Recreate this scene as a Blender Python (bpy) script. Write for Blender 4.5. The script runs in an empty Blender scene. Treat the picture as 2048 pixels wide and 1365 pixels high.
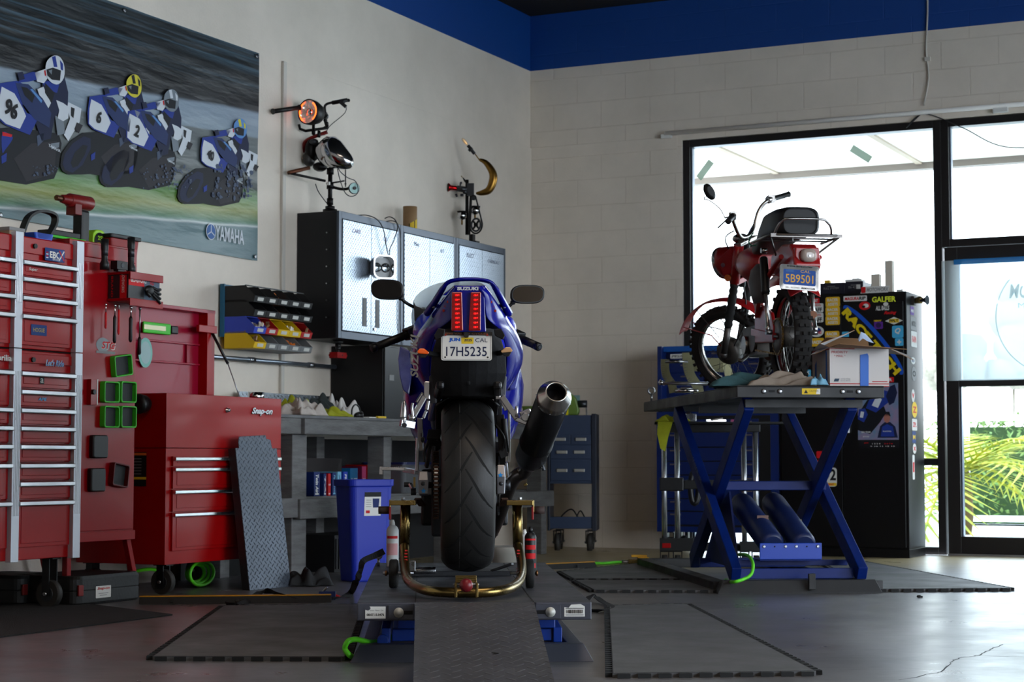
import bpy, bmesh, math, random
from mathutils import Vector as V, Matrix, Euler
R = math.radians; PI = math.pi
random.seed(7)
COL = bpy.context.scene.collection
# ---------- measured camera (a survey of the room from the photograph) ----------
FPX = 3711.; CX = 1024.; CY = 682.5; CAMH = .664
TH = math.atan(239.5/FPX); PHI = R(26.15)
AX = V((math.sin(PHI), math.cos(PHI), 0)); BX = V((math.cos(PHI), -math.sin(PHI), 0))
CORNER = V((.1446, 14.53, 0)); CAMP = V((0, 0, CAMH))
def ray(u, v):
    x = (u-CX)/FPX; y = (CY-v)/FPX
    return V((x, math.cos(TH)-y*math.sin(TH), math.sin(TH)+y*math.cos(TH)))
def hit(u, v, n, p0):
    d = ray(u, v); return CAMP + d*((p0-CAMP).dot(n)/d.dot(n))
def LW(u, v, t=0): return hit(u, v, BX, CORNER+BX*t)
def RW(u, v, s=0): return hit(u, v, AX, CORNER-AX*s)
def DY(u, v, y): return hit(u, v, V((0, 1, 0)), V((0, y, 0)))
def FZ(u, v, z=0): return hit(u, v, V((0, 0, 1)), V((0, 0, z)))
def W(s, t, z=0): return CORNER - AX*s + BX*t + V((0, 0, z))
RZL = PI/2-PHI      # objects that face out of the left wall: local +x towards the corner, +y into the wall
RZW = -PHI          # objects that face out of the window wall: local +x to the right, +y into the wall

# ---------- materials ----------
def lin(c):
    return tuple(((x/255)/12.92 if x/255 <= .04045 else ((x/255+.055)/1.055)**2.4) for x in c[:3])+(1,)
_M = {}
def mat(name, col=(128,128,128), rough=.5, metal=0, var=0, vs=6, bump=0, bs=60, coat=0, emis=0, ecol=None, rvar=0, trans=0, alpha=1, col2=None, sheen=0, spec=.5, ior=1.45, stretch=None):
    if name in _M: return _M[name]
    m = bpy.data.materials.new(name); m.use_nodes = True
    n = m.node_tree.nodes; l = m.node_tree.links; p = n['Principled BSDF']
    c = lin(col); p.inputs['Base Color'].default_value = c
    p.inputs['Roughness'].default_value = rough; p.inputs['Metallic'].default_value = metal
    p.inputs['Coat Weight'].default_value = coat; p.inputs['Coat Roughness'].default_value = .08
    p.inputs['Transmission Weight'].default_value = trans; p.inputs['IOR'].default_value = ior
    p.inputs['Specular IOR Level'].default_value = spec
    p.inputs['Alpha'].default_value = alpha; p.inputs['Sheen Weight'].default_value = sheen
    if emis:
        p.inputs['Emission Color'].default_value = lin(ecol or col); p.inputs['Emission Strength'].default_value = emis
    if var or rvar or bump or col2:
        tc = n.new('ShaderNodeTexCoord'); mp = n.new('ShaderNodeMapping'); l.new(tc.outputs['Object'], mp.inputs[0])
        if stretch: mp.inputs['Scale'].default_value = stretch
        nz = n.new('ShaderNodeTexNoise'); nz.inputs['Scale'].default_value = vs; nz.inputs['Detail'].default_value = 6; nz.inputs['Roughness'].default_value = .6
        l.new(mp.outputs[0], nz.inputs['Vector'])
        if var or col2:
            rp = n.new('ShaderNodeMapRange'); rp.inputs['From Min'].default_value = .32; rp.inputs['From Max'].default_value = .68
            l.new(nz.outputs['Fac'], rp.inputs['Value'])
            mx = n.new('ShaderNodeMix'); mx.data_type = 'RGBA'
            mx.inputs[6].default_value = c
            mx.inputs[7].default_value = lin(col2) if col2 else tuple(x*(1-var) for x in c[:3])+(1,)
            l.new(rp.outputs[0], mx.inputs[0]); l.new(mx.outputs[2], p.inputs['Base Color'])
        if rvar:
            rr = n.new('ShaderNodeMapRange'); rr.inputs['From Min'].default_value = .3; rr.inputs['From Max'].default_value = .7
            rr.inputs['To Min'].default_value = max(.02, rough-rvar); rr.inputs['To Max'].default_value = min(1, rough+rvar)
            l.new(nz.outputs['Fac'], rr.inputs['Value']); l.new(rr.outputs[0], p.inputs['Roughness'])
        if bump:
            n2 = n.new('ShaderNodeTexNoise'); n2.inputs['Scale'].default_value = bs; n2.inputs['Detail'].default_value = 3
            l.new(mp.outputs[0], n2.inputs['Vector'])
            bp = n.new('ShaderNodeBump'); bp.inputs['Strength'].default_value = bump; bp.inputs['Distance'].default_value = .01
            l.new(n2.outputs['Fac'], bp.inputs['Height']); l.new(bp.outputs[0], p.inputs['Normal'])
    _M[name] = m
    return m
def fill(name, col): return mat('p_'+name, col, rough=.55, spec=.3)

# ---------- mesh builder ----------
def sp(pts, n=8, closed=False):
    """Catmull-Rom through points"""
    P = [V(p) for p in pts]; out = []; N = len(P)
    if N < 3: return P
    rng = range(N) if closed else range(N-1)
    for i in rng:
        if closed: a, b, c, d = P[(i-1) % N], P[i], P[(i+1) % N], P[(i+2) % N]
        else: a, b, c, d = P[max(i-1, 0)], P[i], P[i+1], P[min(i+2, N-1)]
        for k in range(n):
            t = k/n
            out.append(.5*((2*b)+(c-a)*t+(2*a-5*b+4*c-d)*t*t+(3*b-a-3*c+d)*t**3))
    if not closed: out.append(P[-1])
    return out
def frame_for(d):
    d = d.normalized(); u = V((0, 0, 1)) if abs(d.z) < .9 else V((1, 0, 0))
    x = d.cross(u).normalized(); return x, d.cross(x).normalized()
_txt = {}
class MB:
    def __init__(s): s.bm = bmesh.new(); s.mats = []
    def mi(s, m):
        if m not in s.mats: s.mats.append(m)
        return s.mats.index(m)
    def add(s, vs, fs, m, smooth=False):
        k = s.mi(m); bv = [s.bm.verts.new(v) for v in vs]
        for f in fs:
            try:
                g = s.bm.faces.new([bv[i] for i in f]); g.material_index = k; g.smooth = smooth
            except ValueError: pass
        return bv
    def box(s, c, d, m, rot=None):
        c = V(c); x, y, z = d[0]/2, d[1]/2, d[2]/2
        vs = [V((i*x, j*y, k*z)) for i in (-1, 1) for j in (-1, 1) for k in (-1, 1)]
        if rot is not None: vs = [rot @ v for v in vs]
        s.add([c+v for v in vs], [(0,1,3,2),(4,6,7,5),(0,4,5,1),(2,3,7,6),(0,2,6,4),(1,5,7,3)], m)
        return s
    def bb(s, x0, x1, y0, y1, z0, z1, m): return s.box(((x0+x1)/2, (y0+y1)/2, (z0+z1)/2), (abs(x1-x0), abs(y1-y0), abs(z1-z0)), m)
    def bar(s, a, b, w, h, m, up=V((0, 0, 1))):
        """box from a to b, width w (sideways), height h (along up)"""
        a, b, up = V(a), V(b), V(up); d = (b-a).normalized(); x = d.cross(up)
        if x.length < 1e-4: x = d.cross(V((1, 0, 0)))
        x.normalize(); u = x.cross(d).normalized()
        vs = [p+x*(i*w/2)+u*(j*h/2) for p in (a, b) for i in (-1, 1) for j in (-1, 1)]
        s.add(vs, [(0,1,3,2),(4,6,7,5),(0,4,5,1),(2,3,7,6),(0,2,6,4),(1,5,7,3)], m); return s
    def loft(s, rings, m, caps=True, smooth=True, closed=False):
        n = len(rings[0]); vs = [v for r in rings for v in r]; fs = []
        K = len(rings)
        for i in range(K if closed else K-1):
            for j in range(n):
                a = i*n+j; b = i*n+(j+1) % n; c = ((i+1) % K)*n+(j+1) % n; d = ((i+1) % K)*n+j
                fs.append((a, b, c, d))
        k0 = len(fs)
        if caps and not closed: fs += [tuple(range(n))[::-1], tuple((K-1)*n+j for j in range(n))]
        bv = s.add(vs, fs[:k0], m, smooth)
        k = s.mi(m)
        if caps and not closed:
            for f in fs[k0:]:
                try:
                    g = s.bm.faces.new([bv[i] for i in f]); g.material_index = k
                except ValueError: pass
        return s
    def cyl(s, a, b, r, m, r2=None, n=24, caps=True, smooth=True):
        a, b = V(a), V(b); x, y = frame_for(b-a); r2 = r if r2 is None else r2
        rg = [[p+(x*math.cos(2*PI*i/n)+y*math.sin(2*PI*i/n))*q for i in range(n)] for p, q in ((a, r), (b, r2))]
        return s.loft(rg, m, caps, smooth)
    def tube(s, pts, r, m, n=10, closed=False, rs=None):
        P = [V(p) for p in pts]; K = len(P); rings = []; x = None
        for i in range(K):
            if closed: d = P[(i+1) % K]-P[(i-1) % K]
            else: d = P[min(i+1, K-1)]-P[max(i-1, 0)]
            d.normalize()
            if x is None: x, y = frame_for(d)
            else:
                x = (x-d*x.dot(d)).normalized()
            y = d.cross(x); q = rs[i] if rs else r
            rings.append([P[i]+(x*math.cos(2*PI*j/n)+y*math.sin(2*PI*j/n))*q for j in range(n)])
        return s.loft(rings, m, not closed, True, closed)
    def lathe(s, prof, o, ax, m, n=32, smooth=True, caps=True, sx=1.):
        """prof: list of (radius, distance along axis)"""
        o, ax = V(o), V(ax).normalized(); x, y = frame_for(ax)
        return s.loft([[o+ax*h+(x*math.cos(2*PI*i/n)*sx+y*math.sin(2*PI*i/n))*max(r, 1e-5) for i in range(n)] for r, h in prof], m, caps, smooth)
    def ball(s, c, r, m, n=20, rot=None):
        c = V(c); r = (r, r, r) if not hasattr(r, '__len__') else r; rg = []
        for i in range(1, n//2):
            a = PI*i/(n//2); q = [V((math.sin(a)*math.cos(2*PI*j/n)*r[0], math.sin(a)*math.sin(2*PI*j/n)*r[1], math.cos(a)*r[2])) for j in range(n)]
            rg.append([c+(rot @ p if rot is not None else p) for p in q])
        return s.loft(rg, m, True, True)
    def prism(s, poly, T, h, m, smooth=False):
        """poly: 2D points, T: 4x4 matrix, extruded along T's z by h"""
        n = len(poly); vs = [T @ V((p[0], p[1], 0)) for p in poly]+[T @ V((p[0], p[1], h)) for p in poly]
        fs = [tuple(range(n))[::-1], tuple(range(n, 2*n))]+[(i, (i+1) % n, n+(i+1) % n, n+i) for i in range(n)]
        s.add(vs, fs, m, smooth); return s
    def poly(s, pts, m):
        s.add([V(p) for p in pts], [tuple(range(len(pts)))], m); return s
    def text(s, body, T, h, m, w=None, align='C', shear=0, bold=0, ext=0):
        """flat lettering of cap height h in T's xy plane; w fits the width"""
        key = (body, bold, round(shear, 2), ext)
        if key not in _txt:
            cu = bpy.data.curves.new('t', 'FONT'); cu.body = body; cu.size = 1; cu.offset = bold; cu.shear = shear; cu.extrude = ext; cu.resolution_u = 3
            ob = bpy.data.objects.new('t', cu); COL.objects.link(ob)
            dg = bpy.context.evaluated_depsgraph_get(); me = bpy.data.meshes.new_from_object(ob.evaluated_get(dg))
            _txt[key] = ([v.co.copy() for v in me.vertices], [tuple(f.vertices) for f in me.polygons])
            bpy.data.objects.remove(ob); bpy.data.curves.remove(cu); bpy.data.meshes.remove(me)
        vs, fs = _txt[key]
        if not vs: return s
        x0 = min(v.x for v in vs); x1 = max(v.x for v in vs); y0 = min(v.y for v in vs); y1 = max(v.y for v in vs)
        ky = h/(y1-y0); kx = (w/(x1-x0)) if w else ky; cx = (x0+x1)/2 if align == 'C' else x0
        s.add([T @ V(((v.x-cx)*kx, (v.y-(y0+y1)/2)*ky, v.z*ky)) for v in vs], fs, m); return s
    def done(s, name, parent=None, bev=0, seg=2, loc=None, rz=0, label=None, sub=0, solid=0, ang=40, weld=False):
        if weld: bmesh.ops.remove_doubles(s.bm, verts=s.bm.verts, dist=1e-5)
        bmesh.ops.recalc_face_normals(s.bm, faces=s.bm.faces)
        me = bpy.data.meshes.new(name); s.bm.to_mesh(me); s.bm.free()
        for m in s.mats: me.materials.append(m)
        o = bpy.data.objects.new(name, me); COL.objects.link(o)
        if parent is not None: o.parent = parent.e if isinstance(parent, Thing) else parent
        if loc is not None: o.location = loc; o.rotation_euler = (0, 0, rz)
        if solid:
            q = o.modifiers.new('s', 'SOLIDIFY'); q.thickness = solid; q.offset = 0
        if bev:
            q = o.modifiers.new('b', 'BEVEL'); q.width = bev; q.segments = seg; q.limit_method = 'ANGLE'; q.angle_limit = R(ang); q.harden_normals = False
        if sub:
            q = o.modifiers.new('u', 'SUBSURF'); q.levels = sub; q.render_levels = sub
        if label: o['label'] = label
        return o
class Thing:
    def __init__(s, name, label, cat, loc, rz=0, group=None):
        s.e = bpy.data.objects.new(name, None); COL.objects.link(s.e); s.e.empty_display_size = .1
        s.e.location = loc; s.e.rotation_euler = (0, 0, rz)
        s.e['label'] = label; s.e['category'] = cat
        if group: s.e['group'] = group
        s.M = Matrix.Translation(V(loc)) @ Matrix.Rotation(rz, 4, 'Z'); s.I = s.M.inverted()
    def L(s, p): return s.I @ V(p)
def tag(o, label, cat, group=None, kind=None):
    o['label'] = label; o['category'] = cat
    if group: o['group'] = group
    if kind: o['kind'] = kind
    return o
def struct(o, label=None):
    o['kind'] = 'structure'
    if label: o['label'] = label
    return o
def copy_tree(T, loc, rz, label=None):
    src = T.e if isinstance(T, Thing) else T
    r = src.copy(); COL.objects.link(r); r.location = loc; r.rotation_euler = (0, 0, rz)
    if label: r['label'] = label
    for ch in list(src.children):
        c = ch.copy(); COL.objects.link(c); c.parent = r
        for g in ch.children:
            d = g.copy(); COL.objects.link(d); d.parent = c
    return r
def TM(o, x, y):
    """matrix with origin o, x axis x, y axis y (z = x cross y)"""
    x = V(x).normalized(); y = V(y); y = (y-x*y.dot(x)).normalized(); z = x.cross(y); o = V(o)
    return Matrix(((x.x, y.x, z.x, o.x), (x.y, y.y, z.y, o.y), (x.z, y.z, z.z, o.z), (0, 0, 0, 1)))
def FR(x, y, z): return TM((x, y, z), (1, 0, 0), (0, 0, 1))     # a vertical plane in local space whose reader looks along +y
def SD(x, y, z): return TM((x, y, z), (0, -1, 0), (0, 0, 1))    # a vertical plane seen from -x
def rrect(w, h, r, n=5):
    out = []
    for cx, cy, a0 in ((w/2-r, h/2-r, 0), (-w/2+r, h/2-r, 90), (-w/2+r, -h/2+r, 180), (w/2-r, -h/2+r, 270)):
        for k in range(n+1):
            a = R(a0+90*k/n); out.append((cx+r*math.cos(a), cy+r*math.sin(a)))
    return out
def ell(w, h, n=24): return [(w/2*math.cos(2*PI*i/n), h/2*math.sin(2*PI*i/n)) for i in range(n)]
# shared materials
black = mat('black_plastic', (16,16,18), .45, var=.3)
blackr = mat('black_rubber', (20,20,20), .75, var=.3, bump=.15, bs=90)
blackm = mat('black_metal', (22,22,24), .35, .4)
steel = mat('steel', (150,152,155), .3, 1, rvar=.1)
chrome = mat('chrome', (205,205,208), .08, 1)
alu = mat('aluminium', (185,187,190), .35, 1, rvar=.1)
dsteel = mat('dark_steel', (70,72,76), .42, .8, var=.3)
white = mat('white_plastic', (222,222,218), .5)
red = mat('tool_red', (158,2,8), .34, coat=.12, spec=.25, var=.12, vs=3)
brass = mat('zinc_gold', (150,128,78), .28, 1, var=.35, vs=5, rvar=.08)
wood = mat('grey_painted_wood', (112,112,112), .7, var=.35, vs=5, bump=.25, bs=30, stretch=(1,1,6), col2=(84,83,82))
green = mat('hose_green', (96,214,34), .4)
# ================= ROOM =================
def wall_mat(name, blocks):
    m = bpy.data.materials.new(name); m.use_nodes = True; n = m.node_tree.nodes; l = m.node_tree.links; p = n['Principled BSDF']
    p.inputs['Roughness'].default_value = .6
    tc = n.new('ShaderNodeTexCoord'); sx = n.new('ShaderNodeSeparateXYZ'); l.new(tc.outputs['Object'], sx.inputs[0])
    nz = n.new('ShaderNodeTexNoise'); nz.inputs['Scale'].default_value = 1.3; nz.inputs['Detail'].default_value = 8; nz.inputs['Roughness'].default_value = .65; l.new(tc.outputs['Object'], nz.inputs['Vector'])
    mr = n.new('ShaderNodeMapRange'); mr.inputs['From Min'].default_value = .35; mr.inputs['From Max'].default_value = .7; l.new(nz.outputs['Fac'], mr.inputs['Value'])
    mx = n.new('ShaderNodeMix'); mx.data_type = 'RGBA'; mx.inputs[6].default_value = lin((232,221,207)); mx.inputs[7].default_value = lin((214,204,190)); l.new(mr.outputs[0], mx.inputs[0])
    st = n.new('ShaderNodeMath'); st.operation = 'GREATER_THAN'; st.inputs[1].default_value = 3.745; l.new(sx.outputs['Z'], st.inputs[0])
    m2 = n.new('ShaderNodeMix'); m2.data_type = 'RGBA'; m2.inputs[7].default_value = lin((0,62,138)); l.new(st.outputs[0], m2.inputs[0])
    fine = n.new('ShaderNodeTexNoise'); fine.inputs['Scale'].default_value = 60; fine.inputs['Detail'].default_value = 4; l.new(tc.outputs['Object'], fine.inputs['Vector'])
    bp = n.new('ShaderNodeBump'); bp.inputs['Distance'].default_value = .004; bp.inputs['Strength'].default_value = .25; l.new(fine.outputs['Fac'], bp.inputs['Height'])
    last = mx.outputs[2]
    if blocks:
        cb = n.new('ShaderNodeCombineXYZ'); l.new(sx.outputs['X'], cb.inputs[0]); l.new(sx.outputs['Z'], cb.inputs[1])
        bk = n.new('ShaderNodeTexBrick'); l.new(cb.outputs[0], bk.inputs['Vector']); bk.inputs['Scale'].default_value = 1; bk.inputs['Brick Width'].default_value = .4064; bk.inputs['Row Height'].default_value = .2032
        bk.inputs['Mortar Size'].default_value = .006; bk.inputs['Mortar Smooth'].default_value = .6; bk.inputs['Bias'].default_value = 0
        bk.inputs['Color1'].default_value = (1,1,1,1); bk.inputs['Color2'].default_value = (.97,.97,.97,1); bk.inputs['Mortar'].default_value = (.8,.78,.74,1)
        mm = n.new('ShaderNodeMix'); mm.data_type = 'RGBA'; mm.blend_type = 'MULTIPLY'; mm.inputs[0].default_value = .4; l.new(last, mm.inputs[6]); l.new(bk.outputs['Color'], mm.inputs[7]); last = mm.outputs[2]
        b2 = n.new('ShaderNodeBump'); b2.inputs['Distance'].default_value = .006; b2.inputs['Strength'].default_value = .3; b2.invert = True; l.new(bk.outputs['Fac'], b2.inputs['Height']); l.new(bp.outputs[0], b2.inputs['Normal']); bp = b2
    l.new(last, m2.inputs[6]); l.new(m2.outputs[2], p.inputs['Base Color']); l.new(bp.outputs[0], p.inputs['Normal'])
    return m
WB = wall_mat('painted_block_wall', True); WP = wall_mat('painted_panel_wall', False)
def floor_mat():
    m = bpy.data.materials.new('worn_concrete'); m.use_nodes = True; n = m.node_tree.nodes; l = m.node_tree.links; p = n['Principled BSDF']
    tc = n.new('ShaderNodeTexCoord')
    def noise(sc, det, out=None, st=None):
        q = n.new('ShaderNodeTexNoise'); q.inputs['Scale'].default_value = sc; q.inputs['Detail'].default_value = det; q.inputs['Roughness'].default_value = .65
        if st:
            mp = n.new('ShaderNodeMapping'); mp.inputs['Scale'].default_value = st; l.new(tc.outputs['Object'], mp.inputs[0]); l.new(mp.outputs[0], q.inputs['Vector'])
        else: l.new(tc.outputs['Object'], q.inputs['Vector'])
        return q
    def rng(src, a, b, c=0, d=1):
        q = n.new('ShaderNodeMapRange'); q.inputs['From Min'].default_value = a; q.inputs['From Max'].default_value = b; q.inputs['To Min'].default_value = c; q.inputs['To Max'].default_value = d; l.new(src, q.inputs['Value']); return q.outputs[0]
    def mix(f, a, b, bl='MIX'):
        q = n.new('ShaderNodeMix'); q.data_type = 'RGBA'; q.blend_type = bl
        l.new(f, q.inputs[0]) if hasattr(f, 'links') else setattr(q.inputs[0], 'default_value', f)
        for k, x in ((6, a), (7, b)):
            if isinstance(x, tuple): q.inputs[k].default_value = x
            else: l.new(x, q.inputs[k])
        return q.outputs[2]
    base = mix(rng(noise(.9, 8).outputs['Fac'], .35, .65), lin((122,121,122)), lin((94,94,97)))
    base = mix(rng(noise(7, 8, st=(1, 3, 1)).outputs['Fac'], .45, .75, 0, .5), base, lin((68,67,68)))
    sx = n.new('ShaderNodeSeparateXYZ'); l.new(tc.outputs['Object'], sx.inputs[0])
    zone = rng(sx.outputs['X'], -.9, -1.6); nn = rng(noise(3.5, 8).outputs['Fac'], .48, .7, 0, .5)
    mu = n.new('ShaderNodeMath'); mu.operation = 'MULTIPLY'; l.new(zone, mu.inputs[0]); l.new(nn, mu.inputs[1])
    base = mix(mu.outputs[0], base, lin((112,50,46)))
    tan = rng(sx.outputs['Y'], 10.9, 12.2, 0, .85); base = mix(tan, base, lin((200,180,132)))  # tan reflection near the window wall, painted into the floor colour
    vo = n.new('ShaderNodeTexVoronoi'); vo.inputs['Scale'].default_value = 3; l.new(tc.outputs['Object'], vo.inputs['Vector'])
    base = mix(rng(vo.outputs['Distance'], .03, .06, .45, 0), base, lin((52,48,46)))
    l.new(base, p.inputs['Base Color'])
    l.new(rng(noise(2.5, 8).outputs['Fac'], .35, .7, .27, .40), p.inputs['Roughness'])
    p.inputs['Specular IOR Level'].default_value = .9
    bp = n.new('ShaderNodeBump'); bp.inputs['Strength'].default_value = .12; bp.inputs['Distance'].default_value = .002; l.new(noise(9, 6).outputs['Fac'], bp.inputs['Height']); l.new(bp.outputs[0], p.inputs['Normal'])
    return m
FM = floor_mat()
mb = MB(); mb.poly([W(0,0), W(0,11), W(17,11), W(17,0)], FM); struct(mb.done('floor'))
ceilm = mat('black_ceiling', (7,7,8), .9)
mb = MB(); mb.bb(0, 17, -11, 0, 0, .1, ceilm); struct(mb.done('ceiling', loc=W(17, 0, 4.185), rz=RZL))
# left wall: origin at s=17, local x towards the corner
mb = MB(); mb.bb(0, 17.2, 0, .2, 0, 4.185, WP); struct(mb.done('wall_left', loc=W(17,0), rz=RZL))
mb = MB(); mb.bb(17-3.522, 17-.002, -.012, -.0005, 0, 3.128, WP); struct(mb.done('trim_1', loc=W(17,0), rz=RZL, bev=.003), 'painted wall sheet')
wht = mat('white_trim', (205,200,190), .5)
mb = MB(); mb.bb(-.018, .018, -.02, -.0005, .93, 3.13, wht); struct(mb.done('trim_2', loc=W(3.545,0), rz=RZL, bev=.004), 'white batten beside the cabinets')
# window wall, local x = t
TOP = 3.095; WE = 8.2
mb = MB(); mb.bb(0, 1.275, 0, .2, 0, 4.185, WB).bb(WE, 11.2, 0, .2, 0, 4.185, WB).bb(1.275, WE, 0, .2, TOP, 4.185, WB)
struct(mb.done('wall_window', loc=CORNER, rz=RZW))
mb = MB(); mb.bb(.01, 1.24, -.008, -.0005, 3.03, 3.127, WP); struct(mb.done('trim_3', loc=CORNER, rz=RZW, bev=.003), 'thin white board on the block wall')
# right wall with a wide roll-up door opening, rear wall behind the camera
mb = MB(); mb.bb(0, 3, 0, .2, 0, 4.185, WP).bb(12, 17, 0, .2, 0, 4.185, WP).bb(3, 12, 0, .2, 3.5, 4.185, WP)
struct(mb.done('wall_right', loc=W(0, 11), rz=RZL+PI))
mb = MB(); mb.bb(-11.2, 0, 0, .2, 0, 4.185, WP); struct(mb.done('wall_rear', loc=W(17, 0), rz=RZW+PI))
# aluminium storefront: window_1 (left light), door_1 with transom, window_2.. beyond the frame
dk = mat('dark_bronze_frame', (34,32,33), .4, .3)
fedge = mat('lit_frame_edge', (120,132,150), .3, .6)  # sky light on the frame's inner edge, put into a pale colour
def glassmat():
    m = bpy.data.materials.new('window_glass'); m.use_nodes = True; n = m.node_tree.nodes; l = m.node_tree.links; n.remove(n['Principled BSDF'])
    t = n.new('ShaderNodeBsdfTransparent'); t.inputs[0].default_value = (.93,.96,.95,1); g = n.new('ShaderNodeBsdfGlossy'); g.inputs['Roughness'].default_value = .02
    f = n.new('ShaderNodeFresnel'); f.inputs['IOR'].default_value = 1.35; x = n.new('ShaderNodeMixShader'); l.new(f.outputs[0], x.inputs[0]); l.new(t.outputs[0], x.inputs[1]); l.new(g.outputs[0], x.inputs[2]); l.new(x.outputs[0], n['Material Output'].inputs['Surface'])
    return m
GL = glassmat()
def wframe(name, x0, x1, z0, z1, fw=.05, bars=(), glass=True, fwb=None):
    fwb = fwb or fw
    mb = MB(); mb.bb(x0, x0+fw, .02, .12, z0, z1, dk).bb(x1-fw, x1, .02, .12, z0, z1, dk).bb(x0+fw, x1-fw, .02, .12, z1-fw, z1, dk).bb(x0+fw, x1-fw, .02, .12, z0, z0+fwb, dk)
    for b in bars: mb.bb(x0+fw, x1-fw, .03, .11, b-.025, b+.025, dk)
    mb.bb(x0+fw, x0+fw+.012, .05, .1, z0+fwb, z1-fw, fedge)
    o = struct(mb.done(name, loc=CORNER, rz=RZW, bev=.003))
    if glass:
        g = MB(); g.poly([(x0+fw, .075, z0+fwb), (x1-fw, .075, z0+fwb), (x1-fw, .075, z1-fw), (x0+fw, .075, z1-fw)], GL); g.done('glass', o)
    return o
wframe('window_1', 1.275, 3.235, 0, TOP, .055, bars=(.655,))
wframe('window_2', 3.236, 4.4, 2.18, TOP, .055)
d = wframe('door_1', 3.25, 4.38, 0.012, 2.175, .09, bars=(1.21,), fwb=.12)
mb = MB(); mb.tube([(4.2, .0, .95), (4.2, -.05, .95), (4.2, -.05, 1.25), (4.2, .0, 1.25)], .012, steel); mb.done('handle', d)
mb = MB(); mb.bb(3.25, 4.38, .0, .15, 0, .012, alu); struct(mb.done('trim_4', loc=CORNER, rz=RZW), 'door threshold')
wframe('window_3', 4.401, 6.3, 0, TOP, .055); wframe('window_4', 6.301, WE, 0, TOP, .055)
# rail above the windows, wall conduit
P0, P1 = .0, 3.0
mb = MB(); mb.cyl((1.15, -.03, 3.15), (4.6, -.03, 3.15), .017, mat('rail_white', (244,242,236), .4)).bb(1.12, 1.2, -.04, -.0, 3.115, 3.145, white).bb(3.62, 3.72, -.04, -.0, 3.105, 3.15, white)
o = mb.done('curtain_rail', loc=CORNER, rz=RZW); tag(o, 'long white curtain rail along the block wall above the windows', 'rail')
mb = MB(); mb.tube(sp([(3.16, -.012, 4.18), (3.165, -.012, 3.9), (3.15, -.012, 3.6), (3.165, -.012, 3.4), (3.13, -.02, 3.2)]), .006, wht, n=6).bb(3.14, 3.18, -.02, 0, 3.52, 3.55, wht)
tag(mb.done('wall_wire', loc=CORNER, rz=RZW), 'thin white wire running down the block wall above the window frame', 'wire')
mb = MB(); mb.tube(sp([(3.13, -.02, 3.16), (3.0, -.015, 3.05), (3.13, -.02, 3.14), (3.4, -.01, 3.02), (3.7, -.012, 2.86), (4.2, -.012, 2.84)]), .004, dsteel, n=5)
tag(mb.done('hanging_wire', loc=CORNER, rz=RZW), 'thin dark wire sagging from the rail across the pane over the door', 'wire')
# masking tape on the glass
tp = mat('green_tape', (206,240,214), .6, alpha=.75)
for k, (u, v, rot, L, lab) in enumerate(((1722, 308, -35, .17, 'pale green tape strip stuck high in the middle of the big window pane'), (1410, 340, 50, .16, 'pale green tape strip stuck on the big pane near the block wall'))):
    P = RW(u, v, -.07); q = P-CORNER
    mb = MB(); T = FR(q.dot(BX), .07, P.z) @ Matrix.Rotation(R(rot), 4, 'Z'); mb.prism([(-L/2, -.027), (L/2, -.027), (L/2, .027), (-L/2, .027)], T, .001, tp)
    tag(mb.done('tape_strip', loc=CORNER, rz=RZW), lab, 'tape')
# ================= OUTSIDE =================
sof = mat('soffit_stucco', (250,246,236), .8, var=.12, vs=4); soj = mat('soffit_batten', (170,156,140), .8); paving = mat('pale_paving', (225,224,220), .8, var=.1)
mb = MB(); mb.bb(-6, 16, .2, 2.3, 3.17, 3.3, sof); mb.bb(-6, 16, 2.3, 2.42, 3.115, 3.35, mat('fascia', (128,120,114), .7))
for k in range(12):
    x = -5+1.25*k*1.0; mb.bb(x, x+.05, .2, 2.3, 3.155, 3.17, soj)
struct(mb.done('roof_overhang', loc=CORNER, rz=RZW), 'pale soffit of the roof overhang outside')
mb = MB(); mb.bb(-60, 90, .2, 140, -.12, -.02, paving); mb.bb(11.2, 60, -40, .2, -.12, -.02, paving); struct(mb.done('ground_outside', loc=CORNER, rz=RZW))
def leafm(name, c1, c2): return mat(name, c1, .7, col2=c2, vs=14)
hm = leafm('hedge_leaves', (74,112,46), (120,140,80)); 
def hedge(name, x0, x1, y0, y1, h, n, label, m, sz=.09):
    mb = MB(); mb.bb(x0+.15, x1-.15, y0+.12, y1-.12, 0, h-.1, mat('hedge_core', (40,62,28), .9))
    rnd = random.Random(5)
    for i in range(n):
        f = rnd.random()
        x = rnd.uniform(x0, x1); y = y0+rnd.uniform(0, .12) if f < .75 else rnd.uniform(y0, y1); z = rnd.uniform(0, h) if f < .75 else h-rnd.uniform(0, .12)
        d = V((rnd.uniform(-1, 1), rnd.uniform(-1, .2), rnd.uniform(-.4, 1))).normalized(); e = V((rnd.uniform(-1, 1), rnd.uniform(-1, 1), rnd.uniform(-1, 1))).normalized(); p = V((x, y, z))
        mb.poly([p, p+d*sz*.5+e*sz*.2, p+d*sz, p+d*sz*.5-e*sz*.2], m)
    return tag(mb.done(name, loc=CORNER, rz=RZW), label, 'hedge')
hedge('clipped_hedge', 1.5, 13, 6.6, 7.4, 1.12, 6000, 'clipped green hedge behind the white railing outside', hm)
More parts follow.
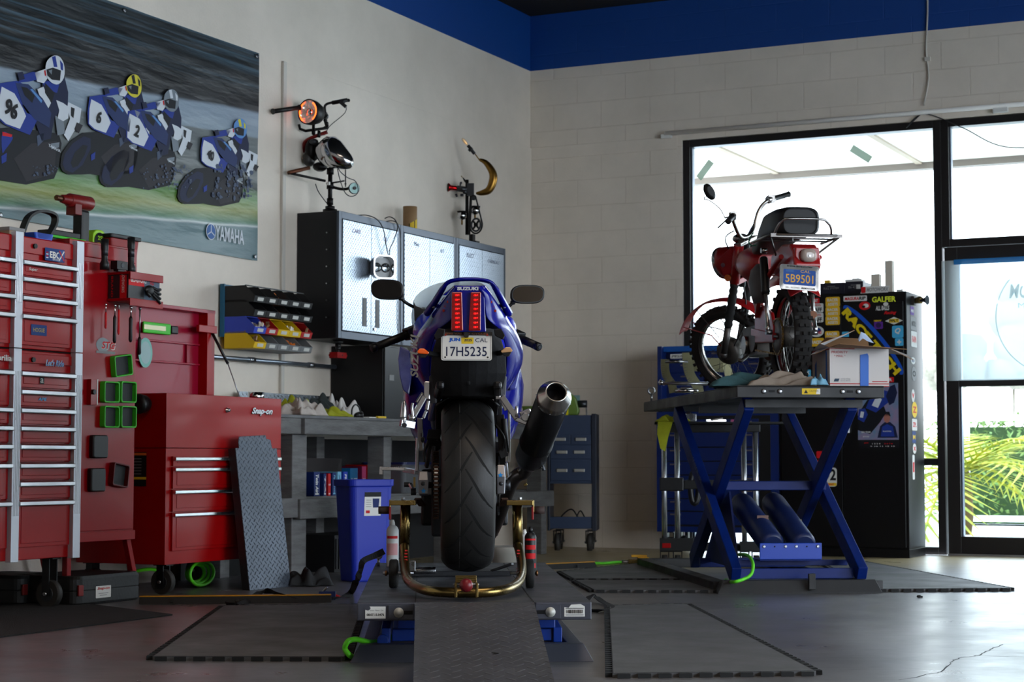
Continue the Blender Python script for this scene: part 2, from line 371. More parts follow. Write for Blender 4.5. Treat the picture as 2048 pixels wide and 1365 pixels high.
# palm with yellow green fronds in front of the hedge
T = Thing('palm_tree', 'low palm with yellow green fronds outside beside the glass door', 'palm', FZ(1925, 1070), 0)
mb = MB(); mb.lathe([(.08,0),(.1,.15),(.09,.45),(.06,.6)], (0,0,0), (0,0,1), mat('palm_trunk', (96,78,52), .9, bump=.5)); mb.done('trunk', T)
pf = leafm('palm_frond', (196,184,60), (112,148,48)); rnd = random.Random(3)
for k in range(26):
    az = rnd.uniform(0, 2*PI); el = rnd.uniform(-.1, 1.0); Lf = rnd.uniform(.9, 1.5)
    pts = [V((math.cos(az)*Lf*t*math.cos(el*.6), math.sin(az)*Lf*t*math.cos(el*.6), .55+math.sin(el)*Lf*t-.55*t*t*Lf)) for t in [i/14 for i in range(15)]]
    mb = MB(); mb.tube(pts, .012, pf, n=5)
    side = V((-math.sin(az), math.cos(az), 0))
    for i in range(2, 15):
        for sg in (-1, 1):
            w = .30*math.sin(PI*min(1, i/15)**.7)+.05; d = (pts[i]-pts[i-1]).normalized()
            mb.poly([pts[i-1], pts[i-1]*.5+pts[i]*.5+side*sg*.004, pts[i]+side*sg*w+d*w*.6-V((0,0,.04))], pf)
    mb.done('frond', T)
wm = mat('white_painted_metal', (240,240,238), .4)
mb = MB(); mb.bb(-1, 12, 5.55, 5.6, 1.06, 1.12, wm); mb.bb(-1, 12, 5.55, 5.6, .06, .12, wm)
for k in range(9): mb.bb(-1+1.55*k+.02, -.93+1.55*k+.02, 5.54, 5.61, 0, 1.12, wm)
tag(mb.done('white_railing', loc=CORNER, rz=RZW), 'white metal railing in front of the hedge outside', 'railing')
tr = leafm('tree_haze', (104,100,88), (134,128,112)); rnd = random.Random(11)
for k, (u, lab, hh, ww) in enumerate(((1925, 'small round pale tree in the distance seen through the shop banner', 1.1, 1.2), (2030, 'tall pointed tree in the distance seen through the shop banner', 3.0, .8))):
    D = 62.; x = (u-CX)/3719*D; zb = 2.95
    T = Thing('distant_tree', lab, 'tree', (x, D, 0), 0)
    mb = MB(); mb.cyl((0,0,-.1), (0,0,zb+.6), .05, tr); mb.done('trunk', T)
    mb = MB()
    for i in range(26):
        f = rnd.random(); a = rnd.uniform(0, 2*PI); q = ww*(1-.6*f)
        mb.ball((math.cos(a)*q*rnd.random(), math.sin(a)*q*.6, zb+.4+f*hh), rnd.uniform(.35, .6), tr, n=10)
    mb.done('crown', T)
# shop banner hung behind the door glass
def bannermat():
    m = bpy.data.materials.new('thin_banner_cloth'); m.use_nodes = True; n = m.node_tree.nodes; l = m.node_tree.links; n.remove(n['Principled BSDF'])
    t = n.new('ShaderNodeBsdfTransparent'); d = n.new('ShaderNodeBsdfDiffuse'); e = n.new('ShaderNodeBsdfTranslucent'); e.inputs[0].default_value = lin((215,228,232)); d.inputs[0].default_value = lin((205,205,200))
    t.inputs[0].default_value = (.8,.95,1,1)
    a = n.new('ShaderNodeMixShader'); a.inputs[0].default_value = .55; b = n.new('ShaderNodeMixShader'); b.inputs[0].default_value = .62
    l.new(d.outputs[0], a.inputs[1]); l.new(e.outputs[0], a.inputs[2]); l.new(t.outputs[0], b.inputs[1]); l.new(a.outputs[0], b.inputs[2]); l.new(b.outputs[0], n['Material Output'].inputs['Surface'])
    return m
bl = mat('tape_blue', (20,120,190), .5, alpha=.9); ink = mat('banner_ink', (150,178,184), .8, alpha=.6)
T = Thing('shop_banner', 'thin white cloth banner with a round logo hanging over the glass door', 'banner', CORNER, RZW)
mb = MB(); N = 12; x0, x1 = 3.24, 4.5; z0, z1 = 1.225, 2.075
for i in range(N):
    xa = x0+(x1-x0)*i/N; xb = x0+(x1-x0)*(i+1)/N; ya = -.025-.006*math.sin(i*1.3); yb = -.025-.006*math.sin((i+1)*1.3)
    mb.poly([(xa, ya, z0), (xb, yb, z0), (xb, yb, z1), (xa, ya, z1)], bannermat() if i == 0 else mb.mats[0])
mb.done('cloth', T, weld=True)
mb = MB(); cx, cz, rr = 4.02, 1.66, .40
for i in range(60):
    a0, a1 = 2*PI*i/60, 2*PI*(i+1)/60
    mb.poly([(cx+q*math.cos(a), -.036, cz+q*math.sin(a)) for q, a in ((rr, a0), (rr+.008, a0), (rr+.008, a1), (rr, a1))], ink)
mb.text('MOTOMOTION', FR(4.02, -.036, 1.84), .1, ink, w=.62, shear=.2, bold=.02); mb.text('MOTORCYCLES', FR(4.02, -.036, 1.74), .035, ink, w=.5)
ik2 = mat('banner_ink_dark', (96,100,104), .8, alpha=.75)
mb.prism([(-.13,-.09),(.2,-.09),(.2,.02),(.08,.1),(.02,.19),(-.02,.12),(-.08,.16),(-.1,.05)], FR(3.98, -.036, 1.55), .0005, ik2)
mb.done('logo_print', T)
mb = MB(); mb.bb(3.33, 4.5, -.04, -.02, 2.045, 2.08, bl); mb.done('blue_tape', T, label='blue tape along the top edge')
# ================= LIGHT + CAMERA =================
w = bpy.data.worlds.new('sky'); bpy.context.scene.world = w; w.use_nodes = True; nt = w.node_tree
bg = nt.nodes['Background']; tcw = nt.nodes.new('ShaderNodeTexCoord'); sz = nt.nodes.new('ShaderNodeSeparateXYZ'); cr = nt.nodes.new('ShaderNodeValToRGB')
nt.links.new(tcw.outputs['Generated'], sz.inputs[0]); nt.links.new(sz.outputs['Z'], cr.inputs[0]); nt.links.new(cr.outputs[0], bg.inputs[0])
cr.color_ramp.elements[0].position = 0; cr.color_ramp.elements[0].color = (.86,.93,1,1); cr.color_ramp.elements[1].position = .9; cr.color_ramp.elements[1].color = (.55,.75,1,1)
bg.inputs[1].default_value = 5.6
su = bpy.data.lights.new('sun', 'SUN'); su.energy = 2.2; su.angle = R(2); su.color = (1, .95, .86)
so = bpy.data.objects.new('sun', su); COL.objects.link(so)
# the sun stands high beyond the left wall, so none of it falls into the room
so.rotation_euler = (V((-.75, .1, -1))*-1).to_track_quat('Z', 'Y').to_euler() if False else (-(BX*.62+AX*.12+V((0,0,-1)))).to_track_quat('Z', 'Y').to_euler()
for k, (s_, t_) in enumerate(((8.5, 4.5), (12.5, 7.0))):
    al = bpy.data.lights.new('warm_overhead_fill', 'AREA'); al.shape = 'RECTANGLE'; al.size = 3.2; al.size_y = 1.2; al.energy = 30; al.color = (1, .82, .66)  # unseen warm area lights, added to brighten walls and floor from above
    ao = bpy.data.objects.new('warm_overhead_fill', al); COL.objects.link(ao); ao.location = W(s_, t_, 4.1); ao.rotation_euler = (0, 0, RZL)
cam = bpy.data.cameras.new('camera'); co = bpy.data.objects.new('camera', cam); COL.objects.link(co)
cam.sensor_width = 36; cam.sensor_fit = 'HORIZONTAL'; cam.lens = FPX/2048*36; co.location = CAMP; co.rotation_euler = (PI/2+TH, 0, 0); cam.clip_end = 400; cam.clip_start = .05
cam.dof.use_dof = True; cam.dof.focus_distance = 6.5; cam.dof.aperture_fstop = 9
sc = bpy.context.scene; sc.camera = co
sc.view_settings.view_transform = 'Standard'; sc.view_settings.look = 'None'; sc.view_settings.exposure = .55
cy = sc.cycles; cy.use_denoising = True; cy.max_bounces = 8; cy.diffuse_bounces = 4; cy.glossy_bounces = 4; cy.transmission_bounces = 6; cy.transparent_max_bounces = 12
cy.sample_clamp_indirect = 6; cy.caustics_reflective = False; cy.caustics_refractive = False; cy.use_light_tree = True
# ================= LEFT: ROLL CAB, LOCKER, CHEST =================
lred = mat('locker_red', (150,3,14), .34, coat=.12, spec=.25, var=.1, vs=3)
sil = mat('silver_trim', (196,200,208), .4, .5)
stkw = fill('sticker_white', (225,225,220)); stkb = fill('sticker_blue', (24,58,120)); stkk = fill('sticker_black', (18,18,20)); stkr = fill('sticker_red', (200,24,30)); stky = fill('sticker_yellow', (226,190,40)); stkg = fill('sticker_grey', (140,140,140))
def drawer(T, x0, x1, z0, z1, m, pull=True, pm=None, py=.022, ph=.02):
    mb = MB(); mb.bb(x0, x1, -.012, .03, z0+.004, z1-.004, m); mb.bb(x0+.03, x1-.03, -.0145, -.011, z0+.02, z1-.03, m)
    d = mb.done('drawer', T, bev=.003)
    if pull:
        p = MB(); zt = z1-.012
        p.prism([(0,0),(-py,-.006),(-py-.004,-.002),(-py-.004,ph*.6),(-.004,ph),(0,ph)], TM((x0-.004, -.012, zt-ph/2), (0,1,0), (0,0,1)), x1-x0+.008, pm or alu)
        p.done('pull', d)
    return d
def caster(T, x, y, r, z=None, col=None):
    mb = MB(); w = .035
    mb.cyl((x-w/2, y, r), (x+w/2, y, r), r, col or mat('caster_rubber', (48,46,44), .6), n=28).cyl((x-w/2-.003, y, r), (x+w/2+.003, y, r), r*.55, dsteel)
    mb.bb(x-w/2-.012, x-w/2-.006, y-.02, y+.02, r-.01, z or r*2.4, blackm).bb(x+w/2+.006, x+w/2+.012, y-.02, y+.02, r-.01, z or r*2.4, blackm)
    mb.bb(x-w/2-.012, x+w/2+.012, y-.04, y+.04, (z or r*2.4)-.006, (z or r*2.4), blackm)
    mb.cyl((x-w/2-.02, y, r), (x+w/2+.02, y, r), .008, steel, n=10)
    return mb.done('caster', T)
RT = .72; T = Thing('roll_cabinet', 'tall red two-stack tool cabinet with silver corner strips under the racing banner', 'tool cabinet', W(6.33, RT), RZL)
def zl(v, u=95, t=RT): return LW(u, v, t).z
D0 = -1.42
mb = MB(); mb.bb(D0, 0, .0, .66, .227, 1.152, red).bb(D0, 0, .0, .66, 1.152, 1.158, blackm); mb.done('lower_carcass', T, bev=.004)
mb = MB(); mb.bb(D0, 0, .0, .6, 1.159, 1.66, red).bb(D0, 0, .36, .6, 1.66, 1.70, red); mb.done('upper_carcass', T, bev=.004)
for z0, z1, dx in ((.222, 1.156, 0), (1.159, 1.672, 0)):
    for xa in (-.052, -.465, -.92):
        mb = MB(); mb.bb(xa, xa+.05, -.03, .0, z0, z1, sil)
        for q in range(4): mb.bb(xa+.01+q*.01, xa+.013+q*.01, -.032, -.029, z0+.2, z1-.1, alu)
        mb.done('corner_strip', T, bev=.002, label='silver ribbed strip')
up = [529, 562, 599, 635]; lo = [747, 783, 819.5, 855, 891, 928, 964, 1002]
for xa, xb in ((-.412, -.055), (-.868, -.47)):
    zs = [zl(v) for v in up]+[zl(696)]
    for i in range(4): drawer(T, xa, xb, zs[i+1]+(.008 if i < 3 else 0), zs[i]+.008, red)
    zs = [zl(v) for v in (lo if xa > -.45 else [747, 819.5, 855, 891, 928, 1002])]+[zl(1094)]
    for i in range(len(zs)-1): drawer(T, xa, xb, zs[i+1]+(.008 if i < len(zs)-2 else 0), zs[i]+.008, red)
    for za_, zb_0 in ((zl(705)-.055, zl(705)-.012), (1.585, 1.655)): mb = MB(); mb.bb(xa, xb, -.01, .0, za_, zb_0, red); mb.done('header_panel', T, bev=.002)
    for z in (1.112, 1.62): mb = MB(); mb.cyl((xa+.09, -.02, z), (xa+.09, -.008, z), .011, black); mb.done('lock', T)
mb = MB()
def stick(mb, P, w, h, m, txt=None, tm=None, th=None, tw=None, rot=0, shear=0, bold=0, T4=None, y=-.0165):
    M4 = T4 or (FR(P.x, y, P.z) @ Matrix.Rotation(R(rot), 4, 'Z'))
    if m: mb.prism(rrect(w, h, min(w, h)*.08, 3), M4, .0006, m)
    if txt: mb.text(txt, M4 @ Matrix.Translation((0, 0, .0011 if m else .0005)), th, tm, w=tw, shear=shear, bold=bold)
L = T.L
# z of the local plane points toward the viewer for FR (x cross z = -y)
P = L(LW(104, 511, RT)); stick(mb, P, .135, .058, stkb, 'EBC', stkw, .03, .07, bold=.03); mb.text('BRAKES', FR(P.x+.01, -.0178, P.z-.02), .01, stkw, w=.05)
mb.prism([(-.02,-.025),(.02,-.025),(.02,.025),(-.02,.025)], FR(P.x+.045, -.0172, P.z), .0004, fill('flag_blue', (60,80,140)))
mb.bar((P.x+.028, -.018, P.z-.022), (P.x+.062, -.018, P.z+.022), .001, .006, stkw); mb.bar((P.x+.028, -.018, P.z+.022), (P.x+.062, -.018, P.z-.022), .001, .006, stkr)
for q in range(4): mb.bb(P.x-.06, P.x-.045, -.018, -.017, P.z-.018+q*.008, P.z-.014+q*.008, stkr if q % 2 else stkw)
mb.done('sticker', T); mb = MB(); P = L(LW(72, 661, RT)); stick(mb, P, .105, .048, stkb, 'HOGUE', fill('gold_ink', (200,170,60)), .018, .075)
mb.done('sticker', T); mb = MB(); P = L(LW(61, 540, RT)); stick(mb, P, .1, .03, None, 'Super', stkw, .018, .06, shear=.3)
mb.done('sticker', T); mb = MB(); P = L(LW(104, 727, RT)); stick(mb, P, .125, .03, None, "Let's Ride", stkw, .03, .125, shear=.3, bold=.035); stick(mb, P, .125, .03, None, "Let's Ride", fill('ride_blue', (30,110,190)), .028, .12, shear=.3, y=-.0185)
mb.done('sticker', T); mb = MB(); P = L(LW(78, 762, RT)); stick(mb, P, .03, .03, stkk, 'a', stkw, .02, .02)
mb.done('sticker', T); mb = MB(); P = L(LW(79, 799, RT)); stick(mb, P, .05, .018, None, 'APE', fill('cyan_ink', (80,160,210)), .014, .06, bold=.04, shear=.2)
mb.done('sticker', T); mb = MB(); P = L(LW(5, 718, RT)); stick(mb, P, .05, .018, None, 'Aprilia', stkw, .03, .13, bold=.02, align='R') if False else mb.text('Aprilia', FR(P.x-.02, -.0165, P.z), .035, stkw, w=.12, bold=.02)
mb.done('sticker', T)
for x in (-.1, -1.3): caster(T, x, .06, .062, .225); caster(T, x, .56, .062, .225)
# -------- locker --------
LT = .66; K = Thing('side_locker', 'tall narrow red side locker hung with green trays and a glove box shelf', 'locker', W(6.33, LT), RZL)
x1 = .505
mb = MB(); mb.bb(.003, x1, 0, .6, .30, 1.695, lred); mb.bb(.02, x1-.015, -.006, 0, .335, 1.6, lred); mb.bb(.004, x1, -.012, .0, .285, .33, lred); mb.bb(.03, x1-.02, -.009, 0, 1.62, 1.685, lred); mb.done('locker_body', K, bev=.004)
for y in (.02, .55):
    mb = MB(); mb.bar((x1-.03, y, .29), (x1+.03, y, .1), .03, .03, lred); mb.bar((x1+.03, y, .1), (x1+.045, y, .0), .028, .028, blackm); mb.done('leg', K, bev=.003)
    mb = MB(); mb.bar((.04, y, .29), (.04, y, 0), .03, .03, lred); mb.done('leg', K, bev=.003)
for z in (L(LW(214, 540, LT+.12)).z, LW(214, 594, LT+.12).z):
    mb = MB(); mb.bb(.27, x1+.02, -.14, -.006, z-.006, z+.006, lred).bb(.27, x1+.02, -.145, -.138, z-.03, z+.006, lred); mb.done('shelf', K, bev=.002)
za, zb = LW(214, 540, LT+.12).z, LW(214, 594, LT+.12).z
mb = MB(); P = K.L(LW(209, 691, LT)); mb.prism(ell(.1, .07), FR(P.x-.02, -.0068, P.z), .0005, fill('state_grey', (150,160,165))); mb.text('STG', FR(P.x+.02, -.0078, P.z), .035, stkr, w=.1, bold=.03, shear=.2); mb.text('STG', FR(P.x+.022, -.0074, P.z-.002), .037, stkw, w=.105, bold=.04, shear=.2)
mb.bb(P.x-.07, P.x+.07, -.008, -.0068, P.z-.04, P.z-.028, stkg); mb.done('sticker', K, label='grey state sticker')
mb = MB(); P = K.L(LW(180, 785, LT)); mb.bb(P.x-.03, P.x+.02, -.03, -.006, P.z-.06, P.z+.06, lred).bb(P.x+.012, P.x+.02, -.032, -.03, P.z-.06, P.z+.06, white).cyl((P.x-.02, -.045, P.z), (P.x-.02, -.03, P.z), .012, black); mb.done('bracket', K, bev=.002)
# gloves box on the shelf
def boxthing(name, lab, cat, loc, rz, w, d, h, m, group=None):
    T = Thing(name, lab, cat, loc, rz, group); mb = MB(); mb.bb(0, w, 0, d, 0, h, m); mb.done('carton', T, bev=.0015); return T
gx = K.M @ V((.275, -.1295, zb+.0065))
G = Thing('glove_box', 'black and red carton of work gloves between the two locker shelves', 'box', gx, RZL)
hg = za-zb-.0135; gk = mat('glove_box_black', (30,30,34), .4); mb = MB(); mb.bb(0, .24, 0, .118, 0, hg, gk); mb.bb(.12, .24, -.0006, 0, 0, hg, fill('box_blue_grey', (82,98,116))); mb.bb(0, .12, -.0008, 0, hg*.55, hg, stkr); mb.done('carton', G, bev=.0015)
mb = MB(); mb.text('GLOVEWORKS', FR(.075, -.0016, hg*.8), .024, stkw, w=.12, bold=.02); mb.text('HD', FR(.18, -.0016, hg*.75), .02, stkr, w=.03, bold=.02)
S4 = TM((-.0008, .06, hg/2), (0,-1,0), (0,0,1)); mb.prism([(-.04,-.5*hg),(.0,-.5*hg),(.0,.48*hg),(-.04,.48*hg)], S4 @ Matrix.Translation((.05,0,0)), .0005, stkr)
mb.text('GLOVEWORKS', S4 @ Matrix.Translation((.03,.02,.0012)) @ Matrix.Rotation(-PI/2, 4, 'Z'), .016, stkw, w=.1); mb.text('BRAND', S4 @ Matrix.Translation((-.035,.0,.0012)) @ Matrix.Rotation(-PI/2, 4, 'Z'), .012, stkr, w=.1)
mb.done('carton_print', G)
mb = MB(); mb.ball((.15, -.01, hg*.42), (.035, .012, .025), black); 
for q in range(4): mb.tube(sp([(.17, -.012, hg*.42+.015-q*.011), (.2, -.02, hg*.46-q*.016), (.225, -.016, hg*.5-q*.022)]), .0075, black, n=8)
mb.tube(sp([(.13,-.012,hg*.4),(.125,-.02,hg*.25),(.14,-.02,hg*.15)]), .008, black, n=8); mb.done('printed_glove', G, label='black glove picture')
def stand_light(u, v0, lab):
    P = K.L(LW(u, 530, LT+.07)); h = LW(u, v0, LT+.07).z-za-.007
    F = Thing('flashlight', lab, 'flashlight', K.M @ V((P.x, -.07, za+.0065)), RZL)
    mb = MB(); mb.lathe([(.022,0),(.022,.03),(.015,.045),(.015,h-.06),(.018,h-.045),(.018,h)], (0,0,0), (0,0,1), black, n=20); mb.done('barrel', F)
    mb = MB(); mb.cyl((0,0,h*.45), (0,0,h*.72), .0158, dsteel, n=20); mb.done('grip_ring', F)
stand_light(209, 478, 'black flashlight with a grey grip standing at the near end of the locker shelf'); stand_light(262, 475, 'plain black flashlight standing at the far end of the locker shelf')
P = K.L(LW(235, 528, LT+.06)); mb = MB(); mb.bb(-.04, .04, -.02, .02, .01, .05, black).bb(-.025, .025, -.015, .015, 0, .012, black).cyl((0,-.022,.03),(0,-.019,.03),.012,dsteel); tag(mb.done('small_lamp', loc=K.M @ V((P.x, -.07, za+.0065)), rz=RZL, bev=.004), 'small black clip light between the two flashlights', 'lamp')
def hanger(u, v0, v1, vm, sh, gm, lab, r=.009, name='screwdriver'):
    P = K.L(LW(u, v0, LT+.12)); z0 = zb-.031; zm = LW(u, vm, LT+.12).z; z1 = LW(u, v1, LT+.12).z
    D = Thing(name, lab, 'tool', K.M @ V((P.x, -.12, z0)), RZL)
    mb = MB(); mb.cyl((0,0,0), (0,0,zm-z0), r*.42, sh, n=12).cyl((0,0,0), (0,0,-.012), r*.8, sh, n=12); mb.done('shaft', D)
    mb = MB(); mb.lathe([(r*.6,0),(r,-.01),(r*.9,(z1-zm)*.5),(r,(z1-zm)*.9),(r*.5,z1-zm)], (0,0,zm-z0), (0,0,1), gm, n=16); mb.done('handle', D)
hanger(212, 599, 658, 625, chrome, stkr, 'thin red handled pick hanging nearest under the locker shelf', .006, 'pick')
hanger(230, 600, 687, 632, chrome, black, 'chrome pick-up tool with a long black grip, second under the locker shelf', .0085, 'pickup_tool')
hanger(238, 600, 670, 620, chrome, stkr, 'red handled screwdriver hanging behind the long black grip tool', .006)
hanger(262, 606, 685, 634, chrome, black, 'black gripped ratchet handle hanging near the far end of the shelf', .0095, 'ratchet')
hanger(280, 604, 710, 675, steel, black, 'long thin driver with a stubby black handle at the shelf end', .009, 'nut_driver')
# magnetic trays
tg = mat('tray_green', (60,190,40), .5)
def tray(u0, u1, v0, v1, m, rot, lab, closed=False):
    A = K.L(LW((u0+u1)/2, (v0+v1)/2, LT)); w = abs(K.L(LW(u1, (v0+v1)/2, LT)).x-K.L(LW(u0, (v0+v1)/2, LT)).x); h = abs(LW(u0, v0, LT).z-LW(u0, v1, LT).z)
    X = Thing('magnetic_tray', lab, 'tray', K.M @ V((A.x, -.0065, A.z)), RZL, 'magnetic parts trays on the locker side')
    Rm = FR(0, 0, 0) @ Matrix.Rotation(R(rot), 4, 'Z'); w *= .93; h *= .93
    o = rrect(w, h, .012); i = rrect(w-.014, h-.014, .009); dp = .03
    mb = MB(); ro = [Rm @ V((p[0], p[1], 0)) for p in o]; r1 = [Rm @ V((p[0], p[1], dp)) for p in o]; r2 = [Rm @ V((p[0], p[1], dp)) for p in i]; r3 = [Rm @ V((p[0], p[1], .006)) for p in i]
    if closed: mb.loft([ro, [Rm @ V((p[0], p[1], .02)) for p in o], [Rm @ V((p[0]*.9, p[1]*.93, .026)) for p in o]], black, smooth=False)
    else:
        mb.loft([ro, r1, r2, r3], m, smooth=False)
    mb.done('dish', X, bev=.002)
    if not closed:
        mb = MB(); mb.prism(rrect(w-.015, h-.015, .009), Rm @ Matrix.Translation((0,0,.0062)), .002, mat('tray_pad', (34,38,40), .6)); mb.done('rubber_pad', X)
tray(217, 255, 709, 755, tg, 8, 'green rimmed tray tilted above the block of four trays')
tray(196, 229, 762, 808, tg, 0, 'green rimmed tray, upper near one of the block of four'); tray(230, 263, 762, 808, tg, 0, 'green rimmed tray, upper far one of the block of four')
tray(196, 229, 811, 858, tg, 0, 'green rimmed tray, lower near one of the block of four'); tray(230, 263, 811, 858, tg, 0, 'green rimmed tray, lower far one of the block of four')
tray(175, 208, 869, 919, black, 0, 'closed black tray just under the green ones', True); tray(171, 203, 935, 986, black, 0, 'closed black tray lowest on the locker side', True)
tray(214, 248, 926, 976, mat('tray_red', (90,14,18), .5), -8, 'dark red rimmed tray tilted beside the lowest black tray')
# -------- things on top of the cabinets --------
def top(name, lab, cat, u, v, t, z, rz=RZL, grp=None):
    P = LW(u, v, t); s = (P-CORNER).dot(AX)*-1
    return Thing(name, lab, cat, W(s, t, z), rz, grp)
X = top('impact_wrench', 'red and black impact wrench standing on its battery on the tool cabinet', 'power tool', 162, 465, .34, 1.7005)
mb = MB(); mb.bb(-.05, .05, -.045, .045, 0, .03, black).bb(-.032, .032, -.03, .03, .03, .2, black); mb.done('grip', X, bev=.012)
mb = MB(); mb.lathe([(.02,-.15),(.026,-.1),(.034,-.095),(.036,.06),(.03,.07)], (0,0,.24), (1,0,0), mat('wrench_red', (120,22,20), .4)); mb.bb(-.08, -.03, -.03, .03, .17, .225, mat('wrench_red2', (110,16,16), .4)); mb.cyl((-.19,0,.24), (-.15,0,.24), .014, mat('anvil_copper', (120,80,60), .35, .8)); mb.done('motor_head', X, bev=.003)
X = top('tape_measure', 'lime green tape measure with a black round label beside the impact wrench', 'tape measure', 190, 470, .3, 1.7005)
lime = mat('lime_plastic', (150,205,30), .45)
mb = MB(); mb.prism(rrect(.1, .12, .035), FR(0, .03, .062), .06, lime); mb.done('case', X, bev=.006)
mb = MB(); mb.prism(ell(.085, .085), FR(0, -.031, .065), .002, stkk); mb.text("25'", FR(0, -.0345, .08), .022, lime, w=.04, bold=.03); mb.text('LEVER', FR(0, -.0345, .052), .008, stky, w=.05, bold=.03); mb.done('label_disc', X)
X = top('socket_case', 'flat black socket case with gold lettering behind the impact wrench', 'case', 128, 465, .22, 1.7005)
mb = MB(); mb.bb(-.13, .1, -.03, .03, 0, .10, black); mb.bb(-.13, .1, -.032, -.03, .0, .10, stkk); mb.bb(-.125, .095, -.0335, -.032, .092, .097, fill('gold2', (150,120,60))); mb.text('TOOLS 1/4', FR(0, -.034, .055), .04, fill('gold2', (150,120,60)), w=.15, bold=.03); mb.done('case_body', X, bev=.003)
X = top('tool_tray', 'green edged black tool organiser on the tool cabinet top', 'organiser', 120, 470, .5, 1.661)
mb = MB(); mb.bb(-.12, .12, -.05, .05, 0, .045, black); mb.bb(-.125, .125, -.055, .055, .045, .058, tg); mb.bb(-.115, .1, -.04, .04, .058, .085, black); mb.done('organiser_body', X, bev=.004)
X = top('headlamp_strap', 'black strap loop of a headlamp arching over the cabinet top', 'headlamp', 80, 470, .56, 1.661)
mb = MB(); pts = sp([(-.13,0,.01),(-.12,0,.05),(-.08,0,.12),(.0,0,.155),(.09,0,.15),(.1,0,.11),(.06,0,.05),(.03,0,.012)]); 
for i in range(len(pts)-1): mb.bar(pts[i], pts[i+1], .035, .012, black, up=V((0,1,0)) if False else V((0,0,1)))
mb.done('strap', X); mb = MB(); mb.bb(-.17, -.07, -.03, .03, 0, .035, black); mb.done('lamp_body', X, bev=.008)
X = top('parts_box', 'small pale parts carton at the left end of the cabinet top', 'box', 20, 475, .6, 1.661)
mb = MB(); mb.bb(-.05, .05, -.04, .04, 0, .045, mat('pale_card', (150,130,110), .8)).bb(-.052,.052,-.042,.042,.03,.046, stkg); mb.done('carton', X, bev=.002)
X = top('blue_cup_tray', 'small blue plastic tray on the cabinet top', 'tray', 77, 488, .66, 1.661)
mb = MB(); mb.loft([[V((p[0],p[1],z)) for p in rrect(w, .07, .01)] for w, z in ((.11, 0), (.13, .03), (.12, .03), (.1, .006))], mat('blue_plastic', (30,80,190), .4), smooth=False); mb.done('tray_body', X)
X = top('red_case', 'red box with a black lid on top of the side locker', 'box', 226, 480, .3, 1.6955)
mb = MB(); mb.loft([[V((p[0],p[1],z)) for p in rrect(w, .16, .015)] for w, z in ((.2, 0), (.23, .09))], mat('case_red', (140,16,20), .5), smooth=False); mb.done('case_body', X, bev=.003)
mb = MB(); mb.prism(rrect(.25, .18, .015), Matrix.Translation((0,0,.0905)), .02, black); mb.done('lid', X, bev=.004)
# -------- second red chest with open lid --------
BT = .68; S0 = 5.6; B = Thing('tool_chest', 'red tool chest with an open lid, chest section over wide drawers, left of the bench', 'tool chest', W(S0, BT), RZL)
cr_ = mat('chest_red', (160,2,5), .34, coat=.12, spec=.25, var=.08, vs=2)
XW = 1.03; zs_ = .727
mb = MB(); mb.bb(0, XW, 0, .55, .15, zs_-.0015, cr_); mb.bb(.0, XW, 0, .55, zs_+.0015, 1.0, cr_); mb.bb(.004, XW-.004, .004, .545, zs_-.0015, zs_+.0015, blackm); mb.done('carcass', B, bev=.005)
def zb_(v, u=400): return LW(u, v, BT).z
dz = [zb_(915), zb_(936), zb_(980), zb_(1025), zb_(1106, 345)]
bp_ = mat('bright_pull', (215,218,222), .18, 1)
for i in range(4): drawer(B, .045, XW-.045, dz[i+1]+.004, dz[i]+.008, cr_, pm=bp_, py=.016, ph=.016)
lidm = mat('lid_inner_red', (150,12,44), .34, coat=.15, spec=.3)
mb = MB(); zt = LW(385, 622, .12).z; mb.bb(.02, XW-.005, .50, .52, 1.0, zt, lidm); mb.bb(XW-.075, XW-.005, .44, .52, 1.0, zt, cr_); mb.bb(.02, XW, .44, .52, zt-.02, zt, lidm)
mb.bb(.02, XW-.08, .485, .5, 1.19, 1.2, lidm).bb(.02, XW-.08, .485, .5, 1.3, 1.31, lidm).bb(XW-.2, XW-.195, .485, .5, 1.2, 1.3, lidm).bb(XW-.18, XW-.01, .42, .44, zt-.13, zt-.09, cr_); mb.done('lid', B, bev=.003)
P = B.L(LW(453, 821, BT)); mb = MB(); mb.lathe([(.014,0),(.014,-.006),(.009,-.007),(.009,-.02),(.005,-.022)], (P.x, 0, P.z), (0,1,0), chrome); mb.done('key_lock', B)
P = B.L(LW(523, 825, BT)); mb = MB(); mb.text('Snap-on', FR(P.x, -.004, P.z), .045, stkk, w=.2, bold=.05, shear=.35, ext=.03); mb.text('Snap-on', FR(P.x-.001, -.0065, P.z+.002), .042, mat('badge_bright', (214,216,220), .35, .3), w=.195, bold=.025, shear=.35, ext=.02); mb.done('badge', B, label='chrome maker badge')
P = hit(293, 809, AX, W(S0, 0)); q = B.L(P); mb = MB(); mb.lathe([(.035,-.003),(.045,-.02),(.05,-.06),(.045,-.075),(.02,-.08)], (0, q.y, q.z), (1,0,0), black); mb.done('round_knob', B)
P = hit(280, 939, AX, W(S0, 0)); q = B.L(P); mb = MB(); S4 = TM((-.001, q.y+.02, q.z), (0,-1,0), (0,0,1)); mb.prism([(-.06,-.085),(.06,-.085),(.06,.085),(-.06,.085)], S4, .0006, stkk)
for z, c in ((.075, fill('label_orange', (220,110,40))), (-.045, stky)): mb.prism([(-.06,z-.006),(.06,z-.006),(.06,z+.006),(-.06,z+.006)], S4 @ Matrix.Translation((0,0,.0007)), .0003, c)
for k in range(6): mb.prism([(-.045,.05-k*.015),(.03,.05-k*.015),(.03,.053-k*.015),(-.045,.053-k*.015)], S4 @ Matrix.Translation((0,0,.0007)), .0003, stkg)
mb.done('warning_label', B, label='black and orange warning label')
